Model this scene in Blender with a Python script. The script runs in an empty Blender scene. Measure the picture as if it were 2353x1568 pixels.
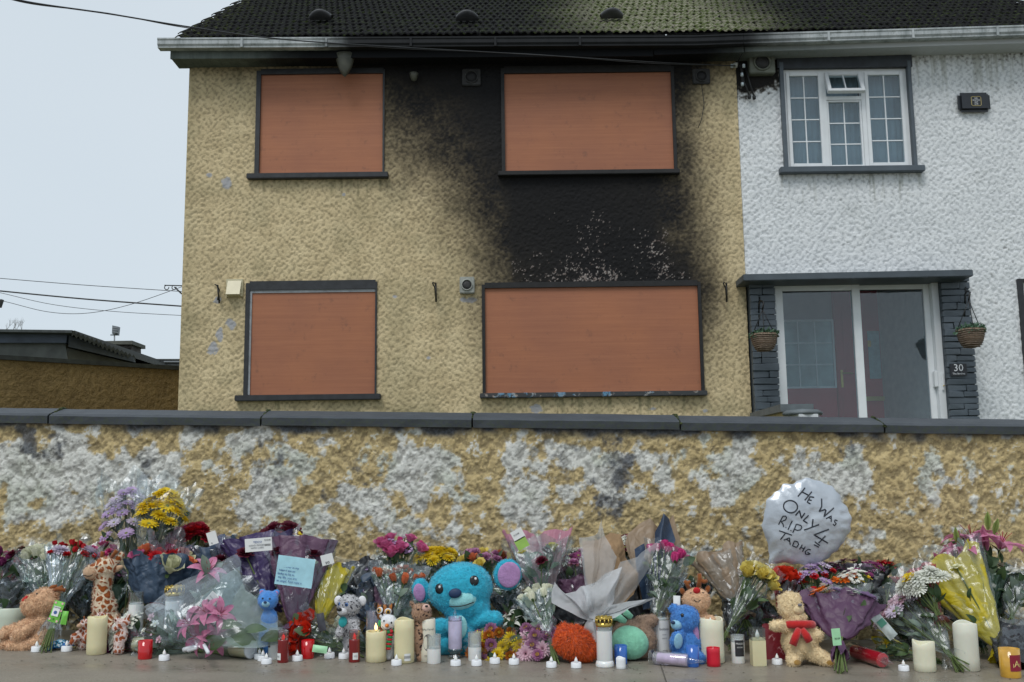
import bpy, bmesh, math, random
import numpy as np
from mathutils import Vector, Matrix, noise as mnoise
from mathutils.bvhtree import BVHTree
random.seed(7)
rng = np.random.default_rng(7)
PI = math.pi
scene = bpy.context.scene
COL = scene.collection

# ---------------------------------------------------------------- camera, sky, sun, exposure
F = 2307.0                      # focal length in units of a 2353 px wide picture
PITCH, ROLL, CAMH = math.radians(8.03), 0.0125, 0.70
fwd = Vector((0, math.cos(PITCH), math.sin(PITCH)))
r0_, u0_ = Vector((1, 0, 0)), Vector((0, -math.sin(PITCH), math.cos(PITCH)))
RV = (r0_ * math.cos(ROLL) - u0_ * math.sin(ROLL)).normalized()
UV = (u0_ * math.cos(ROLL) + r0_ * math.sin(ROLL)).normalized()
CAM = Vector((0, 0, CAMH))
cd = bpy.data.cameras.new('camera'); cam = bpy.data.objects.new('camera', cd); COL.objects.link(cam)
cd.sensor_width = 36; cd.lens = 36 * F / 2353; cd.clip_end = 2000; cd.clip_start = 0.05
cam.matrix_world = Matrix(((RV.x, UV.x, -fwd.x, 0), (RV.y, UV.y, -fwd.y, 0), (RV.z, UV.z, -fwd.z, CAMH), (0, 0, 0, 1)))
scene.camera = cam
scene.view_settings.view_transform = 'Standard'; scene.view_settings.look = 'None'
scene.view_settings.exposure = 0.22; scene.view_settings.gamma = 1
scene.view_settings.use_curve_mapping = False
scene.cycles.max_bounces = 8; scene.cycles.transparent_max_bounces = 24; scene.cycles.use_denoising = True

world = bpy.data.worlds.new('World'); scene.world = world; world.use_nodes = True
wn = world.node_tree; wn.nodes.clear()
wo = wn.nodes.new('ShaderNodeOutputWorld'); wm = wn.nodes.new('ShaderNodeMixShader')
b1 = wn.nodes.new('ShaderNodeBackground'); b2 = wn.nodes.new('ShaderNodeBackground')
sky = wn.nodes.new('ShaderNodeTexSky'); sky.sky_type = 'NISHITA'; sky.sun_disc = False
SUN_EL, SUN_ROT = math.radians(58), math.radians(200)
sky.sun_elevation = SUN_EL; sky.sun_rotation = SUN_ROT
wn.links.new(sky.outputs[0], b1.inputs[0]); b1.inputs[1].default_value = 0.08
tc = wn.nodes.new('ShaderNodeTexCoord'); nz = wn.nodes.new('ShaderNodeTexNoise'); nz.inputs['Scale'].default_value = 1.6
nz.inputs['Detail'].default_value = 3
rp = wn.nodes.new('ShaderNodeValToRGB')
rp.color_ramp.elements[0].position = .3; rp.color_ramp.elements[0].color = (.555, .635, .70, 1)
rp.color_ramp.elements[1].position = .75; rp.color_ramp.elements[1].color = (.635, .70, .75, 1)
wn.links.new(tc.outputs['Generated'], nz.inputs['Vector']); wn.links.new(nz.outputs[0], rp.inputs[0])
wn.links.new(rp.outputs[0], b2.inputs[0]); b2.inputs[1].default_value = 1.0      # flat cloud cover
wm.inputs[0].default_value = 0.9
wn.links.new(b1.outputs[0], wm.inputs[1]); wn.links.new(b2.outputs[0], wm.inputs[2]); wn.links.new(wm.outputs[0], wo.inputs[0])
sd = bpy.data.lights.new('sun', 'SUN'); sd.energy = 1.45; sd.angle = math.radians(25); sd.color = (1, .975, .94)
sun = bpy.data.objects.new('sun', sd); COL.objects.link(sun)
sdir = Vector((-0.35, -0.75, 1.25)).normalized()          # towards the veiled sun: high, behind the camera
sun.rotation_euler = sdir.to_track_quat('Z', 'Y').to_euler(); sun.location = (-3, -5, 12)

# ---------------------------------------------------------------- picture measurements -> places in the world
SLOPE = 0.024                                             # the street falls to the right
def ray(px, py): return fwd + RV * ((px - 1176.5) / F) - UV * ((py - 784) / F)
def P(px, py, Y):
    d = ray(px, py); return CAM + d * (Y / d.y)
def gz(x): return -SLOPE * x
def G(px, py):
    d = ray(px, py); t = -(CAMH) / (d.z + SLOPE * d.x); return CAM + d * t
def mpp(p): return (p - CAM).dot(fwd) / F                 # metres per picture unit at a place

# ---------------------------------------------------------------- objects
def link(o, parent=None):
    COL.objects.link(o)
    if parent is not None: o.parent = parent
    return o
def tag(o, label=None, cat=None, group=None, kind=None):
    if label: o['label'] = label
    if cat: o['category'] = cat
    if group: o['group'] = group
    if kind: o['kind'] = kind
    return o
def empty(name, loc, label, cat, group=None):
    o = bpy.data.objects.new(name, None); o.location = loc; o.empty_display_size = .05
    COL.objects.link(o); return tag(o, label, cat, group)
def mesh(name, verts, faces, mats, smooth=False, mi=None):
    me = bpy.data.meshes.new(name); me.from_pydata([tuple(v) for v in verts], [], faces)
    for m in (mats if isinstance(mats, (list, tuple)) else [mats]): me.materials.append(m)
    if mi: me.polygons.foreach_set('material_index', mi)
    if smooth: me.polygons.foreach_set('use_smooth', [True] * len(me.polygons))
    me.update(); return me
def add(name, me, parent=None, loc=None, mat=None):
    o = bpy.data.objects.new(name, me)
    if loc is not None: o.location = loc
    if mat is not None: o.matrix_local = mat
    return link(o, parent)
def box(name, x0, x1, y0, y1, z0, z1, m, parent=None, bevel=0.0):
    cx, cy, cz = (x0 + x1) / 2, (y0 + y1) / 2, (z0 + z1) / 2
    bm = bmesh.new(); bmesh.ops.create_cube(bm, size=1)
    for v in bm.verts: v.co = Vector((v.co.x * abs(x1 - x0), v.co.y * abs(y1 - y0), v.co.z * abs(z1 - z0)))
    if bevel: bmesh.ops.bevel(bm, geom=bm.edges[:], offset=bevel, segments=2, affect='EDGES')
    me = bpy.data.meshes.new(name); bm.to_mesh(me); bm.free(); me.materials.append(m)
    o = bpy.data.objects.new(name, me); o.location = (cx, cy, cz)
    if parent is not None: o.location = Vector((cx, cy, cz)) - world_loc(parent)
    return link(o, parent)
def world_loc(o):
    v = Vector((0, 0, 0))
    while o is not None: v = v + o.location; o = o.parent
    return v
def pbox(name, x0, y0, x1, y1, Y, depth, m, parent=None, bevel=0.0):
    a, b, c, d = P(x0, y0, Y), P(x1, y0, Y), P(x0, y1, Y), P(x1, y1, Y)
    return box(name, (a.x + c.x) / 2, (b.x + d.x) / 2, Y, Y + depth, (c.z + d.z) / 2, (a.z + b.z) / 2, m, parent, bevel)
def tube_geo(pts, r, seg=6, V=None, Fc=None, cap=True):
    V = [] if V is None else V; Fc = [] if Fc is None else Fc
    n = len(pts); base = len(V); prev = None
    for i, p in enumerate(pts):
        p = Vector(p); t = (Vector(pts[min(i + 1, n - 1)]) - Vector(pts[max(i - 1, 0)]))
        if t.length < 1e-9: t = Vector((0, 0, 1))
        t.normalize()
        a = t.cross(Vector((0, 1, 0)) if abs(t.y) < .9 else Vector((1, 0, 0))).normalized()
        if prev is not None and a.dot(prev) < 0: a = -a
        prev = a; b = t.cross(a); rr = r[i] if isinstance(r, (list, tuple)) else r
        for k in range(seg):
            an = 2 * PI * k / seg; V.append(p + a * (rr * math.cos(an)) + b * (rr * math.sin(an)))
    for i in range(n - 1):
        for k in range(seg):
            k2 = (k + 1) % seg
            Fc.append((base + i * seg + k, base + i * seg + k2, base + (i + 1) * seg + k2, base + (i + 1) * seg + k))
    if cap:
        Fc.append(tuple(base + k for k in range(seg))[::-1]); Fc.append(tuple(base + (n - 1) * seg + k for k in range(seg)))
    return V, Fc
def tube(name, pts, r, m, parent=None, seg=6):
    o = world_loc(parent) if parent is not None else Vector((0, 0, 0))
    org = Vector(pts[0]) if parent is None else o
    V, Fc = tube_geo([Vector(p) - org for p in pts], r, seg)
    ob = add(name, mesh(name, V, Fc, m, True), parent)
    if parent is None: ob.location = org
    return ob
def lathe_geo(prof, seg=24, zf=None, V=None, Fc=None):
    V = [] if V is None else V; Fc = [] if Fc is None else Fc
    base = len(V)
    for i, (r, z) in enumerate(prof):
        for k in range(seg):
            an = 2 * PI * k / seg
            V.append(Vector((r * math.cos(an), r * math.sin(an), z + (zf(i, an) if zf else 0))))
    n = len(prof)
    for i in range(n - 1):
        for k in range(seg):
            k2 = (k + 1) % seg
            Fc.append((base + i * seg + k, base + i * seg + k2, base + (i + 1) * seg + k2, base + (i + 1) * seg + k))
    Fc.append(tuple(base + k for k in range(seg))[::-1]); Fc.append(tuple(base + (n - 1) * seg + k for k in range(seg)))
    return V, Fc
def lathe(name, prof, m, parent=None, seg=24, zf=None, loc=(0, 0, 0)):
    V, Fc = lathe_geo(prof, seg, zf); return add(name, mesh(name, V, Fc, m, True), parent, loc)
def auto_smooth(me, ang=40):
    try: me.set_sharp_from_angle(angle=math.radians(ang))
    except Exception: pass
def text_mesh(body, size, m, thick=.0004, align='CENTER', shear=0):
    c = bpy.data.curves.new('writing', 'FONT'); c.body = body; c.size = size; c.extrude = thick
    c.align_x = align; c.align_y = 'CENTER'; c.shear = shear; c.resolution_u = 2
    o = bpy.data.objects.new('writing_tmp', c); COL.objects.link(o)
    dg = bpy.context.evaluated_depsgraph_get(); me = bpy.data.meshes.new_from_object(o.evaluated_get(dg))
    bpy.data.objects.remove(o); me.materials.clear(); me.materials.append(m); return me

# ---------------------------------------------------------------- materials
MATS = {}
class NT:
    def __init__(s, name):
        s.m = bpy.data.materials.new(name); s.m.use_nodes = True; s.t = s.m.node_tree
        s.b = s.t.nodes['Principled BSDF']; s.out = s.t.nodes['Material Output']
    def n(s, typ, **kw):
        nd = s.t.nodes.new(typ)
        for k, v in kw.items():
            if k in nd.inputs: nd.inputs[k].default_value = v
            else: setattr(nd, k, v)
        return nd
    def l(s, a, b): s.t.links.new(a, b)
    def ramp(s, fac, stops):
        r = s.n('ShaderNodeValToRGB'); e = r.color_ramp.elements
        while len(e) < len(stops): e.new(.5)
        for i, (p, c) in enumerate(stops):
            e[i].position = p; e[i].color = (*c, 1) if len(c) == 3 else c
        s.l(fac, r.inputs[0]); return r.outputs[0]
    def mix(s, fac, a, b, mode='MIX'):
        x = s.n('ShaderNodeMix', data_type='RGBA', blend_type=mode)
        for sock, v in ((x.inputs[0], fac), (x.inputs[6], a), (x.inputs[7], b)):
            if hasattr(v, 'links'): s.l(v, sock)
            elif isinstance(v, (int, float)): sock.default_value = v
            else: sock.default_value = (*v, 1)
        return x.outputs[2]
    def math(s, op, a, b=0.0, c=None):
        x = s.n('ShaderNodeMath', operation=op)
        for i, v in enumerate((a, b, c)):
            if v is None: continue
            if hasattr(v, 'links'): s.l(v, x.inputs[i])
            else: x.inputs[i].default_value = v
        return x.outputs[0]
    def coord(s, kind='Object', scale=None):
        t = s.n('ShaderNodeTexCoord').outputs[kind]
        if scale is not None:
            mp = s.n('ShaderNodeMapping'); mp.inputs['Scale'].default_value = scale if hasattr(scale, '__len__') else (scale,) * 3
            s.l(t, mp.inputs[0]); return mp.outputs[0]
        return t
    def noise(s, vec, scale, detail=4, rough=.55):
        x = s.n('ShaderNodeTexNoise', Scale=scale, Detail=detail, Roughness=rough); s.l(vec, x.inputs['Vector']); return x.outputs[0]
    def bump(s, h, strength=.5, dist=.01):
        b = s.n('ShaderNodeBump', Strength=strength, Distance=dist); s.l(h, b.inputs['Height']); s.l(b.outputs[0], s.b.inputs['Normal']); return b.outputs[0]
    def base(s, c):
        if hasattr(c, 'links'): s.l(c, s.b.inputs['Base Color'])
        else: s.b.inputs['Base Color'].default_value = (*c, 1)
def mat(name, c, rough=.6, var=.15, vscale=8, bump=0, bscale=60, metal=0, spec=.5, coat=0, sss=0, rnd=0.0, emit=None, world=False):
    if name in MATS: return MATS[name]
    t = NT(name); v = t.coord('Object')
    if world:
        v = t.n('ShaderNodeNewGeometry').outputs['Position']
    nz = t.noise(v, vscale, 5)
    lo = tuple(max(0, x * (1 - var)) for x in c); hi = tuple(min(1, x * (1 + var)) for x in c)
    col = t.ramp(nz, [(.3, lo), (.7, hi)])
    if rnd:
        oi = t.n('ShaderNodeObjectInfo').outputs['Random']
        hs = t.n('ShaderNodeHueSaturation'); t.l(col, hs.inputs['Color'])
        t.l(t.math('MULTIPLY_ADD', oi, rnd, 1 - rnd / 2), hs.inputs['Value']); t.l(t.math('MULTIPLY_ADD', oi, rnd * .06, .5 - rnd * .03), hs.inputs['Hue'])
        col = hs.outputs[0]
    t.base(col)
    t.b.inputs['Roughness'].default_value = rough; t.b.inputs['Metallic'].default_value = metal
    t.b.inputs['Specular IOR Level'].default_value = spec
    if coat: t.b.inputs['Coat Weight'].default_value = coat
    if sss:
        t.b.inputs['Subsurface Weight'].default_value = sss; t.b.inputs['Subsurface Radius'].default_value = (.02, .012, .008)
        t.b.inputs['Subsurface Scale'].default_value = .5
    if bump: t.bump(t.noise(v, bscale, 3), bump, .004)
    if emit: t.b.inputs['Emission Color'].default_value = (*emit[0], 1); t.b.inputs['Emission Strength'].default_value = emit[1]
    MATS[name] = t.m; return t.m
def petal_mat(name, c, tip=None, rnd=.25):
    key = 'petal_' + name
    if key in MATS: return MATS[key]
    t = NT(key); v = t.coord('Object')
    nz = t.noise(v, 3, 3)
    col = t.mix(nz, tuple(x * .8 for x in c), tip or tuple(min(1, x * 1.15) for x in c))
    oi = t.n('ShaderNodeObjectInfo').outputs['Random']; hs = t.n('ShaderNodeHueSaturation'); t.l(col, hs.inputs['Color'])
    t.l(t.math('MULTIPLY_ADD', oi, rnd, 1 - rnd / 2), hs.inputs['Value'])
    t.base(hs.outputs[0]); t.b.inputs['Roughness'].default_value = .55
    tr = t.n('ShaderNodeBsdfTranslucent'); t.l(hs.outputs[0], tr.inputs[0]); ms = t.n('ShaderNodeMixShader'); ms.inputs[0].default_value = .3
    t.l(t.b.outputs[0], ms.inputs[1]); t.l(tr.outputs[0], ms.inputs[2]); t.l(ms.outputs[0], t.out.inputs[0])
    MATS[key] = t.m; return t.m
def film_mat(name, tint=(.9, .93, .94), haze=.055, gloss=.10, dirt=True):
    """clear wrapping film: see-through, glossy, wrinkled, slightly milky"""
    if name in MATS: return MATS[name]
    t = NT(name); v = t.coord('Object')
    w1 = t.noise(v, 7, 3, .55); vo = t.n('ShaderNodeTexVoronoi', Scale=10); vo.feature = 'DISTANCE_TO_EDGE'
    dn = t.noise(v, 9, 3); mp = t.n('ShaderNodeMix', data_type='VECTOR'); mp.inputs[0].default_value = .25
    nvec = t.n('ShaderNodeTexNoise', Scale=7, Detail=2); t.l(v, nvec.inputs['Vector'])
    t.l(v, mp.inputs[4]); t.l(nvec.outputs[1], mp.inputs[5]); t.l(mp.outputs[1], vo.inputs['Vector'])
    h = t.math('ADD', w1, t.math('MULTIPLY', t.math('MINIMUM', vo.outputs[0], .12), 3.0))
    bp = t.n('ShaderNodeBump', Strength=.5, Distance=.010); t.l(h, bp.inputs['Height'])
    gl = t.n('ShaderNodeBsdfGlossy', Roughness=.20); gl.inputs[0].default_value = (.9, .95, 1, 1); t.l(bp.outputs[0], gl.inputs['Normal'])
    tp = t.n('ShaderNodeBsdfTransparent'); tp.inputs[0].default_value = (*tint, 1)
    df = t.n('ShaderNodeBsdfDiffuse'); df.inputs[0].default_value = (.75, .78, .8, 1); t.l(bp.outputs[0], df.inputs['Normal'])
    hz = t.n('ShaderNodeMixShader'); t.l(t.math('MULTIPLY', t.ramp(w1, [(.45, (.10,) * 3), (.75, (1,) * 3)]), haze * 1.8), hz.inputs[0])
    t.l(tp.outputs[0], hz.inputs[1]); t.l(df.outputs[0], hz.inputs[2])
    lw = t.n('ShaderNodeLayerWeight', Blend=.35); t.l(bp.outputs[0], lw.inputs['Normal'])
    fac = t.math('ADD', t.math('MULTIPLY', lw.outputs['Facing'], gloss * 2.2), gloss * .25)
    ms = t.n('ShaderNodeMixShader'); t.l(fac, ms.inputs[0]); t.l(hz.outputs[0], ms.inputs[1]); t.l(gl.outputs[0], ms.inputs[2])
    t.l(ms.outputs[0], t.out.inputs[0]); MATS[name] = t.m; return t.m
def glass_mat(name, tint=(.95, .97, .97), gloss=.25, haze=0.0):
    if name in MATS: return MATS[name]
    t = NT(name); gl = t.n('ShaderNodeBsdfGlossy', Roughness=.05); tp = t.n('ShaderNodeBsdfTransparent'); tp.inputs[0].default_value = (*tint, 1)
    df = t.n('ShaderNodeBsdfDiffuse'); df.inputs[0].default_value = (.8, .82, .84, 1)
    hz = t.n('ShaderNodeMixShader'); hz.inputs[0].default_value = haze; t.l(tp.outputs[0], hz.inputs[1]); t.l(df.outputs[0], hz.inputs[2])
    lw = t.n('ShaderNodeLayerWeight', Blend=.4); fac = t.math('ADD', t.math('MULTIPLY', lw.outputs['Facing'], gloss * 2), gloss * .3)
    ms = t.n('ShaderNodeMixShader'); t.l(fac, ms.inputs[0]); t.l(hz.outputs[0], ms.inputs[1]); t.l(gl.outputs[0], ms.inputs[2])
    t.l(ms.outputs[0], t.out.inputs[0]); MATS[name] = t.m; return t.m
def paper_mat(name, c, stripe=None, trans=.25, rough=.5, sheen=.5, clear=0):
    """crumpled wrapping paper, optionally with fine woven stripes"""
    if name in MATS: return MATS[name]
    t = NT(name); v = t.coord('Object')
    col = t.ramp(t.noise(v, 10, 4), [(.3, tuple(x * .82 for x in c)), (.7, tuple(min(1, x * 1.15) for x in c))])
    if stripe:
        wv = t.n('ShaderNodeTexWave', Scale=85, Distortion=.6); wv.bands_direction = 'X'; t.l(t.coord('UV'), wv.inputs['Vector'])
        col = t.mix(t.math('MULTIPLY', t.math('GREATER_THAN', wv.outputs[1], .55), .5), col, stripe)
    t.base(col); t.b.inputs['Roughness'].default_value = rough; t.b.inputs['Specular IOR Level'].default_value = sheen
    vo = t.n('ShaderNodeTexVoronoi', Scale=18); vo.feature = 'DISTANCE_TO_EDGE'; nvec = t.n('ShaderNodeTexNoise', Scale=6, Detail=2); t.l(v, nvec.inputs['Vector'])
    mp = t.n('ShaderNodeMix', data_type='VECTOR'); mp.inputs[0].default_value = .3; t.l(v, mp.inputs[4]); t.l(nvec.outputs[1], mp.inputs[5]); t.l(mp.outputs[1], vo.inputs['Vector'])
    t.bump(t.math('ADD', vo.outputs[0], t.noise(v, 12, 5)), .55, .014)
    tr = t.n('ShaderNodeBsdfTranslucent'); t.l(col, tr.inputs[0]); ms = t.n('ShaderNodeMixShader'); ms.inputs[0].default_value = trans
    t.l(t.b.outputs[0], ms.inputs[1]); t.l(tr.outputs[0], ms.inputs[2]); t.l(ms.outputs[0], t.out.inputs[0])
    if clear:
        tp = t.n('ShaderNodeBsdfTransparent'); m2 = t.n('ShaderNodeMixShader'); m2.inputs[0].default_value = clear; t.l(ms.outputs[0], m2.inputs[1]); t.l(tp.outputs[0], m2.inputs[2]); t.l(m2.outputs[0], t.out.inputs[0])
    MATS[name] = t.m; return t.m
# ---------------------------------------------------------------- roughcast surfaces (height fields on a grid)
def smooth(t): return t * t * (3 - 2 * t)
def vnoise(X, Z, s, seed):
    r = np.random.default_rng(seed); x, z = X / s + 500, Z / s + 500
    xi, zi = np.floor(x).astype(int), np.floor(z).astype(int); fx, fz = smooth(x - xi), smooth(z - zi)
    tab = r.random((256, 256))
    g = lambda a, b: tab[a % 256, b % 256]
    return (g(xi, zi) * (1 - fx) + g(xi + 1, zi) * fx) * (1 - fz) + (g(xi, zi + 1) * (1 - fx) + g(xi + 1, zi + 1) * fx) * fz
def fbm(X, Z, s, seed, o=4, g=.5):
    a, t, w = 0, 0, 1
    for i in range(o): a = a + w * vnoise(X, Z, s, seed + i * 17); t += w; w *= g; s /= 2
    return a / t
def sstep(a, b, x): return smooth(np.clip((x - a) / (b - a), 0, 1))
def stamp_pebbles(H, X0, Z0, st, n, rmin, rmax, hk, seed, dens=None):
    r = np.random.default_rng(seed); nz, nx = H.shape
    for _ in range(n):
        cx, cz = r.random() * nx, r.random() * nz
        if dens is not None and r.random() > dens[int(cz), int(cx)]: continue
        ra = (rmin + (rmax - rmin) * r.random() ** 2.5) / st; rb = ra * (.65 + .35 * r.random()); an = r.random() * PI
        k = int(ra) + 2; i0, i1, j0, j1 = max(0, int(cz) - k), min(nz, int(cz) + k + 1), max(0, int(cx) - k), min(nx, int(cx) + k + 1)
        if i1 <= i0 or j1 <= j0: continue
        zz, xx = np.mgrid[i0:i1, j0:j1]; u = (xx - cx) * math.cos(an) + (zz - cz) * math.sin(an); w = -(xx - cx) * math.sin(an) + (zz - cz) * math.cos(an)
        d = 1 - (u / ra) ** 2 - (w / rb) ** 2
        H[i0:i1, j0:j1] = np.maximum(H[i0:i1, j0:j1], H[i0:i1, j0:j1] * .4 + np.sqrt(np.clip(d, 0, 1)) * ra * st * hk)
def grid_object(name, X, Yv, Z, keep, attrs, m, parent=None):
    """X, Yv, Z: 2-D arrays; keep: mask of the cells to build"""
    nz, nx = X.shape; idx = np.arange(nz * nx).reshape(nz, nx)
    a, b, c, d = idx[:-1, :-1][keep], idx[:-1, 1:][keep], idx[1:, 1:][keep], idx[1:, :-1][keep]
    faces = np.stack([a, b, c, d], 1); me = bpy.data.meshes.new(name)
    me.vertices.add(nz * nx); me.vertices.foreach_set('co', np.stack([X, Yv, Z], -1).reshape(-1).astype(np.float32))
    me.loops.add(faces.size); me.loops.foreach_set('vertex_index', faces.reshape(-1).astype(np.int32))
    me.polygons.add(len(faces)); me.polygons.foreach_set('loop_start', (np.arange(len(faces)) * 4).astype(np.int32))
    me.polygons.foreach_set('loop_total', np.full(len(faces), 4, np.int32))
    me.update(calc_edges=True); me.validate()
    me.polygons.foreach_set('use_smooth', [True] * len(me.polygons))
    for k, arr in attrs.items():
        at = me.attributes.new(k, 'FLOAT', 'POINT'); at.data.foreach_set('value', arr.reshape(-1).astype(np.float32))
    me.materials.append(m)
    return add(name, me, parent, -world_loc(parent) if parent is not None else None)

# ---------------------------------------------------------------- the setting
def ground_mat():
    t = NT('wet_concrete'); v = t.n('ShaderNodeNewGeometry').outputs['Position']
    mp = t.n('ShaderNodeMapping'); mp.inputs['Scale'].default_value = (.55, 2.2, 1); t.l(v, mp.inputs[0])
    big = t.noise(mp.outputs[0], 1.5, 5); fine = t.noise(v, 160, 4, .7); mid = t.noise(v, 9, 6, .65)
    col = t.ramp(big, [(.32, (.16, .136, .102)), (.5, (.212, .184, .142)), (.7, (.27, .238, .188))])
    col = t.mix(.6, col, t.ramp(mid, [(.3, (.15, .127, .094)), (.7, (.24, .207, .156))]))
    col = t.mix(.35, col, t.ramp(fine, [(.35, (.10, .09, .075)), (.62, (.36, .33, .29))]))
    t.base(col); t.l(t.ramp(big, [(.35, (.22,) * 3), (.65, (.6,) * 3)]), t.b.inputs['Roughness'])
    t.bump(t.math('ADD', t.math('MULTIPLY', fine, .4), mid), .35, .006); return t.m
me = mesh('pavement', [(-30, -30, gz(-30)), (30, -30, gz(30)), (30, 4.9, gz(30)), (-30, 4.9, gz(-30))], [(0, 1, 2, 3)], ground_mat())
tag(add('pavement', me), 'wet grey brown concrete pavement in front of the garden wall', kind='structure')
lawn = mat('garden_ground', (.09, .10, .05), .9, .3, 3, .4, 40, world=True)
tag(add('garden', mesh('garden', [(-40, 4.95, .45), (40, 4.95, .45), (40, 60, .45), (-40, 60, .45)], [(0, 1, 2, 3)], lawn)), 'front garden ground behind the wall', kind='structure')
tag(add('ground', mesh('ground', [(-900, -900, -1.2), (900, -900, -1.2), (900, 900, -1.2), (-900, 900, -1.2)], [(0, 1, 2, 3)], mat('far_ground', (.09, .1, .07), .9, .3, .05, world=True))), 'open ground to the horizon', kind='structure')

# ---------------------------------------------------------------- front garden wall with peeling paint
def front_wall():
    ca, cb = P(0, 972, 4.77), P(2353, 998, 4.77); sl = (cb.z - ca.z) / (cb.x - ca.x)
    ztop = lambda x: ca.z + sl * (x - ca.x)
    root = empty('garden_wall', (0, 4.8, 0), 'long low roughcast garden wall with flaking white and ochre paint under dark coping', 'wall')
    st = .0047; xs = np.arange(-3.3, 3.3, st); zs = np.arange(-.1, 1.12, st); X, Z = np.meshgrid(xs, zs)
    H = fbm(X, Z, .06, 3, 4) * .020 + fbm(X, Z, .014, 9, 3) * .010
    rough_zone = fbm(X, Z, .5, 40, 3)
    dens = np.clip(.35 + 1.6 * (rough_zone - .42), .1, 1)
    stamp_pebbles(H, 0, 0, st, 22000, .004, .016, .85, 5, dens)
    stamp_pebbles(H, 0, 0, st, 12000, .004, .009, 1.15, 6)
    H += fbm(X, Z, .006, 90, 2) * .005
    Yv = 4.80 - H
    zt = ca.z + sl * (X - ca.x); Zc = np.minimum(Z, zt + .006)
    keep = (Z[:-1, :-1] < zt[:-1, :-1] + .006)
    # picture coordinates of each point, for placing the paint
    PX = np.zeros_like(X); PY = np.zeros_like(X)
    D = np.stack([X, np.full_like(X, 4.77), Z - CAMH], -1); dz = D @ np.array(fwd); PX = (D @ np.array(RV)) / dz * F + 1176.5; PY = 784 - (D @ np.array(UV)) / dz * F
    blobs = [(120, 1080, 190, 95, 1.2), (330, 1090, 130, 90, 1.1), (430, 1000, 60, 30, .6), (300, 1170, 90, 40, .5), (60, 1160, 90, 70, .9), (620, 1110, 85, 110, 1.2), (700, 1080, 60, 80, .7), (560, 1030, 60, 40, .7),
             (500, 1100, 40, 60, .2), (960, 1090, 95, 90, 1.1), (880, 1150, 100, 60, .8), (1020, 1030, 50, 40, .6), (760, 1200, 70, 40, .7), (950, 1220, 90, 40, .8), (1210, 1090, 80, 90, 1.1), (1290, 1040, 110, 40, .9),
             (1230, 1190, 60, 40, .6), (1440, 1080, 110, 60, .8), (1400, 1170, 60, 50, .5), (1690, 1080, 70, 70, 1.1), (1620, 1090, 60, 40, .6), (1840, 1060, 70, 50, .9), (1960, 1080, 70, 60, .9), (2140, 1075, 40, 45, .9),
             (2160, 1170, 30, 25, .6), (1980, 1240, 100, 30, .8), (2250, 1160, 20, 20, .5), (30, 1230, 60, 40, .6), (1530, 1040, 60, 30, .5), (1900, 1130, 60, 50, .5)]
    M = np.zeros_like(X)
    for x, y, rx, ry, w in blobs: M = np.maximum(M, w * np.exp(-(((PX - x) / rx) ** 2 + ((PY - y) / ry) ** 2) ** 1.3))
    nn = fbm(X, Z, .09, 21, 5, .6); white = sstep(.39, .55, (np.clip((H - H.mean()) / H.std(), -1.5, 1.5)) * .035 + M * .58 + (nn - .5) * 1.6 + .14)
    hn = (H - H.mean()) / H.std(); pb = sstep(1.5, 2.1, hn + (fbm(X, Z, .04, 77, 2) - .5) * 2.0)
    white = np.maximum(white, pb * .9)
    dk = np.zeros_like(X)
    for x, y, rx, ry, w in [(60, 1010, 45, 55, 1.15), (110, 1030, 60, 40, .7), (330, 1060, 35, 40, .6), (640, 1080, 25, 60, .5), (1290, 1050, 60, 60, .55), (1430, 1090, 45, 90, 1.0), (1390, 1150, 60, 60, .7), (1370, 1010, 60, 25, .6), (1960, 1030, 25, 30, .6),
                            (600, 1040, 30, 50, .5), (760, 1150, 30, 50, .4), (1750, 1210, 60, 40, .4), (820, 1060, 20, 60, .4)]:
        dk = np.maximum(dk, w * np.exp(-(((PX - x) / rx) ** 2 + ((PY - y) / ry) ** 2)))
    dark = .92 * sstep(.36, .82, dk * .85 + (fbm(X, Z, .05, 55, 5, .65) - .5) * 1.6 + .02)
    edge = np.clip(1 - (zt - Z) / .10, 0, 1) * fbm(X, Z, .12, 66, 4); dark = np.maximum(dark, sstep(.28, .6, edge))
    green = sstep(.5, .72, fbm(X, Z, .16, 88, 4)) * .8
    t = NT('flaking_roughcast'); at = lambda k: t.n('ShaderNodeAttribute', attribute_name=k).outputs['Fac']
    v = t.coord('Object'); n1 = t.noise(v, 22, 5, .65); n2 = t.noise(v, 90, 4, .7)
    och = t.ramp(n1, [(.28, (.36, .275, .135)), (.5, (.55, .43, .215)), (.75, (.68, .545, .29))])
    wh = t.ramp(n1, [(.25, (.47, .475, .43)), (.5, (.66, .665, .62)), (.78, (.80, .805, .76))])
    wh = t.mix(t.math('MULTIPLY', at('green'), .45), wh, (.42, .48, .35))
    bk = t.ramp(n2, [(.3, (.045, .055, .07)), (.7, (.15, .16, .175))])
    c = t.mix(at('white'), och, wh); c = t.mix(at('dark'), c, bk)
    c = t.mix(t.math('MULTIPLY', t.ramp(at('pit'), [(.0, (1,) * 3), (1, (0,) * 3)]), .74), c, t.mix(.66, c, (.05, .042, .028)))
    t.base(c); t.b.inputs['Roughness'].default_value = .72; t.b.inputs['Specular IOR Level'].default_value = .35
    t.bump(t.math('ADD', n2, t.noise(v, 200, 3, .7)), .7, .005)
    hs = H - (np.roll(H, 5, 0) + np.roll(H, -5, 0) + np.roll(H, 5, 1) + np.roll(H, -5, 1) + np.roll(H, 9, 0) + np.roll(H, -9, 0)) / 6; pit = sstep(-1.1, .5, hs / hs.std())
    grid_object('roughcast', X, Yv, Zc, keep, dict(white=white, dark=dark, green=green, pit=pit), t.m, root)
    core = mat('wall_core', (.38, .28, .14), .9, world=True)
    box('wall_core', -3.29, 3.29, 4.815, 5.02, -.1, .92, core, root)
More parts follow.
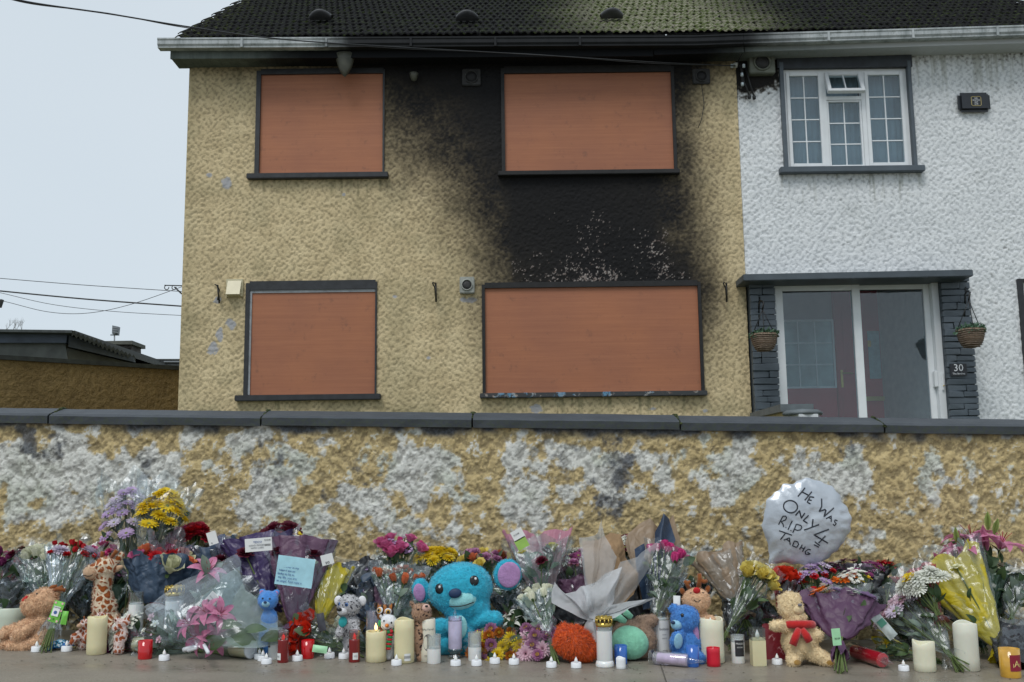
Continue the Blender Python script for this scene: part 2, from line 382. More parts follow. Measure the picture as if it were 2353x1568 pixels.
    # coping stones, one by one
    cm = NT('coping_paint'); v = cm.n('ShaderNodeNewGeometry').outputs['Position']; a = cm.noise(v, 7, 6, .65); b = cm.noise(v, 60, 4)
    sep = cm.n('ShaderNodeSeparateXYZ'); cm.l(cm.n('ShaderNodeNewGeometry').outputs['Normal'], sep.inputs[0])
    c = cm.ramp(a, [(.3, (.026, .032, .040)), (.6, (.042, .050, .060)), (.8, (.062, .07, .08))])
    side = cm.math('SUBTRACT', 1, cm.math('MINIMUM', cm.math('MULTIPLY', cm.math('ABSOLUTE', sep.outputs[2]), 2), 1))
    c = cm.mix(cm.math('MULTIPLY', side, cm.ramp(b, [(.42, (0,) * 3), (.7, (.8,) * 3)])), c, (.045, .06, .03))
    cm.base(c); cm.b.inputs['Roughness'].default_value = .55; cm.bump(cm.math('ADD', a, cm.math('MULTIPLY', b, .4)), .4, .008)
    moss = mat('moss', (.05, .065, .02), .95, .4, 60, .8, 200)
    cuts = [-3.3] + [P(x, 962, 4.76).x for x in (-370, 112, 600, 1085, 1562, 2030)] + [3.3]
    for i in range(len(cuts) - 1):
        x0, x1 = cuts[i] + .004, cuts[i + 1] - .004
        prof = [(4.755, 0.0), (4.752, .036), (4.775, .048), (4.90, .080), (5.03, .048), (5.045, .036), (5.045, 0.0)]
        V, Fc = [], []; ns = 14; jz = random.uniform(-.003, .003)
        for s in range(ns + 1):
            x = x0 + (x1 - x0) * s / ns
            for (y, z) in prof:
                V.append(Vector((x, y - 4.8 + random.uniform(-.0012, .0012), ztop(x) + z + jz + random.uniform(-.001, .001))))
        k = len(prof)
        for s in range(ns):
            for q in range(k):
                q2 = (q + 1) % k; Fc.append((s * k + q, s * k + q2, (s + 1) * k + q2, (s + 1) * k + q))
        Fc.append(tuple(range(k))[::-1]); Fc.append(tuple(ns * k + q for q in range(k)))
        add('coping_stone', mesh('coping_stone', V, Fc, cm.m), root)
        if i:
            V, Fc = [], []                                    # moss and mortar in the joint
            for q in range(12):
                y = random.uniform(4.75, 4.92); zz = ztop(x0) + .03 + min(1, (y - 4.75) / .15) * .052
                V2, F2 = lathe_geo([(.0, -.006), (.007, -.003), (.006, .004), (0.001, .006)], 6)
                o = len(V); V += [Vector((x0 - .004 + random.uniform(-.008, .008), y - 4.8, zz)) + w for w in V2]; Fc += [tuple(o + j for j in f) for f in F2]
            tag(add('joint_moss', mesh('joint_moss', V, Fc, moss, True), root), kind='stuff')
    return root
front_wall()

# ---------------------------------------------------------------- the pair of houses
HY = 10.5
XL = (P(434, 137, HY).x + P(410, 930, HY).x) / 2
XS = (P(1690, 150, HY).x + P(1728, 950, HY).x) / 2
XR = P(2560, 600, HY).x
ZT = P(1176, 148, HY).z + .12
ZB = .42
print('XL', XL, P(434, 137, HY).x, P(410, 930, HY).x, 'XS', XS, P(1690, 150, HY).x, P(1728, 950, HY).x, 'ZT', ZT)
def wrect(x0, y0, x1, y1, Y=HY):
    a, b, c, d = P(x0, y0, Y), P(x1, y0, Y), P(x0, y1, Y), P(x1, y1, Y)
    return (a.x + c.x) / 2, (b.x + d.x) / 2, (c.z + d.z) / 2, (a.z + b.z) / 2
def soot_nodes(t, v, x0=-1.9, x1=1.95, w0=.9, w1=.7):
    s = t.n('ShaderNodeSeparateXYZ'); t.l(v, s.inputs[0]); n = t.noise(v, 3, 4)
    x = t.math('ADD', s.outputs[0], t.math('MULTIPLY_ADD', n, .6, -.3))
    mr = t.n('ShaderNodeMapRange', interpolation_type='SMOOTHSTEP'); mr.inputs[1].default_value = x0 - w0; mr.inputs[2].default_value = x0; t.l(x, mr.inputs[0])
    mr2 = t.n('ShaderNodeMapRange', interpolation_type='SMOOTHSTEP'); mr2.inputs[1].default_value = x1 + w1; mr2.inputs[2].default_value = x1; t.l(x, mr2.inputs[0])
    return t.math('MULTIPLY', mr.outputs[0], mr2.outputs[0])
def house_mat(name, lo, mid, hi, pit_col):
    t = NT(name); at = lambda k: t.n('ShaderNodeAttribute', attribute_name=k).outputs['Fac']
    v = t.n('ShaderNodeNewGeometry').outputs['Position']; n1 = t.noise(v, 5, 5, .6); n2 = t.noise(v, 55, 3, .7)
    c = t.ramp(n1, [(.3, lo), (.5, mid), (.72, hi)]); c = t.mix(.3, c, t.ramp(n2, [(.35, lo), (.65, hi)]))
    c = t.mix(t.math('MULTIPLY', t.ramp(at('pit'), [(0, (1,) * 3), (1, (0,) * 3)]), .56), c, pit_col)  # hollows of the roughcast coloured darker than its raised grains
    c = t.mix(at('algae'), c, (.13, .135, .07)); c = t.mix(at('patch'), c, (.36, .37, .40))
    c = t.mix(t.math('MINIMUM', t.math('MULTIPLY', at('soot'), 1.05), 1.0), c, (.095, .074, .045)); c = t.mix(t.math('POWER', at('soot'), 2.0), c, (.008, .008, .009)); c = t.mix(at('spall'), c, t.ramp(n2, [(.35, (.13, .085, .07)), (.6, (.36, .33, .31))]))
    t.base(c); t.b.inputs['Roughness'].default_value = .8; t.b.inputs['Specular IOR Level'].default_value = .25
    t.bump(t.math('ADD', n2, t.noise(v, 140, 3, .7)), .5, .006); return t.m
def house_wall(root, x0, x1, holes, m, seed, yellow):
    st = .0080; xs = np.arange(x0, x1 + st, st); xs[-1] = x1; zs = np.arange(ZB, ZT, st); X, Z = np.meshgrid(xs, zs)
    H = fbm(X, Z, .026, seed, 3, .6) * .014 + fbm(X, Z, .30, seed + 5, 2) * .010
    stamp_pebbles(H, 0, 0, st, int(62000 * (x1 - x0) / 6), .006, .013, .72, seed + 8)
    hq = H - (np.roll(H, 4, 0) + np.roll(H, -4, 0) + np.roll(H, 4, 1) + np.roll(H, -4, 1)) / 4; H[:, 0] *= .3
    D = np.stack([X, np.full_like(X, HY), Z - CAMH], -1); dz = D @ np.array(fwd); PX = (D @ np.array(RV)) / dz * F + 1176.5; PY = 784 - (D @ np.array(UV)) / dz * F
    hn = (H - H.mean()) / H.std(); nb = fbm(X, Z, .3, seed + 31, 4) - .5; nf = fbm(X, Z, .04, seed + 33, 3) - .5
    if yellow:
        gx = [430, 560, 700, 850, 950, 1050, 1110, 1180, 1350, 1500, 1580, 1640, 1680, 1725]
        gy = [120, 165, 210, 290, 350, 410, 480, 550, 610, 655, 720, 800, 880, 960]
        T = [[.55, .8, .95, 1, 1, 1, 1, 1, 1, 1, 1, .9, .8, .8], [.25, .4, .55, .97, 1, 1, 1, 1, 1, 1, .95, .6, .35, .4], [.14, .1, .2, .88, .95, .97, 1, 1, 1, 1, .85, .3, .1, .1],
             [.05, .05, .1, .72, .87, .93, .99, 1, 1, 1, .8, .25, .05, .03], [.03, .03, .05, .5, .75, .9, .97, 1, 1, 1, .85, .35, .08, .03], [.0, .0, .05, .22, .50, .78, .93, 1, 1, .97, .78, .38, .08, .02],
             [0, 0, .02, .05, .2, .52, .84, .99, 1, .98, .82, .44, .08, 0], [0, 0, 0, 0, .06, .33, .76, .98, 1, 1, .88, .52, .10, 0], [0, 0, 0, 0, .01, .15, .62, .97, 1, 1, .96, .62, .12, 0],
             [0, 0, 0, 0, 0, .08, .5, .95, 1, 1, 1, .68, .13, 0], [0, 0, 0, 0, 0, .02, .5, 1, 1, 1, 1, .6, .1, 0], [0, 0, 0, 0, 0, 0, .25, .9, 1, 1, 1, .35, .04, 0],
             [0, 0, 0, 0, 0, 0, .05, .1, 0, 0, .4, .15, 0, 0], [0] * 14]
        T = np.array(T); ix = np.clip(np.interp(PX, gx, range(14)), 0, 12.999); iy = np.clip(np.interp(PY, gy, range(14)), 0, 12.999)
        a, b = ix.astype(int), iy.astype(int); fx, fy = ix - a, iy - b
        S = (T[b, a] * (1 - fx) + T[b, a + 1] * fx) * (1 - fy) + (T[b + 1, a] * (1 - fx) + T[b + 1, a + 1] * fx) * fy
        soot = np.clip(S + (nb * .20 + nf * .09 - hn * .05) * sstep(0, .3, S) * (1 - sstep(.9, 1, S)), 0, 1); soot = soot ** 1.15
        sp = sstep(470, 640, PY) * (1 - sstep(646, 660, PY)) * sstep(1165 + 60 * nb + (650 - PY) * .22, 1225 + (650 - PY) * .22, PX) * (1 - sstep(1520, 1600, PX - (PY - 640) * .3)) * .9
        arch = .55 + .5 * sstep(.4, .7, fbm(X, Z, .16, 12, 2)); specks = (vnoise(X, Z, .020, 5) * .4 + vnoise(X, Z, .0093, 6) * .6)
        spall = sstep(.96 - .37 * sp * arch, 1.06 - .37 * sp * arch, specks + .12 * np.clip(hn, -1, 2) * (sp > .01))
        spall *= (sp > .02)
        patch = np.zeros_like(X)
        for x, y, rx, ry in [(520, 420, 13, 16), (483, 403, 8, 6), (530, 745, 12, 14), (490, 800, 16, 16), (505, 770, 10, 20), (1232, 940, 14, 12), (985, 822, 6, 4), (907, 682, 6, 4), (1075, 690, 20, 6), (790, 448, 5, 4), (500, 690, 10, 8), (1500, 940, 10, 5), (1620, 945, 8, 5)]:
            patch = np.maximum(patch, np.exp(-(((PX - x) / rx) ** 2 + ((PY - y) / ry) ** 2)))
        patch = sstep(.42, .6, patch + nf * .9) * .9
        algae = sstep(.05, .3, nb + .12 * sstep(300, 900, PX) * (1 - sstep(900, 1100, PX))) * .2 + .18 * np.exp(-((PX - 425) / 25) ** 2)
        algae = np.maximum(algae, .5 * sstep(905, 960, PY) * sstep(-.1, .2, nb)) * 1.0
    else:
        S = np.exp(-(((PX - 1690) / 75) ** 2 + ((PY - 150) / 62) ** 2)) * 1.3 + np.exp(-(((PX - 1760) / 60) ** 2 + ((PY - 175) / 30) ** 2)) * .8
        S = np.maximum(S, np.clip(1.25 - (PY - 128) / 22, 0, 1) * (1 - sstep(1800, 2200, PX) * .75))
        soot = np.clip(sstep(.25, .9, S + nf * .9 + nb * .4 - hn * .08), 0, 1) * .97
        spall = np.zeros_like(X); patch = np.zeros_like(X); algae = sstep(.12, .4, nb) * .12
    run = sstep(.5, .85, vnoise(X, Z * .06, .035, 71) * .7 + vnoise(X, Z * .1, .012, 72) * .3)      # dirt washed down under the sills
    for (a_, b_, c_) in ((572, 890, 412), (545, 876, 921), (1790, 2118, 400), (1103, 1620, 912)):
        algae = np.maximum(algae, .55 * run * sstep(a_ - 6, a_ + 6, PX) * (1 - sstep(b_ - 6, b_ + 6, PX)) * sstep(c_ - 4, c_ + 2, PY) * (1 - sstep(c_ + 10, c_ + 95, PY)))
    algae = np.maximum(algae, .4 * run * (1 - sstep(150, 260, PY)))
    keep = np.ones((X.shape[0] - 1, X.shape[1] - 1), bool); cx, cz = X[:-1, :-1] + st / 2, Z[:-1, :-1] + st / 2
    for (a, b, c, d) in holes: keep &= ~((cx > a) & (cx < b) & (cz > c) & (cz < d))
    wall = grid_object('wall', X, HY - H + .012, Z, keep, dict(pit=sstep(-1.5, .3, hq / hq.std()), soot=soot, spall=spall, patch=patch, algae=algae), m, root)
    return wall
blackpaint = mat('black_trim', (.02, .022, .026), .5, .35, 15, .3, 60, world=True)
charred = mat('charred_trim', (.010, .010, .011), .7, .4, 15, .5, 60, world=True)
greyblue = mat('slate_blue_paint', (.075, .095, .115), .5, .15, 8, .25, 90, world=True)
def board_mat():
    t = NT('shutter_board'); v = t.n('ShaderNodeNewGeometry').outputs['Position']
    mp = t.n('ShaderNodeMapping'); mp.inputs['Scale'].default_value = (.35, 1, 16); t.l(v, mp.inputs[0])
    g = t.noise(mp.outputs[0], 3.2, 6, .6); g2 = t.noise(mp.outputs[0], 14, 4, .6); big = t.noise(v, 1.6, 4)
    c = t.ramp(g, [(.28, (.25, .092, .042)), (.5, (.315, .120, .055)), (.72, (.39, .157, .072))])
    c = t.mix(.35, c, t.ramp(g2, [(.3, (.23, .083, .042)), (.7, (.39, .16, .075))])); c = t.mix(.3, c, t.ramp(big, [(.35, (.33, .125, .08)), (.65, (.47, .175, .085))]))
    st = t.ramp(t.noise(v, 9, 6, .75), [(.58, (0,) * 3), (.72, (.6,) * 3)]); c = t.mix(st, c, (.15, .07, .045))
    oi = t.n('ShaderNodeObjectInfo').outputs['Random']; hs = t.n('ShaderNodeHueSaturation'); t.l(c, hs.inputs['Color']); t.l(t.math('MULTIPLY_ADD', oi, .14, .93), hs.inputs['Value'])
    t.base(hs.outputs[0]); t.b.inputs['Roughness'].default_value = .6; t.bump(g2, .15, .003); return t.m
boardm = board_mat()
def sill_mat():
    t = NT('flaking_sill'); v = t.n('ShaderNodeNewGeometry').outputs['Position']; a = t.noise(v, 11, 5, .7); b = t.noise(v, 6, 3)
    m = t.ramp(a, [(.55, (0,) * 3), (.60, (1,) * 3)]); under = t.ramp(b, [(.42, (.10, .24, .38)), (.5, (.33, .32, .30)), (.62, (.20, .11, .08))])
    t.base(t.mix(m, (.035, .038, .042), under)); t.b.inputs['Roughness'].default_value = .6; t.bump(a, .5, .01); return t.m
sillm = sill_mat()
yroot = empty('house', (XL, HY, ZB), 'fire damaged yellow roughcast house with boarded windows and black soot stain', 'house')
wroot = empty('house', (XS, HY, ZB), 'white roughcast house with slate blue trim joined on the burnt one', 'house')
WINS = [((588, 163, 884, 404), (598, 171, 880, 400), (570, 401, 893, 413), 'u', blackpaint, blackpaint), ((1152, 156, 1552, 397), (1160, 168, 1545, 396), (1145, 395, 1560, 405), 'u', charred, charred),
        ((563, 650, 866, 908), (572, 666, 862, 906), (543, 908, 876, 921), 'l', blackpaint, blackpaint), ((1108, 652, 1614, 903), (1115, 660, 1607, 900), (1103, 902, 1623, 913), 'l', charred, sillm)]
holes = [wrect(*w[0]) for w in WINS]
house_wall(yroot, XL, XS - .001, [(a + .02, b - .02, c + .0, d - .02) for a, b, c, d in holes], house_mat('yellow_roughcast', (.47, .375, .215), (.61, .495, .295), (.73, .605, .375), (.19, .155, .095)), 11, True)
for i, (o, b, s, k, fm, sm) in enumerate(WINS):
    x0, x1, z0, z1 = wrect(*o); bx0, bx1, bz0, bz1 = wrect(*b); sx0, sx1, sz0, sz1 = wrect(*s)
    w = add('boarded_window', None, yroot, Vector(((x0 + x1) / 2, HY, z0)) - yroot.location)
    box('frame', x0, bx0, HY - .022, HY + .12, z0, z1, fm, w); box('frame', bx1, x1, HY - .022, HY + .12, z0, z1, fm, w)
    box('frame', bx0 - .001, bx1 + .001, HY - .020, HY + .12, bz1, z1 + .02, fm, w)
    bo = box('board', bx0 - .004, bx1 + .004, HY + .008, HY + .03, bz0 - .02, bz1 + .004, boardm, w)
    if i == 3: bo.rotation_euler = (0, -.004, 0)
    box('sill', sx0, sx1, HY - .075, HY + .05, sz0, sz1, sm, w, .006)
    if i == 2:
        gm = mat('old_grey_frame', (.32, .34, .36), .5, .3, 10, world=True)
        box('batten', bx0 - .002, bx0 + .022, HY - .006, HY + .02, bz0, bz1, gm, w); box('batten', bx0, bx1, HY - .003, HY + .02, bz1 - .03, bz1 + .006, gm, w)
    scr = mat('screw_head', (.25, .22, .2), .4, .2, 50, metal=.7)
for sx in (XL + .0,):
    box('gable_wall', XL, XL + .25, HY + .03, HY + 7.4, ZB, ZT, mat('gable_roughcast', (.42, .335, .16), .9, .2, 6, .6, 60, world=True), yroot)
box('rear_wall', XL + .26, XS - .01, HY + 7.2, HY + 7.39, ZB, ZT, MATS['gable_roughcast'], yroot)
white_m = house_mat('white_roughcast', (.66, .685, .70), (.74, .765, .78), (.80, .82, .83), (.34, .365, .385))
# openings in the white house
WW = (1801, 155, 2094, 389); DR = (1777, 642, 2166, 1010); EW = (2348, 640, 2700, 905)
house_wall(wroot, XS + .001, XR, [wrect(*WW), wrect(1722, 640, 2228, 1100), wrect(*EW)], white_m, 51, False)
# ---------------------------------------------------------------- white house: window, porch
upvc = mat('white_frame', (.74, .77, .79), .35, .05, 6, world=True)
pane_m = glass_mat('window_glass', (.82, .88, .92), .16, .02)
def pane_refl():
    """double glazing: dim room seen through it, cloudy sky mirrored in it"""
    t = NT('double_glazing'); v = t.coord('Object')
    gl = t.n('ShaderNodeBsdfGlossy', Roughness=.02); tp = t.n('ShaderNodeBsdfTransparent'); tp.inputs[0].default_value = (.82, .89, .92, 1)
    bp = t.n('ShaderNodeBump', Strength=.12, Distance=.02); t.l(t.noise(v, 2.5, 2), bp.inputs['Height']); t.l(bp.outputs[0], gl.inputs['Normal'])
    ms = t.n('ShaderNodeMixShader'); ms.inputs[0].default_value = .07; t.l(tp.outputs[0], ms.inputs[1]); t.l(gl.outputs[0], ms.inputs[2]); t.l(ms.outputs[0], t.out.inputs[0]); return t.m
dglaz = pane_refl()
def part(name, parent, at): 
    o = bpy.data.objects.new(name, None); COL.objects.link(o); o.parent = parent; o.location = Vector(at) - world_loc(parent); return o
def framed(parent, X0, X1, Z0, Z1, y, w, cols, rows, glass=dglaz, bar=.012, depth=.05):
    box('stile', X0, X0 + w, y, y + depth, Z0, Z1, upvc, parent, .004); box('stile', X1 - w, X1, y, y + depth, Z0, Z1, upvc, parent, .004)
    box('rail', X0 + w, X1 - w, y + .001, y + depth, Z0, Z0 + w, upvc, parent, .004); box('rail', X0 + w, X1 - w, y + .001, y + depth, Z1 - w, Z1, upvc, parent, .004)
    a, b, c, d = X0 + w, X1 - w, Z0 + w, Z1 - w
    for i in range(cols):
        for j in range(rows):
            box('pane', a + (b - a) * i / cols + (bar / 2 if i else 0), a + (b - a) * (i + 1) / cols - (bar / 2 if i < cols - 1 else 0), y + .022, y + .026,
                c + (d - c) * j / rows + (bar / 2 if j else 0), c + (d - c) * (j + 1) / rows - (bar / 2 if j < rows - 1 else 0), glass, parent)
    for i in range(1, cols): x = a + (b - a) * i / cols; box('glazing_bar', x - bar / 2, x + bar / 2, y + .012, y + .036, c, d, upvc, parent)
    for j in range(1, rows):
        z = c + (d - c) * j / rows
        for i in range(cols):
            box('glazing_bar', a + (b - a) * i / cols + bar / 2, a + (b - a) * (i + 1) / cols - bar / 2, y + .013, y + .035, z - bar / 2, z + bar / 2, upvc, parent)
x0, x1, z0, z1 = wrect(*WW)
win = part('window', wroot, ((x0 + x1) / 2, HY, z0))
tx1 = P(2106, 393, HY).x; ztr = P(1900, 128, HY).z
box('reveal', x0 - .03, x0 + .012, HY - .045, HY + .10, z0, z1 + .05, greyblue, win)
box('reveal', x1 - .02, tx1, HY - .045, HY + .10, z0, z1 + .05, greyblue, win)
box('lintel', x0 - .05, tx1 + .02, HY - .04, HY + .10, z1 - .015, ztr + .02, mat('dark_lintel', (.03, .036, .045), .6, .3, 10, world=True), win)
sx0, sx1, sz0, sz1 = wrect(1789, 387, 2119, 400); box('sill', sx0, sx1, HY - .09, HY + .06, sz0, sz1, greyblue, win, .005)
yf = HY + .02
fx0, fx1, fz0, fz1 = x0 + .012, x1 - .02, z0 + .0, z1 - .015
box('stile', fx0, fx0 + .035, yf, yf + .07, fz0, fz1, upvc, win); box('stile', fx1 - .035, fx1, yf, yf + .07, fz0, fz1, upvc, win)
box('rail', fx0 + .035, fx1 - .035, yf, yf + .07, fz0, fz0 + .035, upvc, win); box('rail', fx0 + .035, fx1 - .035, yf, yf + .07, fz1 - .035, fz1, upvc, win)
m1, m2 = P(1898, 270, HY).x, P(1988, 270, HY).x
for mx in (m1, m2): box('mullion', mx - .022, mx + .022, yf, yf + .07, fz0 + .035, fz1 - .035, upvc, win)
framed(win, fx0 + .036, m1 - .023, fz0 + .036, fz1 - .036, yf - .012, .038, 2, 4)
framed(win, m2 + .023, fx1 - .036, fz0 + .036, fz1 - .036, yf - .012, .038, 2, 4)
ztm = P(1940, 224, HY).z
box('transom', m1 + .022, m2 - .022, yf, yf + .07, ztm - .02, ztm + .02, upvc, win)
framed(win, m1 + .023, m2 - .023, fz0 + .036, ztm - .021, yf + .008, .022, 2, 3)
# small top light pushed open
sash = part('top_light', wroot, ((m1 + m2) / 2, yf, fz1 - .04)); 
before = set(bpy.data.objects)
framed(sash, m1 + .012, m2 - .012, ztm + .01, fz1 - .036, yf - .01, .04, 2, 1)
sash.rotation_euler = (math.radians(-24), 0, 0)
# room behind the upstairs window
dim = mat('dim_room', (.13, .155, .175), .9, .25, 2, world=True); blind = mat('net_blind', (.30, .36, .40), .9, .12, 3, world=True)
box('room_wall', x0 - .5, x1 + .5, HY + 1.3, HY + 1.35, z0 - .6, z1 + .1, dim, wroot)
box('room_side', x0 - .5, x0 - .45, HY + .2, HY + 1.29, z0 - .6, z1 + .1, dim, wroot); box('room_side', x1 + .45, x1 + .5, HY + .2, HY + 1.29, z0 - .6, z1 + .1, dim, wroot)
box('room_floor', x0 - .44, x1 + .44, HY + .2, HY + 1.29, z0 - .6, z0 - .55, dim, wroot)
for k, (a, b) in enumerate([(fx0 + .03, m1 - .01), (m1 + .01, m2 - .01), (m2 + .01, fx1 - .03)]):
    n = 22; V, Fc = [], []
    for i in range(n + 1):
        x = a + (b - a) * i / n; yy = HY + .16 + .012 * math.sin(i * 1.9 + k)
        V += [Vector((x, yy, fz0)), Vector((x, yy, fz1))]
    Fc = [(2 * i, 2 * i + 2, 2 * i + 3, 2 * i + 1) for i in range(n)]
    add('net_curtain', mesh('net_curtain', [v - wroot.location for v in V], Fc, blind, True), wroot)
# edge-on window at the far end
ex0, ex1, ez0, ez1 = wrect(*EW)
ew = part('window', wroot, (ex0, HY, ez0)); box('reveal', ex0 - .01, ex0 + .045, HY - .03, HY + .1, ez0, ez1, blackpaint, ew); box('lintel', ex0 + .045, ex1, HY - .03, HY + .1, ez1 - .03, ez1, blackpaint, ew)
framed(ew, ex0 + .046, ex1, ez0, ez1 - .031, HY + .02, .06, 3, 1); box('room_wall', ex0, ex1, HY + .8, HY + .85, ez0, ez1, dim, ew)
# porch: pillars of painted bricks, slab canopy, sliding door
zg = ZB + .12
def pillar(x0, x1, z1, seed):
    r = random.Random(seed); p = part('pillar', wroot, ((x0 + x1) / 2, HY - .10, zg))
    box('pillar_core', x0 + .012, x1 - .012, HY - .085, HY + .3, zg, z1, mat('pillar_mortar', (.060, .076, .092), .8, .2, 20, world=True), p)
    bmesh_cache = []
    for q in range(5):
        bm = bmesh.new(); bmesh.ops.create_cube(bm, size=1)
        for v in bm.verts: v.co = v.co + Vector((r.uniform(-.03, .03), r.uniform(-.12, .12), r.uniform(-.10, .10)))
        bmesh.ops.bevel(bm, geom=bm.edges[:], offset=.06, segments=1, affect='EDGES')
        me = bpy.data.meshes.new('brick'); bm.to_mesh(me); bm.free(); me.materials.append(greyblue); bmesh_cache.append(me)
    z = zg; row = 0
    while z < z1 - .03:
        h = r.uniform(.058, .078); h = min(h, z1 - z); cuts = [x0, x1] if r.random() < .25 else [x0, x0 + (x1 - x0) * r.choice([.35, .5, .62]) , x1]
        for a, b in zip(cuts, cuts[1:]):
            o = bpy.data.objects.new('brick', r.choice(bmesh_cache)); link(o, p)
            o.location = Vector(((a + b) / 2, HY - .095 + r.uniform(-.012, .006), z + h / 2)) - world_loc(p); o.scale = (b - a - .006, .046, h - .005)
        z += h; row += 1
lx0, lx1, _, pz = wrect(1722, 640, 1785, 965); pillar(lx0, lx1 - .02, P(1750, 640, HY - .1).z, 1)
rx0, rx1, _, _ = wrect(2158, 640, 2228, 965); pillar(rx0 + .015, rx1, P(2190, 636, HY - .1).z, 2)
cx0, cx1, cz0, cz1 = wrect(1708, 627, 2237, 640, HY - .35)
cy = box('canopy', cx0, cx1, HY - .35, HY + .05, cz0, cz1 + .01, mat('canopy_lead', (.065, .082, .098), .5, .2, 5, .3, 60, world=True), wroot, .006)
cy.rotation_euler = (0, -.008, 0)
dx0, dx1, dz0, dz1 = wrect(*DR); dz0 = zg; yd = HY - .02
door = part('sliding_door', wroot, ((dx0 + dx1) / 2, yd, dz0))
dz1 = P(1960, 640, yd).z
A = lambda px: P(px, 800, yd).x
box('frame', A(1777), A(1789), yd, yd + .12, dz0, dz1, upvc, door, .004); box('frame', A(2151), A(2167), yd, yd + .12, dz0, dz1, upvc, door, .004)
box('frame', A(1789), A(2151), yd + .001, yd + .12, dz1 - .05, dz1, upvc, door, .004)
def leaf(xa, xb, za, zb, y, wl, wr, wt, name):
    l = part(name, door, ((xa + xb) / 2, y, za)) if False else door
    box('stile', xa, xa + wl, y, y + .05, za, zb, upvc, door, .005); box('stile', xb - wr, xb, y, y + .05, za, zb, upvc, door, .005)
    box('rail', xa + wl, xb - wr, y + .001, y + .05, zb - wt, zb, upvc, door, .005); box('rail', xa + wl, xb - wr, y + .001, y + .05, za, za + .1, upvc, door, .005)
    box('gasket', xa + wl, xb - wr, y + .018, y + .032, zb - wt - .008, zb - wt, blackpaint, door)
    box('pane', xa + wl, xb - wr, y + .022, y + .030, za + .1, zb - wt, dglaz, door)
leaf(A(1789), A(1985), dz0, dz1 - .05, yd + .015, .075, .085, .075, 'leaf')
leaf(A(1970), A(2151), dz0, dz1 - .05, yd + .07, .04, .065, .06, 'leaf')
hz = P(2150, 870, yd).z
box('handle', A(2144), A(2152), yd + .005, yd + .07, hz - .09, hz + .08, upvc, door, .008); box('handle', A(2160) - .012, A(2160) + .012, yd - .022, yd, hz - .13, hz + .06, upvc, door, .008)
lathe('lock', [(0, 0), (.008, 0), (.008, .006), (0, .006)], mat('brass', (.55, .42, .12), .35, .1, 30, metal=.8), door, 10, loc=Vector((A(2160), yd - .026, hz - .08)) - door.location - wroot.location).rotation_euler = (PI / 2, 0, 0)
# inside the porch
yi = HY + 1.15
burg = mat('burgundy_door', (.46, .030, .055), .4, .15, 4, world=True); hall = mat('porch_wall', (.42, .40, .46), .8, .15, 3, world=True)
ax0, ax1, az0, az1 = wrect(1740, 600, 2260, 1010, yi); az0 = zg
brass = MATS['brass']
box('porch_rear', ax0, ax1, yi + .12, yi + .16, az0, az1, hall, wroot); box('porch_ceiling', ax0, ax1, yd + .15, yi + .11, az1, az1 + .05, hall, wroot)
box('porch_side', A(1770) - .05, A(1770), yd + .13, yi + .11, az0, az1, hall, wroot)
gry = mat('porch_render', (.32, .33, .33), .85, .15, 14, .4, 60, world=True)
xr = P(2130, 800, yd + .3).x
V = [Vector((xr + .03, yd + .14, az0)), Vector((xr - .18, yi + .1, az0)), Vector((xr - .18, yi + .1, az1)), Vector((xr + .03, yd + .14, az1))]
add('porch_side', mesh('porch_side', [v - wroot.location for v in V], [(0, 1, 2, 3)], gry), wroot)
inner = part('inner_door', wroot, (P(2010, 900, yi).x, yi, az0))
w0, w1, w2, w3 = wrect(1925, 640, 2112, 1020, yi - .02); box('door_leaf', w0, w1, yi + .04, yi + .1, az0, P(2010, 660, yi).z, burg, inner, .01)
for (a, b, c, d) in ((1990, 700, 2025, 870),):
    q = wrect(a + 8, b + 60, c, d, yi); box('door_glass', q[0], q[1], yi + .025, yi + .039, q[2], q[3], mat('frosted_glass', (.22, .40, .45), .15, .2, 20, world=True), inner, .004)
for (a, b, c, d) in ((1940, 905, 1980, 960), (2045, 905, 2090, 960), (1940, 700, 1978, 880), (2045, 700, 2090, 880)):
    q = wrect(a, b, c, d, yi); box('door_panel', q[0], q[1], yi + .028, yi + .039, q[2], q[3], burg, inner, .008)
q = wrect(1990, 911, 2038, 921, yi); box('letter_plate', q[0], q[1], yi + .015, yi + .027, q[2], q[3], brass, inner, .003)
q = wrect(1934, 850, 1939, 890, yi); box('handle_plate', q[0], q[1], yi + .02, yi + .039, q[2], q[3], brass, inner, .002)
tube('lever', [P(1936, 858, yi), P(1950, 857, yi), P(1960, 858, yi)], .009, brass, inner)
box('knocker', P(1999, 790, yi).x - .02, P(1999, 790, yi).x + .02, yi + .01, yi + .024, P(1999, 797, yi).z, P(1999, 782, yi).z, brass, inner, .006)
sw = part('porch_window', wroot, (P(1858, 890, yi).x, yi, P(1858, 890, yi).z)); q = wrect(1792, 735, 1918, 893, yi)
framed(sw, q[0], q[1], q[2], q[3], yi - .02, .022, 3, 3, glass=mat('curtained_glass', (.24, .36, .38), .15, .5, 3, world=True), bar=.014)
q = wrect(1780, 893, 1925, 1020, yi); box('door_base', q[0], q[1], yi - .015, yi + .03, az0, q[3], burg, wroot)
tube('handrail', [P(2098, 890, yi - .3), P(2108, 892, yi - .3), P(2150, 965, yi - .5)], .014, mat('rail_wood', (.42, .36, .22), .5, .2, 20, world=True), wroot)
box('porch_floor', A(1777), A(2160), yd + .13, yi + .1, zg - .1, zg, hall, wroot)
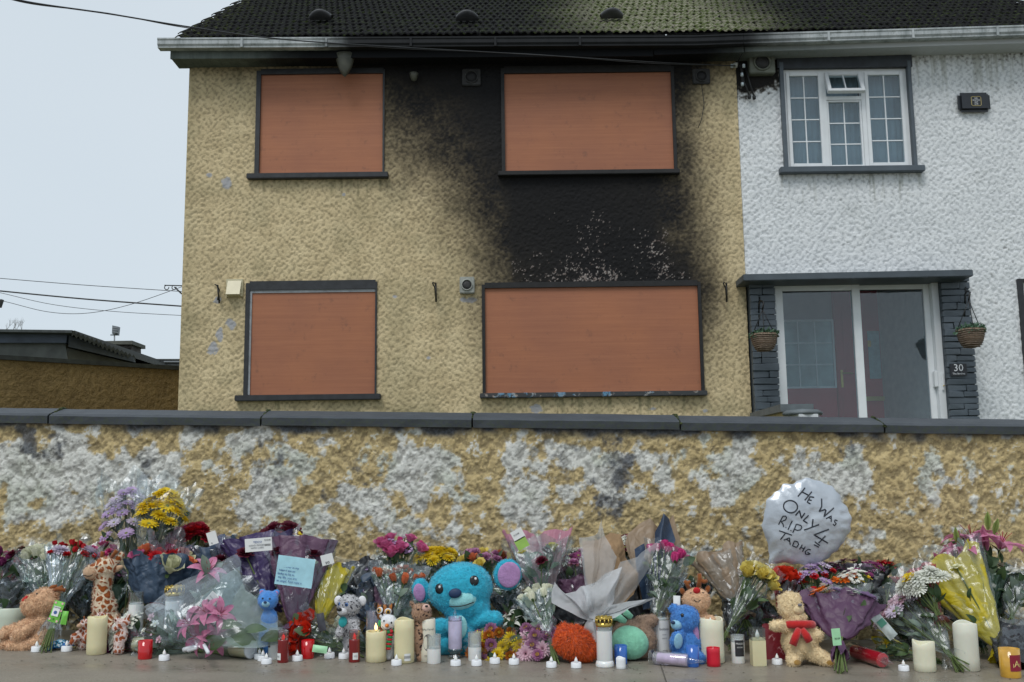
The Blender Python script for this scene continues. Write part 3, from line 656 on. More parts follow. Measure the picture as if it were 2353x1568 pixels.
# number plate
q = wrect(2183, 836, 2222, 864, HY - .14); sg = box('number_plate', q[0], q[1], HY - .14, HY - .132, q[2], q[3], mat('slate_plate', (.012, .013, .018), .3, .2, 20, world=True), wroot, .002)
ink = mat('white_lettering', (.75, .77, .8), .5, .03, 10)
def writing(name, body, size, centre, m, parent=None, roll=0, euler=None, align='CENTER', shear=0):
    o = add(name, text_mesh(body, size, m, align=align, shear=shear), parent); o.location = Vector(centre) - (world_loc(parent) if parent else Vector((0, 0, 0)))
    o.rotation_euler = euler or (PI / 2, roll, 0); return o
writing('lettering', '30', .105, ((q[0] + q[1]) / 2, HY - .1415, (q[2] + q[3]) / 2 + .018), ink, wroot); writing('lettering', 'The Birches', .027, ((q[0] + q[1]) / 2, HY - .1415, q[2] + .022), ink, wroot)
# alarm box
ab = part('alarm_box', wroot, P(2241, 233, HY - .06)); q = wrect(2204, 211, 2278, 255, HY - .07)
box('cover', q[0], q[1], HY - .07, HY + .0, q[2], q[3], mat('alarm_black', (.015, .018, .024), .35, .2, 10, world=True), ab, .03)
gold = mat('gold_line', (.40, .33, .14), .5, .1, 10); mx, mz = (q[0] + q[1]) / 2 + .01, (q[2] + q[3]) / 2
for k in range(1):
    V, Fc = tube_geo([Vector((mx + s * .052, HY - .072, mz + u * .052)) - world_loc(ab) for s, u in ((-1, -.8), (-1, .8), (-.8, 1), (.8, 1), (1, .8), (1, -.8), (.8, -1), (-.8, -1), (-1, -.8))], .004, 5)
    add('emblem_ring', mesh('emblem_ring', V, Fc, gold), ab)
for i, s in enumerate(('WE', 'WATCH', '24/7', 'LIVE')): writing('lettering', s, .022, (mx, HY - .0715, mz + .033 - i * .022), ink, ab)

# ---------------------------------------------------------------- roof, gutters, eaves
RY = HY - .24                                            # front edge of the tiles
RZ = P(440, 88, RY).z; PIT = math.radians(34)
def roofz(y): return RZ + (y - RY) * math.tan(PIT)
def roof_mat():
    t = NT('mossy_tile'); v = t.n('ShaderNodeNewGeometry').outputs['Position']; s = t.n('ShaderNodeSeparateXYZ'); t.l(v, s.inputs[0])
    oi = t.n('ShaderNodeObjectInfo').outputs['Random']; a = t.noise(v, 5, 6, .7); b = t.noise(v, 38, 4, .7); big = t.noise(v, .9, 3)
    c = t.ramp(b, [(.3, (.006, .006, .007)), (.55, (.011, .011, .012)), (.75, (.026, .025, .023))])
    # washed pale and green band over the middle of the pair
    mr = t.n('ShaderNodeMapRange', interpolation_type='SMOOTHSTEP'); mr.inputs[1].default_value = .2; mr.inputs[2].default_value = 2.0; t.l(t.math('ADD', s.outputs[0], t.math('MULTIPLY', big, .8)), mr.inputs[0])
    mr2 = t.n('ShaderNodeMapRange', interpolation_type='SMOOTHSTEP'); mr2.inputs[1].default_value = 4.1; mr2.inputs[2].default_value = 2.6; t.l(t.math('ADD', s.outputs[0], t.math('MULTIPLY', big, .8)), mr2.inputs[0])
    band = t.math('MULTIPLY', mr.outputs[0], mr2.outputs[0])
    pale = t.ramp(t.math('ADD', b, t.math('MULTIPLY', band, .15)), [(.5, (0,) * 3), (.58, (1,) * 3)])
    c = t.mix(t.math('MULTIPLY', t.math('POWER', band, 2.0), pale), c, (.25, .235, .185))
    mo = t.ramp(t.math('ADD', t.noise(v, 16, 5, .75), t.math('MULTIPLY', band, .10)), [(.53, (0,) * 3), (.63, (1,) * 3)])
    c = t.mix(t.math('MULTIPLY', mo, t.math('MULTIPLY_ADD', band, .45, .5)), c, t.mix(b, (.022, .040, .008), (.075, .10, .02)))
    mr3 = t.n('ShaderNodeMapRange', interpolation_type='SMOOTHSTEP'); mr3.inputs[1].default_value = -2.9; mr3.inputs[2].default_value = -3.6; t.l(s.outputs[0], mr3.inputs[0])
    c = t.mix(t.math('MULTIPLY', mr3.outputs[0], t.math('MULTIPLY', mo, .8)), c, (.06, .07, .02))
    t.base(c); t.b.inputs['Roughness'].default_value = .9; t.b.inputs['Specular IOR Level'].default_value = .06; t.bump(b, .6, .01); return t.m
rm = roof_mat()
tw, gauge = .0762, .232
def tile_mesh():
    V, Fc = [], []; n = 6; prof = [0, .35, .85, 1.0, .85, .35, 0]
    for th in (0, 1):
        for row, y in ((0, 0), (1, gauge + .05)):
            for i in range(n + 1):
                V.append(Vector((tw * (i / n), y * math.cos(PIT), y * math.sin(PIT) + (.022 * prof[i] + .016) * (1 if row == 0 else .6) - th * .016)))
    k = n + 1
    for i in range(n):
        Fc.append((i, i + 1, k + i + 1, k + i)); Fc.append((2 * k + i + 1, 2 * k + i, i, i + 1)[::1])
    return mesh('tile', V, Fc, rm)
tile_me = tile_mesh()
def roof(root, xa, xb, nm):
    rf = part('roof', root, (xa, RY, RZ)); off = world_loc(rf); r = random.Random(nm)
    rows = 16; cnt = 0; V, Fc = [], []
    tv = [v.co.copy() for v in tile_me.vertices]; tf = [tuple(p.vertices) for p in tile_me.polygons]
    near = []
    for row in range(rows):
        y = RY + row * gauge * math.cos(PIT); z = RZ + row * gauge * math.sin(PIT)
        x = xa - (tw / 2 if row % 2 else 0)
        while x < xb - tw * .5:
            if x > xa - .06:
                j = Vector((r.uniform(-.003, .003), r.uniform(-.006, .006), r.uniform(-.004, .004)))
                near.append((row, Vector((x, y, z)) + j))
            x += tw
    for i, (row, p) in enumerate(near):
        if cnt < 298 and p.x < 5.2:
            o = bpy.data.objects.new('tile', tile_me); link(o, rf); o.location = p - off; cnt += 1
        else:
            b = len(V); V += [p - off + v for v in tv]; Fc += [tuple(b + q for q in f) for f in tf]
    tag(add('tiling', mesh('tiling', V, Fc, rm), rf), kind='stuff')
    ya, yb = RY + .02, HY + 3.75
    V = [Vector((xa, ya, roofz(ya) - .03)), Vector((xb, ya, roofz(ya) - .03)), Vector((xb, yb, roofz(yb) - .03)), Vector((xa, yb, roofz(yb) - .03)), Vector((xa, 2 * yb - ya, roofz(ya) - .03)), Vector((xb, 2 * yb - ya, roofz(ya) - .03))]
    add('underlay', mesh('underlay', [v - off for v in V], [(0, 1, 2, 3), (3, 2, 5, 4)], mat('felt', (.02, .02, .022), .9)), rf)
    return rf
XG = XL - .085
yr = roof(yroot, XG, XS - .02, 3); wr = roof(wroot, XS - .02 + tw * .25, XR, 4)
gable = part('gable', yroot, (XL, HY, ZT)); o = world_loc(gable); yb = HY + 3.7
V = [Vector((XL + .05, HY + .05, ZT - .02)), Vector((XL + .05, HY + 7.35, ZT - .02)), Vector((XL + .05, yb, roofz(yb) - .08)), Vector((XL + .05, HY + .05, roofz(HY) - .06)), Vector((XL + .05, HY + 7.35, roofz(HY) - .06))]
add('gable_top', mesh('gable_top', [v - o for v in V], [(0, 1, 4, 2, 3)], MATS['gable_roughcast']), gable)
vent_m = mat('roof_vent', (.055, .057, .062), .6, .3, 12, .4, 60, world=True)
for px, py in ((740, 52), (1074, 54), (1404, 49)):
    p = P(px, py, RY + .5); t_ = (p.z - RZ); Yv = RY + .5
    for _ in range(6): Yv = RY + (P(px, py, Yv).z - RZ) / math.tan(PIT)
    p = P(px, py, Yv); V, Fc = [], []
    for i in range(9):
        for k in range(13):
            a = PI * k / 12; u = i / 8
            V.append(Vector(((-.11 + .22 * u) * (1 if True else 1), -.08 * math.sin(a) * math.sin(PI * (.1 + .8 * u)) ** .5 , .0 + .0)) + Vector((0, -.10 * math.cos(a) * .5, .062 * math.sin(a) * math.sin(PI * (.08 + .84 * u)) ** .6)))
    for i in range(8):
        for k in range(12): Fc.append((i * 13 + k, i * 13 + k + 1, (i + 1) * 13 + k + 1, (i + 1) * 13 + k))
    vo = add('roof_vent', mesh('roof_vent', V, Fc, vent_m, True), yr, p + Vector((0, -.02, .03)) - world_loc(yr)); vo.rotation_euler = (PIT, 0, 0); vo.scale = (1.15, 1.3, 2.1)
def gutter_mat():
    t = NT('sooty_gutter'); v = t.n('ShaderNodeNewGeometry').outputs['Position']; mp = t.n('ShaderNodeMapping'); mp.inputs['Scale'].default_value = (1, 1, .12); t.l(v, mp.inputs[0])
    st = t.noise(mp.outputs[0], 9, 5, .7); c = t.ramp(st, [(.3, (.20, .23, .23)), (.5, (.39, .42, .43)), (.75, (.54, .57, .58))])
    c = t.mix(t.ramp(t.noise(v, 18, 4, .7), [(.55, (0,) * 3), (.75, (.6,) * 3)]), c, (.07, .08, .05))
    c = t.mix(t.math('MULTIPLY', soot_nodes(t, v, -1.6, 2.4, .6, .9), .98), c, (.009, .010, .012)); t.base(c); t.b.inputs['Roughness'].default_value = .6; t.b.inputs['Specular IOR Level'].default_value = .15; return t.m
gm_ = gutter_mat(); 
def fascia_mat():
    t = NT('sooty_fascia'); v = t.n('ShaderNodeNewGeometry').outputs['Position']; mp = t.n('ShaderNodeMapping'); mp.inputs['Scale'].default_value = (1, 1, .15); t.l(v, mp.inputs[0])
    s = t.n('ShaderNodeSeparateXYZ'); t.l(v, s.inputs[0])
    c = t.ramp(t.noise(mp.outputs[0], 7, 5, .7), [(.3, (.075, .095, .085)), (.7, (.17, .195, .185))])
    mr = t.n('ShaderNodeMapRange', interpolation_type='SMOOTHSTEP'); mr.inputs[1].default_value = 2.2; mr.inputs[2].default_value = 4.6; t.l(s.outputs[0], mr.inputs[0])
    c = t.mix(mr.outputs[0], c, (.48, .50, .51)); c = t.mix(soot_nodes(t, v, -2.2, 2.1, .9, .7), c, (.010, .011, .013)); t.base(c); t.b.inputs['Roughness'].default_value = .7; t.b.inputs['Specular IOR Level'].default_value = .12; return t.m
fm_ = fascia_mat()
def gutter(root, pts, parts_name='gutter'):
    g = part(parts_name, root, pts[0]); off = world_loc(g); V, Fc = [], []
    prof = [(0, 0), (-.012, .004), (-.012, -.012), (-.004, -.02), (-.004, -.062), (.012, -.082), (.012, -.098), (.10, -.098), (.10, 0), (.09, 0), (.09, -.08), (.02, -.08), (.01, -.05), (.008, 0)]
    k = len(prof)
    for p in pts:
        for (y, z) in prof: V.append(Vector(p) + Vector((0, y, z)) - off)
    for s in range(len(pts) - 1):
        for q in range(k): q2 = (q + 1) % k; Fc.append((s * k + q, s * k + q2, (s + 1) * k + q2, (s + 1) * k + q))
    Fc.append(tuple(range(k))[::-1]); Fc.append(tuple((len(pts) - 1) * k + q for q in range(k)))
    me = mesh('channel', V, Fc, gm_); add('channel', me, g)
    for s in range(1, int((pts[-1].x - pts[0].x) / .9)):
        x = pts[0].x + .9 * s; f = (x - pts[0].x) / (pts[-1].x - pts[0].x); zz = np.interp(x, [q.x for q in pts], [q.z for q in pts])
        box('gutter_bracket', x - .012, x + .012, GY - .016, GY + .02, zz - .104, zz - .002, gm_, g)
    return g
GY = HY - .36
gutter(yroot, [P(362, 89, GY), P(900, 86.5, GY), P(1600, 83, GY), P(1708, 79, GY)])
gutter(wroot, [P(1709, 79, GY), P(2353, 59.5, GY), P(2700, 49, GY)])
FY = HY - .25
def strip(root, pa, pb, Y0, Y1, h, m, name):
    off = world_loc(root); V = []
    for p in (pa, pb):
        for (y, z) in ((Y0, 0), (Y0, -h), (Y1, -h), (Y1, 0)): V.append(Vector((p.x, y, p.z + z)) - off)
    return add(name, mesh(name, V, [(0, 1, 5, 4), (1, 2, 6, 5), (2, 3, 7, 6), (3, 0, 4, 7), (3, 2, 1, 0), (4, 5, 6, 7)], m), root)
strip(yroot, P(392, 110, FY), P(1500, 104, FY), FY, FY + .02, .125, fm_, 'fascia')
strip(yroot, P(1502, 104, FY), P(1708, 98, FY), FY - .01, FY + .02, .115, fm_, 'fascia')
strip(wroot, P(1710, 96, FY), P(2700, 65, FY), FY - .01, FY + .02, .12, fm_, 'fascia')
# soffit boards, each a piece
def soff(root, xa, xb, za, zb, m):
    x = xa; n = 0; s = part('soffit', root, (xa, FY, za))
    while x < xb - .01:
        w = min(.10, xb - x); f = (x - xa) / (xb - xa); z = za + (zb - za) * f
        box('soffit_board', x + .002, x + w - .002, FY + .021, HY + .02, z, z + .012, m, s); x += w
    return s
zA, zB_, zC = P(392, 137, FY).z + .012, P(1708, 121, FY).z + .012, P(2700, 92, FY).z + .012
soff(yroot, P(392, 137, FY).x, P(1708, 121, FY).x, zA, zB_, fm_); soff(wroot, P(1710, 121, FY).x, P(2690, 90, FY).x, zB_, zC, fm_)
# wall pieces on the houses
plastic = mat('aged_vent', (.30, .31, .28), .5, .3, 10, world=True); soot_v = mat('sooty_vent', (.03, .03, .03), .7, .5, 15, world=True)
def square_vent(root, x0, y0, x1, y1, m, hole, name='wall_vent', out=.05):
    v = part(name, root, P((x0 + x1) / 2, (y0 + y1) / 2, HY - out)); q = wrect(x0, y0, x1, y1, HY - out); cx_, cz_ = (q[0] + q[1]) / 2, (q[2] + q[3]) / 2; r = min(q[1] - q[0], q[3] - q[2]) * .34
    box('vent_box', q[0], q[1], HY - out, HY + .01, q[2], q[3], m, v, .008)
    lathe('vent_ring', [(r * 1.15, 0), (r * 1.15, .014), (r * .95, .014), (r * .95, .002), (0, .002)], m, v, 20, loc=Vector((cx_, HY - out, cz_)) - world_loc(v)).rotation_euler = (PI / 2, 0, 0)
    lathe('vent_opening', [(r * .9, 0), (r * .9, .006), (r * .3, .010), (0, .010)], hole, v, 16, loc=Vector((cx_, HY - out - .001, cz_)) - world_loc(v)).rotation_euler = (PI / 2, 0, 0)
square_vent(yroot, 1056, 636, 1090, 674, plastic, soot_v); square_vent(wroot, 1722, 119, 1781, 168, mat('sooty_box', (.13, .14, .11), .6, .4, 8, world=True), soot_v, 'alarm_sounder', .09)
square_vent(yroot, 1062, 158, 1104, 196, soot_v, charred, out=.03); square_vent(yroot, 1592, 158, 1632, 192, soot_v, charred, out=.03)
q = wrect(517, 642, 556, 681, HY - .06); vv = part('vent_cover', yroot, P(537, 660, HY - .06)); crm = mat('cream_plastic', (.55, .50, .33), .4, .08, 12, world=True)
box('vent_box', q[0], q[1], HY - .03, HY + .01, q[2], q[3] + .01, crm, vv, .004)
off = world_loc(vv); a, b, c, d = q[0] + .02, q[1] - .015, q[2], q[3] - .01
add('cowl', mesh('cowl', [Vector(t_) - off for t_ in ((a, HY - .03, d), (b, HY - .03, d), (b, HY - .10, c + .015), (a, HY - .10, c + .015), (a, HY - .03, c), (b, HY - .03, c))], [(0, 1, 2, 3), (3, 2, 5, 4), (0, 3, 4), (1, 5, 2)], crm), vv)
iron = mat('black_iron', (.012, .013, .014), .5, .3, 20, world=True)
def scroll(root, pts, Y, r=.007, name='basket_bracket'): return tube(name, [P(x, y, Y2) for x, y, Y2 in pts], r, iron, root)
for (x, y0_, y1_) in ((500, 655, 697), (1001, 650, 694), (1669, 650, 694)):
    b = part('basket_bracket', yroot, P(x, y0_, HY - .05)); hk = 6 if x == 500 else 0
    tube('back_bar', [P(x, y0_, HY - .035), P(x + (4 if x == 500 else 1), y1_, HY - .035)], .010, iron, b); tube('arm', [P(x, y0_ + 2, HY - .04), P(x - 6, y0_ - 1, HY - .2), P(x - 7 + hk, y0_ + 1, HY - .32), P(x - 2 + hk, y0_ + 12, HY - .25), P(x, y1_ - 8, HY - .05)], .007, iron, b)
drip = mat('melted_plastic', (.07, .072, .055), .5, .3, 10, .4, 40, world=True)
p = P(793, 132, HY - .2); ml = lathe('melted_lamp', [(.0, -.20), (.035, -.19), (.075, -.12), (.10, -.04), (.115, .03), (.10, .04), (0, .04)], drip, yroot, 20, zf=lambda i, a: .03 * math.sin(a) * (i < 3), loc=p - yroot.location)
ml.scale = (.95, .7, 1)
for (x, y, s) in ((951, 175, 1.0), (1690, 150, .6)):
    p = P(x, y, HY - .08); lm = lathe('broken_light', [(.0, -.06 * s), (.03 * s, -.045 * s), (.045 * s, 0), (.05 * s, .03 * s), (0, .035 * s)], drip if x == 951 else plastic, yroot, 12, loc=p - yroot.location)
for pts in ([(1706, 152), (1709, 190), (1713, 196), (1722, 222)], [(1712, 152), (1724, 195), (1733, 224)], [(1700, 150), (1706, 170), (1704, 200)]):
    tube('hanging_cable', [P(x, y, HY - .05) for x, y in pts], .009, iron, wroot)
for x, y in ((1722, 223), (1733, 224)): lathe('cable_gland', [(0, -.03), (.018, -.02), (.02, .01), (.008, .03), (0, .03)], iron, wroot, 8, loc=P(x, y, HY - .05) - wroot.location)
for x, y in ((1682, 152), (1709, 152), (1705, 172), (1706, 194), (1222, 124)):
    lathe('insulator', [(0, -.02), (.016, -.018), (.016, .018), (0, .02)], mat('porcelain', (.45, .52, .56), .3, .1, 20), yroot if x < 1690 else wroot, 8, loc=P(x, y, HY - .09) - (yroot if x < 1690 else wroot).location)
tube('loose_wire', [P(1612, 195, HY - .04), P(1618, 240, HY - .03), P(1612, 275, HY - .03), P(1604, 295, HY - .03)], .004, iron, yroot)
sb = part('gable_bracket', yroot, P(412, 672, HY + .4)); YB = HY + .35
tube('arm', [P(378, 656, YB), P(420, 657, YB)], .006, iron, sb); 
for cx_ in (384, 401): tube('scroll', [P(cx_ + 5 * math.cos(a) - 1, 661 - 5 * math.sin(a), YB) for a in [k * .5 for k in range(3, 14)]], .005, iron, sb)
tube('brace', [P(401, 660, YB), P(418, 676, YB)], .008, iron, sb)

# ---------------------------------------------------------------- hanging baskets
wick = mat('wicker', (.13, .085, .055), .8, .4, 30, .5, 80); leafg = mat('basket_leaves', (.05, .11, .06), .6, .4, 20, rnd=.3)
def basket(px, ptop, pbot, w, hook, label, Y):
    c = P(px, ptop, Y); m_ = mpp(c); R = w * m_ / 2; Hh = (pbot - ptop) * m_; root = empty('hanging_basket', P(px, pbot, Y), label, 'hanging basket', 'hanging baskets either side of the sliding door')
    off = root.location
    lathe('basket', [(R * .25, 0), (R * .55, Hh * .08), (R * .85, Hh * .42), (R, Hh), (R * .93, Hh), (R * .5, Hh * .7), (0, Hh * .7)], wick, root, 26, zf=lambda i, a: .004 * math.sin(a * 13))
    for k in range(9):
        z = Hh * (.08 + .105 * k); rr = R * (.55 + .45 * min(1, ((z / Hh - .08) / .92)) ** .6) * 1.015
        V, Fc = tube_geo([Vector((rr * math.cos(a), rr * math.sin(a), z + .003 * math.sin(5 * a))) for a in [2 * PI * j / 24 for j in range(25)]], .0065, 4)
        add('willow_band', mesh('willow_band', V, Fc, mat('willow', (.21, .16, .12), .8, .4, 40), True), root)
    V, Fc = [], []
    for _ in range(650):
        a, rr = random.uniform(0, 2 * PI), R * math.sqrt(random.random()) * 1.0; p = Vector((rr * math.cos(a), rr * math.sin(a), Hh * random.uniform(.85, 1.12) + (R - rr) * .45 * random.random()))
        n = Vector((random.gauss(0, 1), random.gauss(0, 1), random.gauss(.6, 1))).normalized(); t_ = n.orthogonal().normalized(); b_ = n.cross(t_); s = random.uniform(.012, .026); o = len(V)
        V += [p, p + t_ * s + b_ * s * .4, p + t_ * s * 1.9, p + t_ * s - b_ * s * .4]; Fc.append((o, o + 1, o + 2, o + 3))
    tag(add('leaves', mesh('leaves', V, Fc, leafg), root), kind='stuff')
    hp = P(hook[0], hook[1], Y)
    for a in (.3, 2.4, 4.5): tube('chain', [off + Vector((R * .95 * math.cos(a), R * .95 * math.sin(a), Hh)), hp], .0045, iron, root, 4)
    return root
BY = HY - .42
basket(1757, 768, 808, 62, (1752, 712), 'brown wicker hanging basket with sparse green plants left of the sliding door', BY)
basket(2233, 757, 800, 63, (2226, 690), 'brown wicker hanging basket with green plants beside the house number plate', BY)
for hx, hy, wy in ((1752, 712, 690), (2226, 690, 668)):
    b = part('basket_bracket', wroot, P(hx - 8, wy + 20, HY - .11))
    tube('back_bar', [P(hx - 7, wy - 8, HY - .115), P(hx - 10, wy + 60, HY - .115)], .010, iron, b)
    tube('arm', [P(hx - 8, wy + 30, HY - .12), P(hx - 8, wy + 8, HY - .25), P(hx - 3, wy + 1, HY - .36), P(hx + 3, wy + 4, HY - .42), P(hx, hy, BY)], .009, iron, b)
# ---------------------------------------------------------------- low party wall and pier between the two gardens
pr = empty('garden_pier', P(1856, 960, 6.4), 'white garden pier and sloping wall with grey coping behind the front wall', 'pier')
off = pr.location; Yp = 6.4; a, b = P(1836, 952, Yp), P(1880, 952, Yp)
box('pier', a.x, b.x, Yp, Yp + .3, .5, a.z, mat('pier_white', (.62, .65, .67), .8, .1, 10, .3, 60, world=True), pr)
c0, c1 = P(1824, 939, Yp - .05), P(1899, 939, Yp - .05); zz0 = a.z
capm = mat('pier_cap', (.11, .13, .14), .6, .25, 12, .3, 60, world=True)
lathe('cap', [(.0, 0), (.135, 0), (.14, .02), (.11, .04), (0, .052)], capm, pr, 8, loc=Vector(((c0.x + c1.x) / 2, Yp + .12, zz0)) - off).scale = (.95, 1, .8)
q0, q1 = P(1752, 962, Yp + 2.6), P(1832, 946, Yp + .25)
V = []
for p, w in ((q0, .11), (q1, .11)):
    V += [Vector((p.x - w, p.y, p.z)), Vector((p.x + w, p.y, p.z)), Vector((p.x + w, p.y, p.z + .05)), Vector((p.x - w, p.y, p.z + .05))]
add('coping', mesh('coping', [v - off for v in V], [(0, 1, 2, 3), (4, 7, 6, 5), (0, 4, 5, 1), (1, 5, 6, 2), (2, 6, 7, 3), (3, 7, 4, 0)], capm), pr)
V = []
for p in (q0, q1): V += [Vector((p.x - .08, p.y, .4)), Vector((p.x + .08, p.y, .4)), Vector((p.x + .08, p.y, p.z - .001)), Vector((p.x - .08, p.y, p.z - .001))]
add('wall_face', mesh('wall_face', [v - off for v in V], [(0, 1, 2, 3), (4, 7, 6, 5), (0, 4, 5, 1), (1, 5, 6, 2), (2, 6, 7, 3), (3, 7, 4, 0)], MATS['gable_roughcast']), pr)

# ---------------------------------------------------------------- left: side wall, sheds, chimney, floodlight, tree, wires
def quad_wall(name, pts, m, parent, thick=.2):
    off = world_loc(parent); V = [Vector(p) - off for p in pts]; n = len(V); V += [v + Vector((0, thick, 0)) for v in V]
    F_ = [tuple(range(n)), tuple(range(2 * n - 1, n - 1, -1))] + [(i, (i + 1) % n, n + (i + 1) % n, n + i) for i in range(n)]
    return add(name, mesh(name, V, F_, m), parent)
ochm = NT('ochre_roughcast'); v = ochm.n('ShaderNodeNewGeometry').outputs['Position']; h1 = ochm.noise(v, 16, 5, .65)
ochm.base(ochm.mix(.5, ochm.ramp(h1, [(.3, (.10, .062, .018)), (.7, (.27, .18, .065))]), ochm.ramp(ochm.noise(v, 2, 4), [(.35, (.16, .105, .035)), (.65, (.26, .18, .07))])))
ochm.b.inputs['Roughness'].default_value = .85; ochm.bump(h1, 1.0, .06)
sw_ = empty('side_wall', P(100, 900, 11), 'dark ochre roughcast yard wall with black coping beside the yellow house', 'wall')
A0, A1 = P(-500, 797, 9.6), P(430, 852, 12.6)
quad_wall('roughcast', [Vector((A0.x, A0.y, .4)), Vector((A1.x, A1.y, .4)), A1, A0], ochm.m, sw_)
up = Vector((0, 0, .05)); fw = Vector((0, -.04, 0))
quad_wall('coping', [A0 + fw, A1 + fw, A1 + fw + up, A0 + fw + up], mat('dark_coping', (.022, .026, .022), .7, .5, 12, .5, 60, world=True), sw_, .28)
sh = empty('shed', P(80, 830, 15), 'grey outbuilding with slate blue fascia and corrugated mono pitch roof', 'shed')
blk = mat('shed_block', (.12, .13, .125), .85, .3, 4, .3, 30, world=True); fas = mat('shed_fascia', (.070, .092, .13), .55, .25, 6, world=True); dkr = mat('shed_roof', (.045, .055, .055), .7, .4, 8, .4, 30, world=True)
quad_wall('wall_front', [P(-400, 880, 15), P(165, 880, 15), P(150, 790, 15), P(-400, 780, 15)], blk, sh, 4)
quad_wall('wall_end', [P(151, 880, 15.01), P(310, 880, 16), P(308, 836, 16), P(154, 800, 15.01)], blk, sh, 3)
quad_wall('fascia', [P(-400, 787, 14.9), P(152, 788, 14.9), P(154, 768, 14.9), P(-400, 762, 14.9)], fas, sh, .08)
quad_wall('fascia', [P(157, 797, 14.85), P(307, 832, 15.85), P(308, 822, 15.85), P(158, 771, 14.85)], fas, sh, .08)
a, b = P(-400, 758, 14.7), P(165, 765, 14.7); c = P(312, 824, 15.9); up = Vector((0, 0, .04))
quad_wall('roof_edge', [a, b, b + up, a + up], dkr, sh, 5)
n = 30; V, Fc = [], []
for i in range(n + 1):
    f = i / n; p = b.lerp(c, f) + Vector((0, 0, .05 * (i % 2)))
    V += [p, p + Vector((0, 4, 0)), p - Vector((0, 0, .06)), ]
for i in range(n): Fc += [(3 * i, 3 * i + 3, 3 * i + 4, 3 * i + 1), (3 * i, 3 * i + 2, 3 * i + 5, 3 * i + 3)]
add('corrugated_sheet', mesh('corrugated_sheet', [v - sh.location for v in V], Fc, dkr), sh)
ch = empty('brick_stack', P(275, 808, 22), 'dark squat chimney block rising behind the shed roof', 'chimney')
st_ = mat('dark_brick', (.06, .055, .05), .85, .4, 6, .6, 20, world=True)
quad_wall('stack', [P(236, 850, 22), P(302, 850, 22), P(301, 792, 22), P(236, 792, 22)], st_, ch, .6); quad_wall('cap', [P(232, 791.5, 21.9), P(304, 791.5, 21.9), P(304, 783, 21.9), P(232, 784, 21.9)], mat('stack_cap', (.10, .105, .09), .8, .3, 6, world=True), ch, .8)
for i in range(4): quad_wall('brick_course', [P(235, 799 + i * 8, 21.95), P(303, 799 + i * 8, 21.95), P(303, 797 + i * 8, 21.95), P(235, 797 + i * 8, 21.95)], st_, ch, .05)
s2 = empty('shed', P(360, 850, 18), 'low dark ribbed shed roof between the slate blue fascia and yellow house', 'shed')
quad_wall('gable', [P(305, 870, 18), P(420, 870, 18), P(420, 832, 18), P(360, 836, 18), P(308, 822, 18)], mat('mossy_roof', (.05, .06, .045), .8, .4, 8, world=True), s2, 3)
for i in range(4): quad_wall('roof_rib', [P(330 + i * 6, 829 + i * 6, 17.9), P(425, 829 + i * 6, 17.9), P(425, 825 + i * 6, 17.9), P(326 + i * 6, 825 + i * 6, 17.9)], dkr, s2, .1)
fl = empty('floodlight', P(263, 790, 30), 'grey floodlight on a thin pole above the chimney block', 'floodlight'); stl = mat('galvanised', (.22, .24, .26), .5, .2, 10, world=True)
tube('pole', [P(263, 810, 30), P(263, 769, 30)], .022, stl, fl); tube('bracket', [P(254, 770, 30), P(274, 770, 30)], .02, stl, fl)
q = [P(257, 767, 29.95), P(270, 768, 29.95), P(272, 751, 29.95), P(258, 748, 29.95)]; quad_wall('lamp_head', q, mat('lamp_grey', (.16, .18, .2), .4, .3, 10, world=True), fl, .15)
for k in range(3): quad_wall('louvre', [P(258, 764 - k * 5, 29.8), P(270, 765 - k * 5, 29.8), P(270, 763 - k * 5, 29.8), P(258, 762 - k * 5, 29.8)], stl, fl, .1)
tr = empty('bare_tree', P(30, 800, 45), 'bare pale twigs of a distant tree above the shed roof', 'tree'); V, Fc = [], []; bark = mat('pale_bark', (.30, .30, .30), .9, .2, 5, world=True)
def twig(p, d, L, r, n):
    if n == 0 or L < .1: return
    q = p + d * L; tube_geo([p - tr.location, q - tr.location], [r, r * .6], 4, V, Fc, False)
    for _ in range(3 if n > 2 else 2):
        twig(p.lerp(q, random.uniform(.5, 1)), (d + Vector((random.uniform(-.6, .6), random.uniform(-.4, .4), random.uniform(-.05, .5)))).normalized(), L * random.uniform(.55, .8), r * .6, n - 1)
for k in range(4): twig(P(10 + k * 14, 775, 45), Vector((random.uniform(-.3, .3), 0, 1)).normalized(), .42, .013, 5)
add('trunk', mesh('trunk', V, Fc, bark), tr)
pole_ = empty('lamp_bracket', P(-2, 700, 20), 'dark end of a street fitting cut by the picture edge', 'street fitting'); quad_wall('arm', [P(-14, 706, 20), P(-2, 706, 20), P(4, 688, 20), P(-14, 688, 20)], iron, pole_, .1)
def wire(pts, r, label, Y=None):
    P3 = [P(x, y, yy) for x, y, yy in pts]; out = []
    for i in range(len(P3) - 1):                                   # Catmull-Rom through the measured points
        p0, p1, p2, p3 = P3[max(i - 1, 0)], P3[i], P3[i + 1], P3[min(i + 2, len(P3) - 1)]
        for k in range(10):
            t_ = k / 10; out.append(.5 * ((2 * p1) + (p2 - p0) * t_ + (2 * p0 - 5 * p1 + 4 * p2 - p3) * t_ ** 2 + (3 * p1 - p0 - 3 * p2 + p3) * t_ ** 3))
    out.append(P3[-1]); o = tube('overhead_cable', out, r, iron, None, 5); return tag(o, label, 'cable')
twist = [(-60, -30, 5.6), (60, 4, 6.2), (250, 32, 7), (433, 62, 7.8), (640, 90, 8.6), (900, 108, 9.3), (1220, 126, 9.9), (1480, 142, 10.2), (1690, 152, 10.4)]
wire(twist, .0062, 'thick twisted black service cable running from top corner across roof to the houses')
wire([(x, y + (3.0 if i % 2 else -1.0), Y) for i, (x, y, Y) in enumerate(twist)], .0038, 'thin black strand coiled round the service cable over the roof')
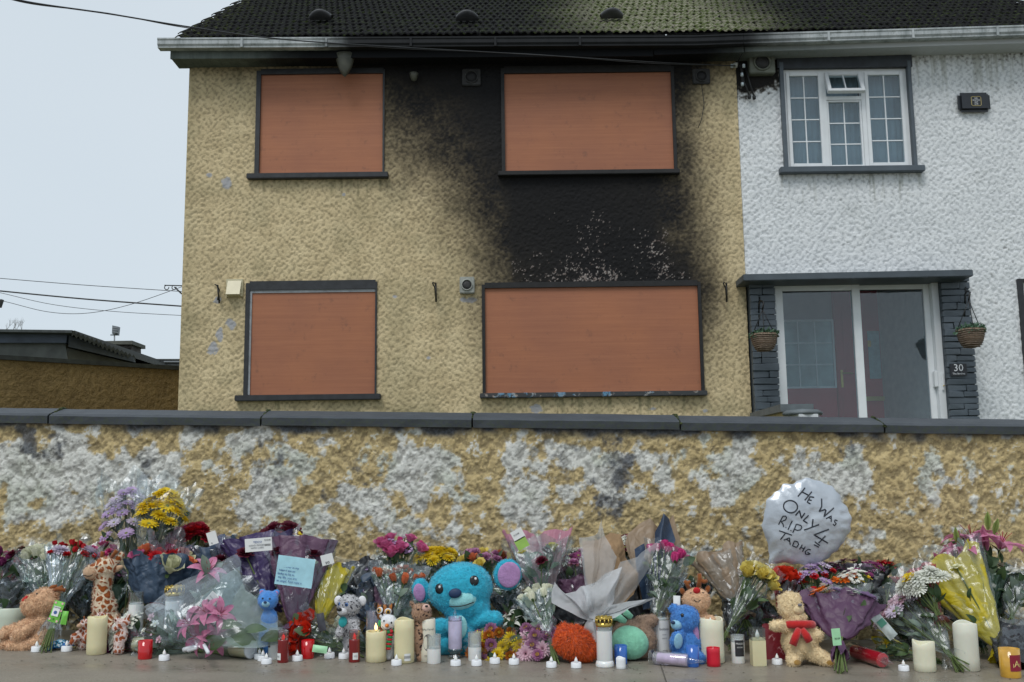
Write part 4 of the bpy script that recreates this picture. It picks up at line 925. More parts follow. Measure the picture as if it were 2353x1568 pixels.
thin = mat('grey_wire', (.22, .25, .28), .6)
wire([(-60, 635, 13), (0, 640, 13), (200, 656, 13), (430, 671, 13)], .0045, 'uppermost thin grey wire crossing the sky beside the gable')
wire([(-60, 663, 13), (0, 669, 13), (200, 688, 13), (430, 705, 13)], .010, 'thickest black wire crossing the pale sky beside the gable')
wire([(-60, 660, 14), (0, 673, 14), (120, 700, 14), (260, 716, 14), (430, 726, 14)], .004, 'lowest faint wire sagging towards the gable over the shed')
wire([(-60, 680, 13.5), (10, 693, 13.5), (110, 717, 13.5), (200, 720, 13.5), (300, 700, 13.5), (430, 655, 13.5)], .004, 'faint wire sagging then rising to the scroll bracket')
# ---------------------------------------------------------------- flowers
class Geo:
    def __init__(s): s.V, s.F, s.M = [], [], []
    def ring(s, n, r0, z0, L, W, e0, e1, rot=0, mi=0, k=4, cup=.25, point=.6, jag=0, jit=.12):
        rr = random
        for i in range(n):
            az = rot + 2 * PI * i / n + rr.uniform(-jit, jit); ca, sa = math.cos(az), math.sin(az); l = L * rr.uniform(.88, 1.08)
            r, z = r0, z0; b = len(s.V); tw_ = rr.uniform(-.15, .15)
            for j in range(k + 1):
                t = j / k; e = e0 + (e1 - e0) * t
                if j: r += math.cos(e) * l / k; z += math.sin(e) * l / k
                w = W * .5 * (math.sin(PI * (.13 + .68 * t)) ** .6 if point < 1 else math.sin(PI * (.08 + .90 * t)) ) * (1 + (jag * rr.uniform(-1, 1) if j == k else 0))
                ce, se = -math.sin(e), math.cos(e)
                for q in (-1, 0, 1):
                    cc = cup * w * (abs(q)) ; rr_ = r + ce * cc + (jag * .25 * rr.uniform(-1, 1) * L if j == k else 0); zz = z + se * cc + q * tw_ * w
                    s.V.append(Vector((rr_ * ca - q * w * sa, rr_ * sa + q * w * ca, zz)))
            for j in range(k):
                for q in (0, 1):
                    a = b + j * 3 + q; s.F.append((a, a + 1, a + 4, a + 3)); s.M.append(mi)
        return s
    def dome(s, r, z, h, mi, seg=8):
        b = len(s.V); 
        for i, (a, c) in enumerate(((1, 0), (.8, .6), (.4, .92))):
            for k in range(seg): s.V.append(Vector((r * a * math.cos(2 * PI * k / seg), r * a * math.sin(2 * PI * k / seg), z + h * c)))
        s.V.append(Vector((0, 0, z + h)))
        for i in range(2):
            for k in range(seg): k2 = (k + 1) % seg; s.F.append((b + i * seg + k, b + i * seg + k2, b + (i + 1) * seg + k2, b + (i + 1) * seg + k)); s.M.append(mi)
        for k in range(seg): s.F.append((b + 2 * seg + k, b + 2 * seg + (k + 1) % seg, b + 3 * seg)); s.M.append(mi)
        return s
def R_(d): return math.radians(d)
green_sepal = petal_mat('sepal', (.07, .13, .04))
FL = {}
def flower_mesh(kind, pm, cm, v=0):
    key = (kind, pm.name, cm.name, v)
    if key in FL: return FL[key]
    g = Geo(); rr = random.uniform(0, 6)
    if kind == 'rose':
        g.ring(3, .05, -.1, .75, .75, R_(85), R_(112), rr, k=4, cup=.5); g.ring(4, .16, -.15, .88, .85, R_(78), R_(98), rr + .5, cup=.55); g.ring(5, .26, -.25, .98, .95, R_(68), R_(80), rr + .2, cup=.5)
        g.ring(6, .34, -.40, 1.05, 1.1, R_(70), R_(38), rr + .9, k=5, cup=.5); g.ring(7, .14, -.1, .8, .8, R_(82), R_(74), rr + .3, cup=.4); g.ring(5, .10, -.45, .6, .3, R_(20), R_(-30), rr, mi=1, k=3)
    elif kind == 'bud':
        g.ring(4, .12, -.4, 1.25, .95, R_(82), R_(100), rr, cup=.55); g.ring(5, .28, -.5, 1.25, .95, R_(72), R_(82), rr + .5, cup=.5); g.ring(5, .15, -.6, .7, .35, R_(40), R_(50), rr, mi=1, k=3)
    elif kind == 'daisy':
        g.ring(15, .16, 0, .86, .27, R_(14), R_(-6), rr, k=3, cup=.3); g.ring(12, .14, .04, .74, .25, R_(28), R_(8), rr + .2, k=3, cup=.3); g.dome(.24, 0, .14, 1)
    elif kind == 'mum':
        for n, L, a, b in ((19, .95, 0, -18), (17, .86, 18, 0), (14, .72, 36, 22), (11, .55, 55, 45), (7, .36, 75, 80)): g.ring(n, .08, .02, L, .2, R_(a), R_(b), random.random() * 3, k=3, cup=.35)
    elif kind == 'pom':
        for n, L, a, b in ((16, .8, -30, 10), (16, .85, -5, 35), (14, .8, 20, 60), (12, .72, 42, 80), (8, .6, 65, 100), (4, .5, 85, 110)): g.ring(n, .10, .0, L, .26, R_(a), R_(b), random.random() * 3, k=3, cup=.4)
        g.dome(.28, .35, .12, 1, 6)
    elif kind == 'carn':
        for n, L, a, b in ((8, 1.0, 15, 0), (8, .95, 30, 18), (8, .9, 48, 35), (7, .8, 64, 60), (5, .6, 80, 85)): g.ring(n, .06, -.1, L, .66, R_(a), R_(b), random.random() * 3, k=4, cup=.15, jag=.5)
        g.ring(6, .04, -.4, .45, .2, R_(70), R_(60), 0, mi=1, k=2)
    elif kind == 'lily':
        g.ring(3, .05, -.3, 1.45, .46, R_(62), R_(-35), rr, k=6, cup=.35, point=1); g.ring(3, .05, -.28, 1.4, .58, R_(66), R_(-25), rr + PI / 3, k=6, cup=.3, point=1)
        g.ring(6, .02, -.1, .75, .04, R_(80), R_(50), rr, mi=1, k=3); 
    elif kind == 'lilybud':
        g.ring(3, .02, -.6, 1.6, .5, R_(82), R_(96), rr, cup=.8, k=5, point=1); g.ring(3, .02, -.6, 1.55, .5, R_(84), R_(97), rr + 1, cup=.8, k=5, point=1)
    elif kind == 'star':
        g.ring(5, .05, 0, .95, .62, R_(20), R_(0), rr, k=3, cup=.2); g.ring(5, .05, .05, .6, .5, R_(50), R_(35), rr + .5, k=3); g.dome(.14, .02, .12, 1, 6)
    elif kind == 'wax':
        for _ in range(9):
            o = len(g.V); a, r, z = random.uniform(0, 6.3), random.uniform(0, .8), random.uniform(-.2, .45); g2 = Geo().ring(5, .02, 0, .26, .2, R_(30), R_(5), random.random() * 3, k=2)
            g.V += [v_ + Vector((r * math.cos(a), r * math.sin(a), z)) for v_ in g2.V]; g.F += [tuple(q + o for q in f) for f in g2.F]; g.M += g2.M
    me = mesh('flower_' + kind, g.V, g.F, [pm, cm], True, g.M); FL[key] = me; return me
PC = dict(white=(.78, .79, .72), cream=(.74, .74, .50), ivory=(.82, .82, .66), yellow=(.78, .58, .02), paleyellow=(.80, .66, .16), lilac=(.50, .36, .58), palelilac=(.66, .58, .70), pink=(.66, .16, .34), hotpink=(.70, .07, .28),
          palepink=(.74, .50, .58), red=(.55, .012, .02), orangered=(.70, .04, .012), crimson=(.34, .008, .03), maroon=(.13, .010, .03), plum=(.22, .03, .13), orange=(.80, .17, .01), rust=(.50, .16, .02), peach=(.78, .38, .16), mauve=(.48, .22, .38))
def pc(n):
    if n == 'peach': return petal_mat('peach', PC['peach'], (.80, .12, .06))
    if n == 'lilyp': return petal_mat('lilyp', (.50, .06, .22), (.74, .36, .50))
    return petal_mat(n, PC[n])
centres = dict(g=petal_mat('c_green', (.20, .24, .04)), y=petal_mat('c_yellow', (.70, .48, .02)), d=petal_mat('c_dark', (.05, .03, .01)), r=petal_mat('c_red', (.3, .02, .02)))
KC = dict(rose=green_sepal, bud=green_sepal, daisy=centres['g'], mum=centres['y'], pom=centres['y'], carn=green_sepal, lily=centres['r'], lilybud=green_sepal, star=centres['y'], wax=centres['g'])
leaf_mats = [petal_mat('leaf_dark', (.028, .062, .022), (.05, .10, .035), .5), petal_mat('leaf_mid', (.05, .10, .035), (.09, .15, .05), .5), petal_mat('leaf_grey', (.13, .19, .14), (.20, .26, .20), .4)]
stem_m = petal_mat('stem_green', (.10, .16, .04), (.17, .22, .07), .4)
LM = []
for lm in leaf_mats:
    row = []
    for wd in (.42, .26, .62):
        g = Geo().ring(1, 0, 0, 1, wd, R_(25), R_(-25), 0, k=5, cup=.3, point=1, jit=0); row.append(mesh('leaf', g.V, g.F, [lm], True))
    LM.append(row)
sv, sf = tube_geo([Vector((0, 0, 0)), Vector((0, 0, .5)), Vector((0, 0, 1))], 1, 5)
for v_ in sv:
    if .4 < v_.z < .6: v_.x += .0
stem_me = mesh('stem', sv, sf, stem_m, True)
def place(name, me, parent, pos, direction, s, spin=None, w=None):
    q = Vector(direction).to_track_quat('Z', 'Y').to_matrix().to_4x4(); sp = Matrix.Rotation(random.uniform(0, 6.28) if spin is None else spin, 4, 'Z')
    sc = Matrix.Diagonal((w or s, w or s, s, 1)); o = bpy.data.objects.new(name, me); link(o, parent); o.matrix_local = Matrix.Translation(pos) @ q @ sp @ sc; return o
def leaf_at(parent, pos, direction, s, tone):
    d = Vector(direction).normalized(); o = bpy.data.objects.new('leaf', random.choice(LM[tone])); link(o, parent)
    n = Vector((random.gauss(0, .6), -1, random.gauss(.5, .6))); z = (n - d * n.dot(d)).normalized(); y = z.cross(d)
    M = Matrix(((d.x, y.x, z.x, pos[0]), (d.y, y.y, z.y, pos[1]), (d.z, y.z, z.z, pos[2]), (0, 0, 0, 1))); o.matrix_local = M @ Matrix.Diagonal((s, s, s, 1)); return o
FILM = film_mat('clear_film'); FILMB = film_mat('blue_film', (.86, .92, .96), .12, .16); FILMG = film_mat('green_film', (.72, .84, .76), .22, .10); FILML = film_mat('lilac_film', (.80, .70, .86), .15, .12); FILMW = film_mat('frosted_film', (.90, .92, .93), .8, .12)
FILMP = film_mat('plum_film', (.62, .35, .50), .12, .12); FILMR = film_mat('red_film', (.80, .3, .36), .10, .12); FILMK = film_mat('smoke_film', (.35, .38, .42), .04, .13)
WR = dict(clear=FILM, blue=FILMB, greenf=FILMG, lilacf=FILML, frost=FILMW, plumf=FILMP, redf=FILMR, smoke=FILMK,
          navy=paper_mat('navy_wrap', (.020, .040, .080), (.09, .15, .22), .08), purple=paper_mat('purple_wrap', (.045, .026, .105), None, .15, .4), plum=paper_mat('plum_wrap', (.075, .020, .060), (.22, .14, .21), .12),
          plumdark=paper_mat('plum_band', (.10, .02, .065), None, .15), mauve=paper_mat('mauve_wrap', (.085, .032, .080), (.13, .07, .125), .15), yellow=paper_mat('yellow_wrap', (.58, .47, .015), None, .3),
          kraft=paper_mat('kraft_paper', (.33, .215, .12), None, .2, .75, .2), tissue=paper_mat('white_tissue', (.66, .68, .70), None, .4, .6, .3, .22), veil=paper_mat('thin_tissue', (.64, .67, .69), None, .4, .6, .3, .58), black=paper_mat('black_wrap', (.014, .016, .02), None, .0, .35, .6),
          pinkp=paper_mat('pink_print', (.50, .22, .30), None, .3), mint=paper_mat('mint_wrap', (.42, .55, .47), None, .35), brownf=paper_mat('brown_film', (.34, .25, .17), None, .35, .4, .4), dkgreen=paper_mat('dark_green_wrap', (.02, .05, .03), None, .05, .35))
def cone(parent, name, m, waist, ax, side, dep, L, R, flat=.5, jag=.10, back=.2, r0=.12, arc=(0, 2 * PI), seed=0, wav=9, flare=.85, crumple=1.0, skew=0):
    """a sheet of wrapping gathered at the waist and opening round the flowers"""
    r = random.Random(seed); ns, nv = 66, 16; tri = lambda q: math.asin(math.sin(q)) / 1.5708; V, Fc, UVs = [], [], []; full = abs(arc[1] - arc[0] - 2 * PI) < 1e-6
    ph = [r.uniform(0, 6.28) for _ in range(6)]; so = Vector((r.uniform(-9, 9), r.uniform(-9, 9), r.uniform(-9, 9)))
    for j in range(nv + 1):
        s = j / nv
        for i in range(ns + 1):
            a = arc[0] + (arc[1] - arc[0]) * i / ns; u = i / ns
            lf = 1 - back / 2 - back / 2 * math.sin(a) + jag * (abs(math.sin(a * 2.5 + ph[0])) * .9 - .5 + .35 * math.sin(a * 6 + ph[1])) + skew * math.cos(a)
            rad = R * (r0 + (1 - r0) * s ** flare) * (1 + .11 * s ** .7 * tri(wav * a + ph[2] + s) + .06 * s ** .7 * tri(wav * 1.9 * a + ph[3] - 2 * s))
            p = ax * (s * lf * L) + side * (rad * math.cos(a)) + dep * (rad * flat * math.sin(a))
            if s > 0:
                nz = mnoise.noise_vector((p + so) * (3.2 / R) * .6); nz2 = mnoise.noise_vector((p + so) * (9 / R) * .6)
                p = p + (side * nz.x + dep * nz.y + ax * nz.z * .5) * (R * .09 * crumple * min(1, s * 2)) + (side * (abs(nz2.x) - .2) + dep * (abs(nz2.y) - .2)) * (R * .13 * crumple * min(1, s * 3))
            V.append(waist + p); UVs.append((u, s))
    k = ns + 1
    for j in range(nv):
        for i in range(ns): Fc.append((j * k + i, j * k + i + 1, (j + 1) * k + i + 1, (j + 1) * k + i))
    me = mesh(name, V, Fc, m, True); uv = me.uv_layers.new(name='UVMap')
    for lp in me.loops: uv.data[lp.index].uv = UVs[lp.vertex_index]
    return add(name, me, parent)
def fan(parent, name, m, w, tips, bulge=.04, nv=12, sub=7, px=False):
    """a folded sheet spreading from the knot w to a free edge through the given corners"""
    z = lambda q: P((q[0] / 2.01 + 2100) / 1.7408, (q[1] / 2.01 + 1950) / 1.7408, q[2])
    if px: z = lambda q: P(*q)
    W = z(w); T = [z(q) for q in tips]; E = []
    for i in range(len(T) - 1):
        for k in range(sub): E.append(T[i].lerp(T[i + 1], k / sub))
    E.append(T[-1]); n = len(E); off = world_loc(parent); V, Fc = [], []; ph = random.uniform(0, 6); so = Vector((random.uniform(-9, 9), 0, 5))
    for j in range(nv + 1):
        s = j / nv
        for i, e in enumerate(E):
            u = i / (n - 1); wst = W + (E[-1] - E[0]).normalized() * ((u - .5) * .03); p = wst.lerp(e, s)
            f = math.asin(math.sin(u * PI * (3.2 if n > 20 else 2.2) + ph)) / 1.57; nz = mnoise.noise_vector(p * 11 + so); n2 = mnoise.noise_vector(p * 26 + so)
            p = p + Vector((nz.x * .010, -bulge * math.sin(PI * min(1, s * .9)) + f * .020 * s ** .8 + nz.y * .012 + abs(n2.y) * .012 - .01 * s, nz.z * .010)) * min(1, s * 3)
            V.append(p - off)
    for j in range(nv):
        for i in range(n - 1): Fc.append((j * n + i, j * n + i + 1, (j + 1) * n + i + 1, (j + 1) * n + i))
    return add(name, mesh(name, V, Fc, m, True), parent)
def keep_out(o_world): o_world.y = min(o_world.y, 4.42); return o_world
LAST = [None]
def bouquet(label, base, top, w, wraps, flowers, leaves=14, tone=0, fr=.022, nstem=7, waist=.2, tail=None, tie=None, spread=.85, lift=.9, group='bouquets laid along the wall', tailflare=.5, name='bouquet', flat=.42, face=.85, leafs=.05, stemr=.0028, dome=.25):
    """base, top = (picture x, picture y, depth); flowers = [(kind, colour, number, radius factor)]"""
    B = G(base[0], base[1]) if base[1] >= 1500 else P(base[0], base[1], base[2] + .22)
    T = P(top[0], top[1], top[2] + .26); fr = fr * 1.27
    gmin = gz(B.x) + .012
    if B.z < gmin: B.z = gmin
    T.y = min(T.y, 4.66); B.y = min(B.y, 4.6); ax = T - B; L = ax.length; ax.normalize(); m_ = mpp(T); R = w * m_ / 2
    view = (CAM - (B + T) / 2).normalized(); side = ax.cross(view).normalized(); 
    if side.x < 0: side = -side
    dep = side.cross(ax).normalized()
    if dep.dot(view) > 0: front = dep
    else: front = -dep
    root = empty(name, B, label, 'flowers' if name == 'flowers' else 'bouquet', group)
    W = ax * (L * waist); seed = int(base[0] * 7 + top[1])
    for n_, (wk, kw) in enumerate(wraps):
        kw = dict(kw); l = kw.pop('L', 1.0); rr = kw.pop('R', 1.0); nm = kw.pop('name', 'film' if wk in ('clear', 'blue', 'greenf', 'lilacf', 'frost', 'plumf', 'redf', 'smoke') else 'paper')
        kw.setdefault('flat', flat); kw.setdefault('seed', seed + n_)
        # sin(a) = 1 is the side towards the viewer
        cone(root, nm, WR[wk], W, ax, side, front, L * (1 - waist) * l, R * rr, **kw)
        if n_ == 0 and waist > .05:
            tm = WR[tail or wk]
            cone(root, 'gathered_end', tm, W, -ax, side, front, L * waist * .62, R * .26 * (1 + tailflare), flat=.7, jag=.35, r0=.3, seed=seed + 5, crumple=.8)
    if tie:
        pts = [W + side * (R * .15 * math.cos(a)) + front * (R * .11 * math.sin(a)) for a in [2 * PI * i / 14 for i in range(15)]]
        V, Fc = tube_geo([p for p in pts], R * .045, 6, cap=False); add('ribbon', mesh('ribbon', V, Fc, mat('ribbon_' + tie, dict(red=(.45, .01, .015), white=(.7, .7, .7), raffia=(.45, .38, .22), green=(.2, .5, .2))[tie], .4, .1, 30), True), root)
    heads = []; tot = sum(f[2] for f in flowers); idx = 0
    seq = []
    for (k, c, n, s) in flowers: seq += [(k, c, s)] * n
    random.Random(seed).shuffle(seq)
    for i, (k, c, s) in enumerate(seq):
        rr_ = math.sqrt((i + .5) / max(1, tot)) * R * spread; an = i * 2.39996 + seed
        u, v_ = rr_ * math.cos(an), rr_ * math.sin(an)
        q = 1 - (rr_ / (R * spread + 1e-6)) ** 2
        pos = ax * (L * (lift - dome * .35 * (1 - q)) + random.uniform(-.012, .012)) + side * u + front * (v_ * flat * .9 + R * .12) + ax * (v_ * -.42)
        d = (ax * 1.0 + side * (u / R * .9) + front * (face + v_ / R * .4)).normalized()
        d = (d + Vector((random.gauss(0, .16), random.gauss(0, .16), random.gauss(0, .16)))).normalized()
        vv = random.randrange(3); o = place('flower', flower_mesh(k, pc(c), KC[k], vv), root, pos, d, fr * s * (.86 if k == 'carn' else 1) * random.uniform(.8, 1.12)); heads.append((pos, d))
    ends = []
    for i in range(nstem):
        h = heads[i % len(heads)][0] if heads else ax * L * .8 + side * random.uniform(-.5, .5) * R
        e = side * random.gauss(0, R * .10) + front * random.gauss(0, R * .07) - ax * random.uniform(-.01, .03); wst = W + side * random.gauss(0, R * .05) + front * random.gauss(0, R * .04)
        for a, b in ((e, wst), (wst, h)):
            d = b - a; o = place('stem', stem_me, root, a, d, d.length, 0, w=stemr)
    for (h, d) in heads[nstem:nstem + 8]:
        d = h - W; place('stem', stem_me, root, W, d, d.length, 0, w=.0022)
    for i in range(leaves):
        h = heads[random.randrange(len(heads))][0] if heads else ax * L * .8; t = random.uniform(.25, .95); p = W.lerp(h, t) + side * random.gauss(0, R * .14 * t) + front * random.uniform(-.4, .15) * R * t * flat
        d = (ax * random.uniform(.3, 1) + side * random.gauss(0, .7) + front * random.uniform(-.2, .7)).normalized()
        leaf_at(root, p, d, leafs * random.uniform(.7, 1.35), tone if random.random() < .75 else random.randrange(3))
    LAST[0] = root
    return root, dict(B=B, T=T, ax=ax, side=side, front=front, R=R, L=L, W=W)
def card(parent, px, py, Y, w, h, roll, m, lines=(), size=.01, ink_=None, tilt=0, bend=0, name='card'):
    c = P(px, py, Y + .24); mm = mpp(c); e = empty_part(name, parent, c, (math.radians(90 - tilt), 0, 0)); 
    W_, H_ = w * mm, h * mm; V, Fc = [], []; n = 6
    for j in range(n + 1):
        for i in range(n + 1):
            u, v_ = i / n - .5, j / n - .5; V.append(Vector((u * W_, v_ * H_, bend * (u * u + .3 * math.sin(v_ * 5)) * W_)))
    for j in range(n):
        for i in range(n): a = j * (n + 1) + i; Fc.append((a, a + 1, a + n + 2, a + n + 1))
    o = add('sheet', mesh('sheet', V, Fc, m, True), e); e.rotation_euler = Matrix.Rotation(0, 3, 'X').to_euler()
    e.rotation_euler = (Matrix.Rotation(math.radians(90 - tilt), 3, 'X') @ Matrix.Rotation(math.radians(roll), 3, 'Z')).to_euler()
    for (s, x, y, sz, im) in lines:
        t_ = add('writing', text_mesh(s, sz * mm, im, .0002, 'LEFT'), e, (x * mm, y * mm, .0015))
    return e
def empty_part(name, parent, wpos, rot=(0, 0, 0)):
    o = bpy.data.objects.new(name, None); link(o, parent); o.location = Vector(wpos) - world_loc(parent); o.rotation_euler = rot; return o
white_card = mat('white_card', (.74, .75, .74), .5, .04, 10); blue_card = mat('blue_note', (.38, .66, .76), .6, .1, 30); ink_b = mat('blue_ink', (.04, .10, .30), .6, .1, 50); ink_k = mat('black_ink', (.02, .02, .025), .6, .1, 50); green_card = mat('green_card', (.30, .50, .10), .5, .1, 30); mint_c = mat('mint_label', (.36, .68, .40), .5, .1, 30)
grey_ink = mat('grey_print', (.22, .23, .25), .6, .1, 50); packet_g = mat('green_packet', (.16, .50, .06), .35, .15, 40, coat=.3)

# ---- bouquets, from one end of the wall to the other.  c(): clear sheet settings
def C(**k): return ('clear', k)
bb = bouquet
bb('dark red and pink flowers under frosted film at the picture edge', (-10, 1440, 4.25), (18, 1258, 4.38), 110, [C(back=.3), ('plumf', dict(L=.9, R=.9, seed=3))], [('carn', 'maroon', 4, 1.0), ('carn', 'pink', 3, .9), ('star', 'red', 2, 1), ('bud', 'plum', 3, 1)], 26, 0, .026)
bb('pink and white flowers behind the white roses', (60, 1430, 4.3), (62, 1246, 4.4), 90, [C(back=.3)], [('carn', 'maroon', 3, .9), ('star', 'cream', 3, 1), ('star', 'pink', 3, 1)], 20, 0, .024)
bb('bunch of white roses in clear film beside the giraffe', (118, 1440, 4.15), (92, 1250, 4.32), 105, [('greenf', dict(L=.66, R=1.0, arc=(.3, 2.84), back=-.1)), C(L=1.12, R=1.1, back=.4)], [('bud', 'ivory', 13, 1.15)], 16, 2, .024, flat=.4, spread=.75, lift=.9)
bb('leaning bunch of small red carnations in clear blue film', (104, 1500, 3.98), (178, 1232, 4.25), 118, [('blue', dict(back=.35, jag=.2)), C(L=.9, R=.9, seed=4)], [('bud', 'red', 11, .75), ('carn', 'red', 6, .8), ('mum', 'palelilac', 2, 1.6)], 22, 1, .022, nstem=12, waist=.3)
bb('violet and pink flowers half hidden behind the giraffe head', (240, 1420, 4.3), (238, 1240, 4.38), 80, [('lilacf', dict(back=.4))], [('rose', 'pink', 3, 1), ('carn', 'hotpink', 2, 1)], 18, 0, .022)
r1, i1 = bb('tall bouquet of lilac chrysanthemums in clear film', (300, 1400, 4.2), (292, 1108, 4.36), 118, [C(L=1.13, R=1.15, back=.25, jag=.15)], [('daisy', 'lilac', 20, 1.1), ('daisy', 'palelilac', 12, 1.05)], 34, 0, .024, lift=.92, dome=.9, spread=.95)
r2, i2 = bb('tall bouquet of bright yellow chrysanthemums above the navy paper', (330, 1390, 4.15), (386, 1112, 4.33), 125, [C(L=1.1, R=1.15, back=.2, jag=.15)], [('daisy', 'yellow', 20, 1.2), ('mum', 'yellow', 10, 1.15)], 34, 0, .026, lift=.92, dome=.7, spread=.85)
bb('navy paper bouquet of pink red and cream roses tied with a red ribbon', (352, 1432, 4.10), (382, 1262, 4.2), 165, [('navy', dict(L=.72, R=1.02, back=-.05, jag=.12, crumple=1.4, r0=.28, flare=.6)), ('plumf', dict(L=1.15, R=.75, arc=(.4, 2.4), back=0, jag=.2))], [('rose', 'pink', 3, 1.1), ('carn', 'red', 5, 1.2), ('rose', 'peach', 2, 1.1), ('rose', 'cream', 2, 1.5)], 10, 0, .028, waist=.24, tail='tissue', tie='red', flat=.6, lift=.93, tailflare=1.2)
bb('deep red carnations behind the navy paper', (440, 1400, 4.3), (442, 1205, 4.39), 85, [('smoke', dict(L=.8, back=.3))], [('carn', 'crimson', 9, 1.25), ('carn', 'red', 4, 1.1), ('star', 'rust', 3, 1), ('carn', 'hotpink', 1, 1)], 18, 0, .027, lift=.95)
r3, i3 = bb('dark navy striped paper cone with a white tag', (520, 1420, 4.2), (472, 1250, 4.33), 130, [('navy', dict(back=.1, jag=.1)), ('smoke', dict(L=1.05, seed=9))], [('carn', 'maroon', 4, 1), ('star', 'rust', 2, .8)], 8, 0, .024, lift=.85)
card(r3, 488, 1237, 4.12, 22, 30, 18, white_card, [('e', -6, -10, 8, grey_ink)], name='tag')
r4, i4 = bb('large violet paper bouquet with a white shop label', (618, 1420, 4.1), (592, 1232, 4.26), 165, [('purple', dict(back=.06, jag=.05, crumple=.9, R=.95, L=.98)), ('lilacf', dict(L=1.12, R=1.1, seed=8, arc=(3.2, 6.2), back=.1, jag=.25))], [('carn', 'maroon', 4, 1.2)], 6, 0, .03, lift=.9)
card(r4, 594, 1252, 3.98, 62, 30, 4, white_card, [('TESCO', -12, 6, 6.5, ink_b), ('HAND PICKED', -22, -1, 5.5, grey_ink), ('WITH CARE', -18, -7, 5.5, grey_ink), ('€10.00', 14, 9, 5, ink_k), ('IIIIIIII', 14, -2, 7, ink_k)], name='label')
bb('dark red carnations sticking out above the violet paper', (660, 1400, 4.3), (640, 1206, 4.39), 110, [('smoke', dict(L=.75, back=.2))], [('carn', 'maroon', 12, 1.35), ('star', 'yellow', 1, .8)], 14, 0, .028, lift=.93)
r5, i5 = bb('plum striped paper bouquet with a pale blue handwritten note', (672, 1462, 3.98), (696, 1232, 4.14), 150, [('plum', dict(back=.04, jag=.03, crumple=.6, flare=.8, L=.97, r0=.14)), ('clear', dict(L=1.08, R=1.03, seed=14, back=.3, jag=.2))], [('carn', 'maroon', 4, 1.2)], 6, 0, .028, lift=.86, waist=.12)
card(r5, 678, 1314, 3.90, 86, 66, -8, blue_card, [('Rest in Peace, Tadhg xx', -38, 24, 7.5, ink_b), ('My little Tadhg you will', -39, 16, 7, ink_b), ('be forever in my', -39, 8, 7, ink_b), ('heart I am so', -37, 0, 7, ink_b), ('lucky to be in', -39, -8, 7, ink_b), ('my life. you are', -37, -16, 7, ink_b), ('an angel. Rest easy x', -39, -24, 7, ink_b)], bend=.05, name='note')
r6, i6 = bb('bright yellow paper cone standing beside the plum bouquet', (730, 1450, 4.02), (772, 1290, 4.16), 84, [('yellow', dict(back=.1, jag=.12, L=.95)), ('clear', dict(L=1.15, R=1.12, seed=5, back=.3))], [('star', 'cream', 2, .8)], 6, 1, .02, waist=.08)
card(r6, 752, 1286, 3.99, 28, 24, 14, white_card, [('so', -6, -6, 11, ink_k)], name='tag')
bb('black wrapped bunch standing behind the yellow paper', (840, 1420, 4.28), (826, 1290, 4.37), 100, [('black', dict(back=.05, jag=.12)), ('clear', dict(L=1.05, seed=2))], [('star', 'lilac', 2, .8)], 10, 1, .02)
bb('navy black folded paper wrap behind the grey leopard', (860, 1450, 4.18), (812, 1345, 4.24), 120, [('navy', dict(back=.1, jag=.2)), ('smoke', dict(L=1.05, seed=2))], [('star', 'lilac', 2, .8)], 10, 2, .02)
bb('pink roses with lilac sprigs high against the wall', (905, 1390, 4.3), (922, 1236, 4.39), 120, [C(back=.35, jag=.2)], [('rose', 'pink', 7, 1.25), ('wax', 'lilac', 8, 1), ('bud', 'hotpink', 2, 1)], 30, 0, .024, lift=.93, spread=.9)
bb('arc of peach and red edged roses in clear film', (900, 1450, 4.1), (915, 1305, 4.22), 130, [C(L=1.1, R=1.05, back=.1), ('greenf', dict(L=.85, R=.95, arc=(.3, 2.8), back=-.1))], [('bud', 'peach', 13, 1.0)], 20, 2, .022, flat=.35, lift=.9)
bb('small plum paper point between the leopard toys', (905, 1440, 4.2), (862, 1345, 4.24), 80, [('plum', dict(back=.05, jag=.25))], [], 0, 0, .02, waist=.05, nstem=3)
bb('bunch of bright yellow chrysanthemums against the wall', (1010, 1400, 4.3), (1003, 1262, 4.39), 115, [C(back=.3, jag=.2)], [('mum', 'yellow', 13, 1.05)], 26, 0, .028, lift=.95)
bb('bunch of yellow and cream roses behind the large blue plush', (1120, 1400, 4.3), (1110, 1272, 4.38), 150, [C(back=.3, jag=.2), ('plumf', dict(L=1.05, R=.8, arc=(3.3, 6.1)))], [('rose', 'paleyellow', 4, 1), ('carn', 'mauve', 5, 1), ('rose', 'peach', 2, 1)], 26, 0, .025, lift=.94)
r7, i7 = bb('pink printed cone of leafy stems with green and white tag', (1250, 1450, 4.15), (1236, 1222, 4.3), 145, [('pinkp', dict(L=1.05, R=1.0, arc=(3.2, 6.2), back=.0, jag=.05)), ('clear', dict(L=1.0, R=1.1, seed=15)), ('greenf', dict(L=.85, R=1.0, arc=(.2, 2.9), back=0))], [('carn', 'maroon', 2, 1), ('rose', 'paleyellow', 2, 1)], 34, 2, .024, lift=.8)
card(r7, 1190, 1229, 4.05, 28, 24, 28, white_card, [('€15.00', -10, 2, 5, ink_k)], name='tag'); card(r7, 1199, 1249, 4.05, 28, 24, 28, green_card, [], name='tag')
bb('bunch of white roses in clear film standing on long green stems', (1277, 1525, 3.84), (1228, 1352, 4.08), 92, [C(L=.95, R=1.12, back=.15), ('greenf', dict(L=.8, R=.95, arc=(.3, 2.84), back=0))], [('bud', 'ivory', 11, 1.05)], 16, 2, .025, nstem=12, waist=.32, lift=.92, flat=.45, stemr=.003, tailflare=0)
bb('white lilies low beside the lilac pompoms', (1195, 1500, 4.15), (1190, 1404, 4.12), 100, [], [('lily', 'white', 5, 1.3), ('lilybud', 'white', 2, 1.2)], 26, 0, .026, nstem=5, lift=.9, face=.9)
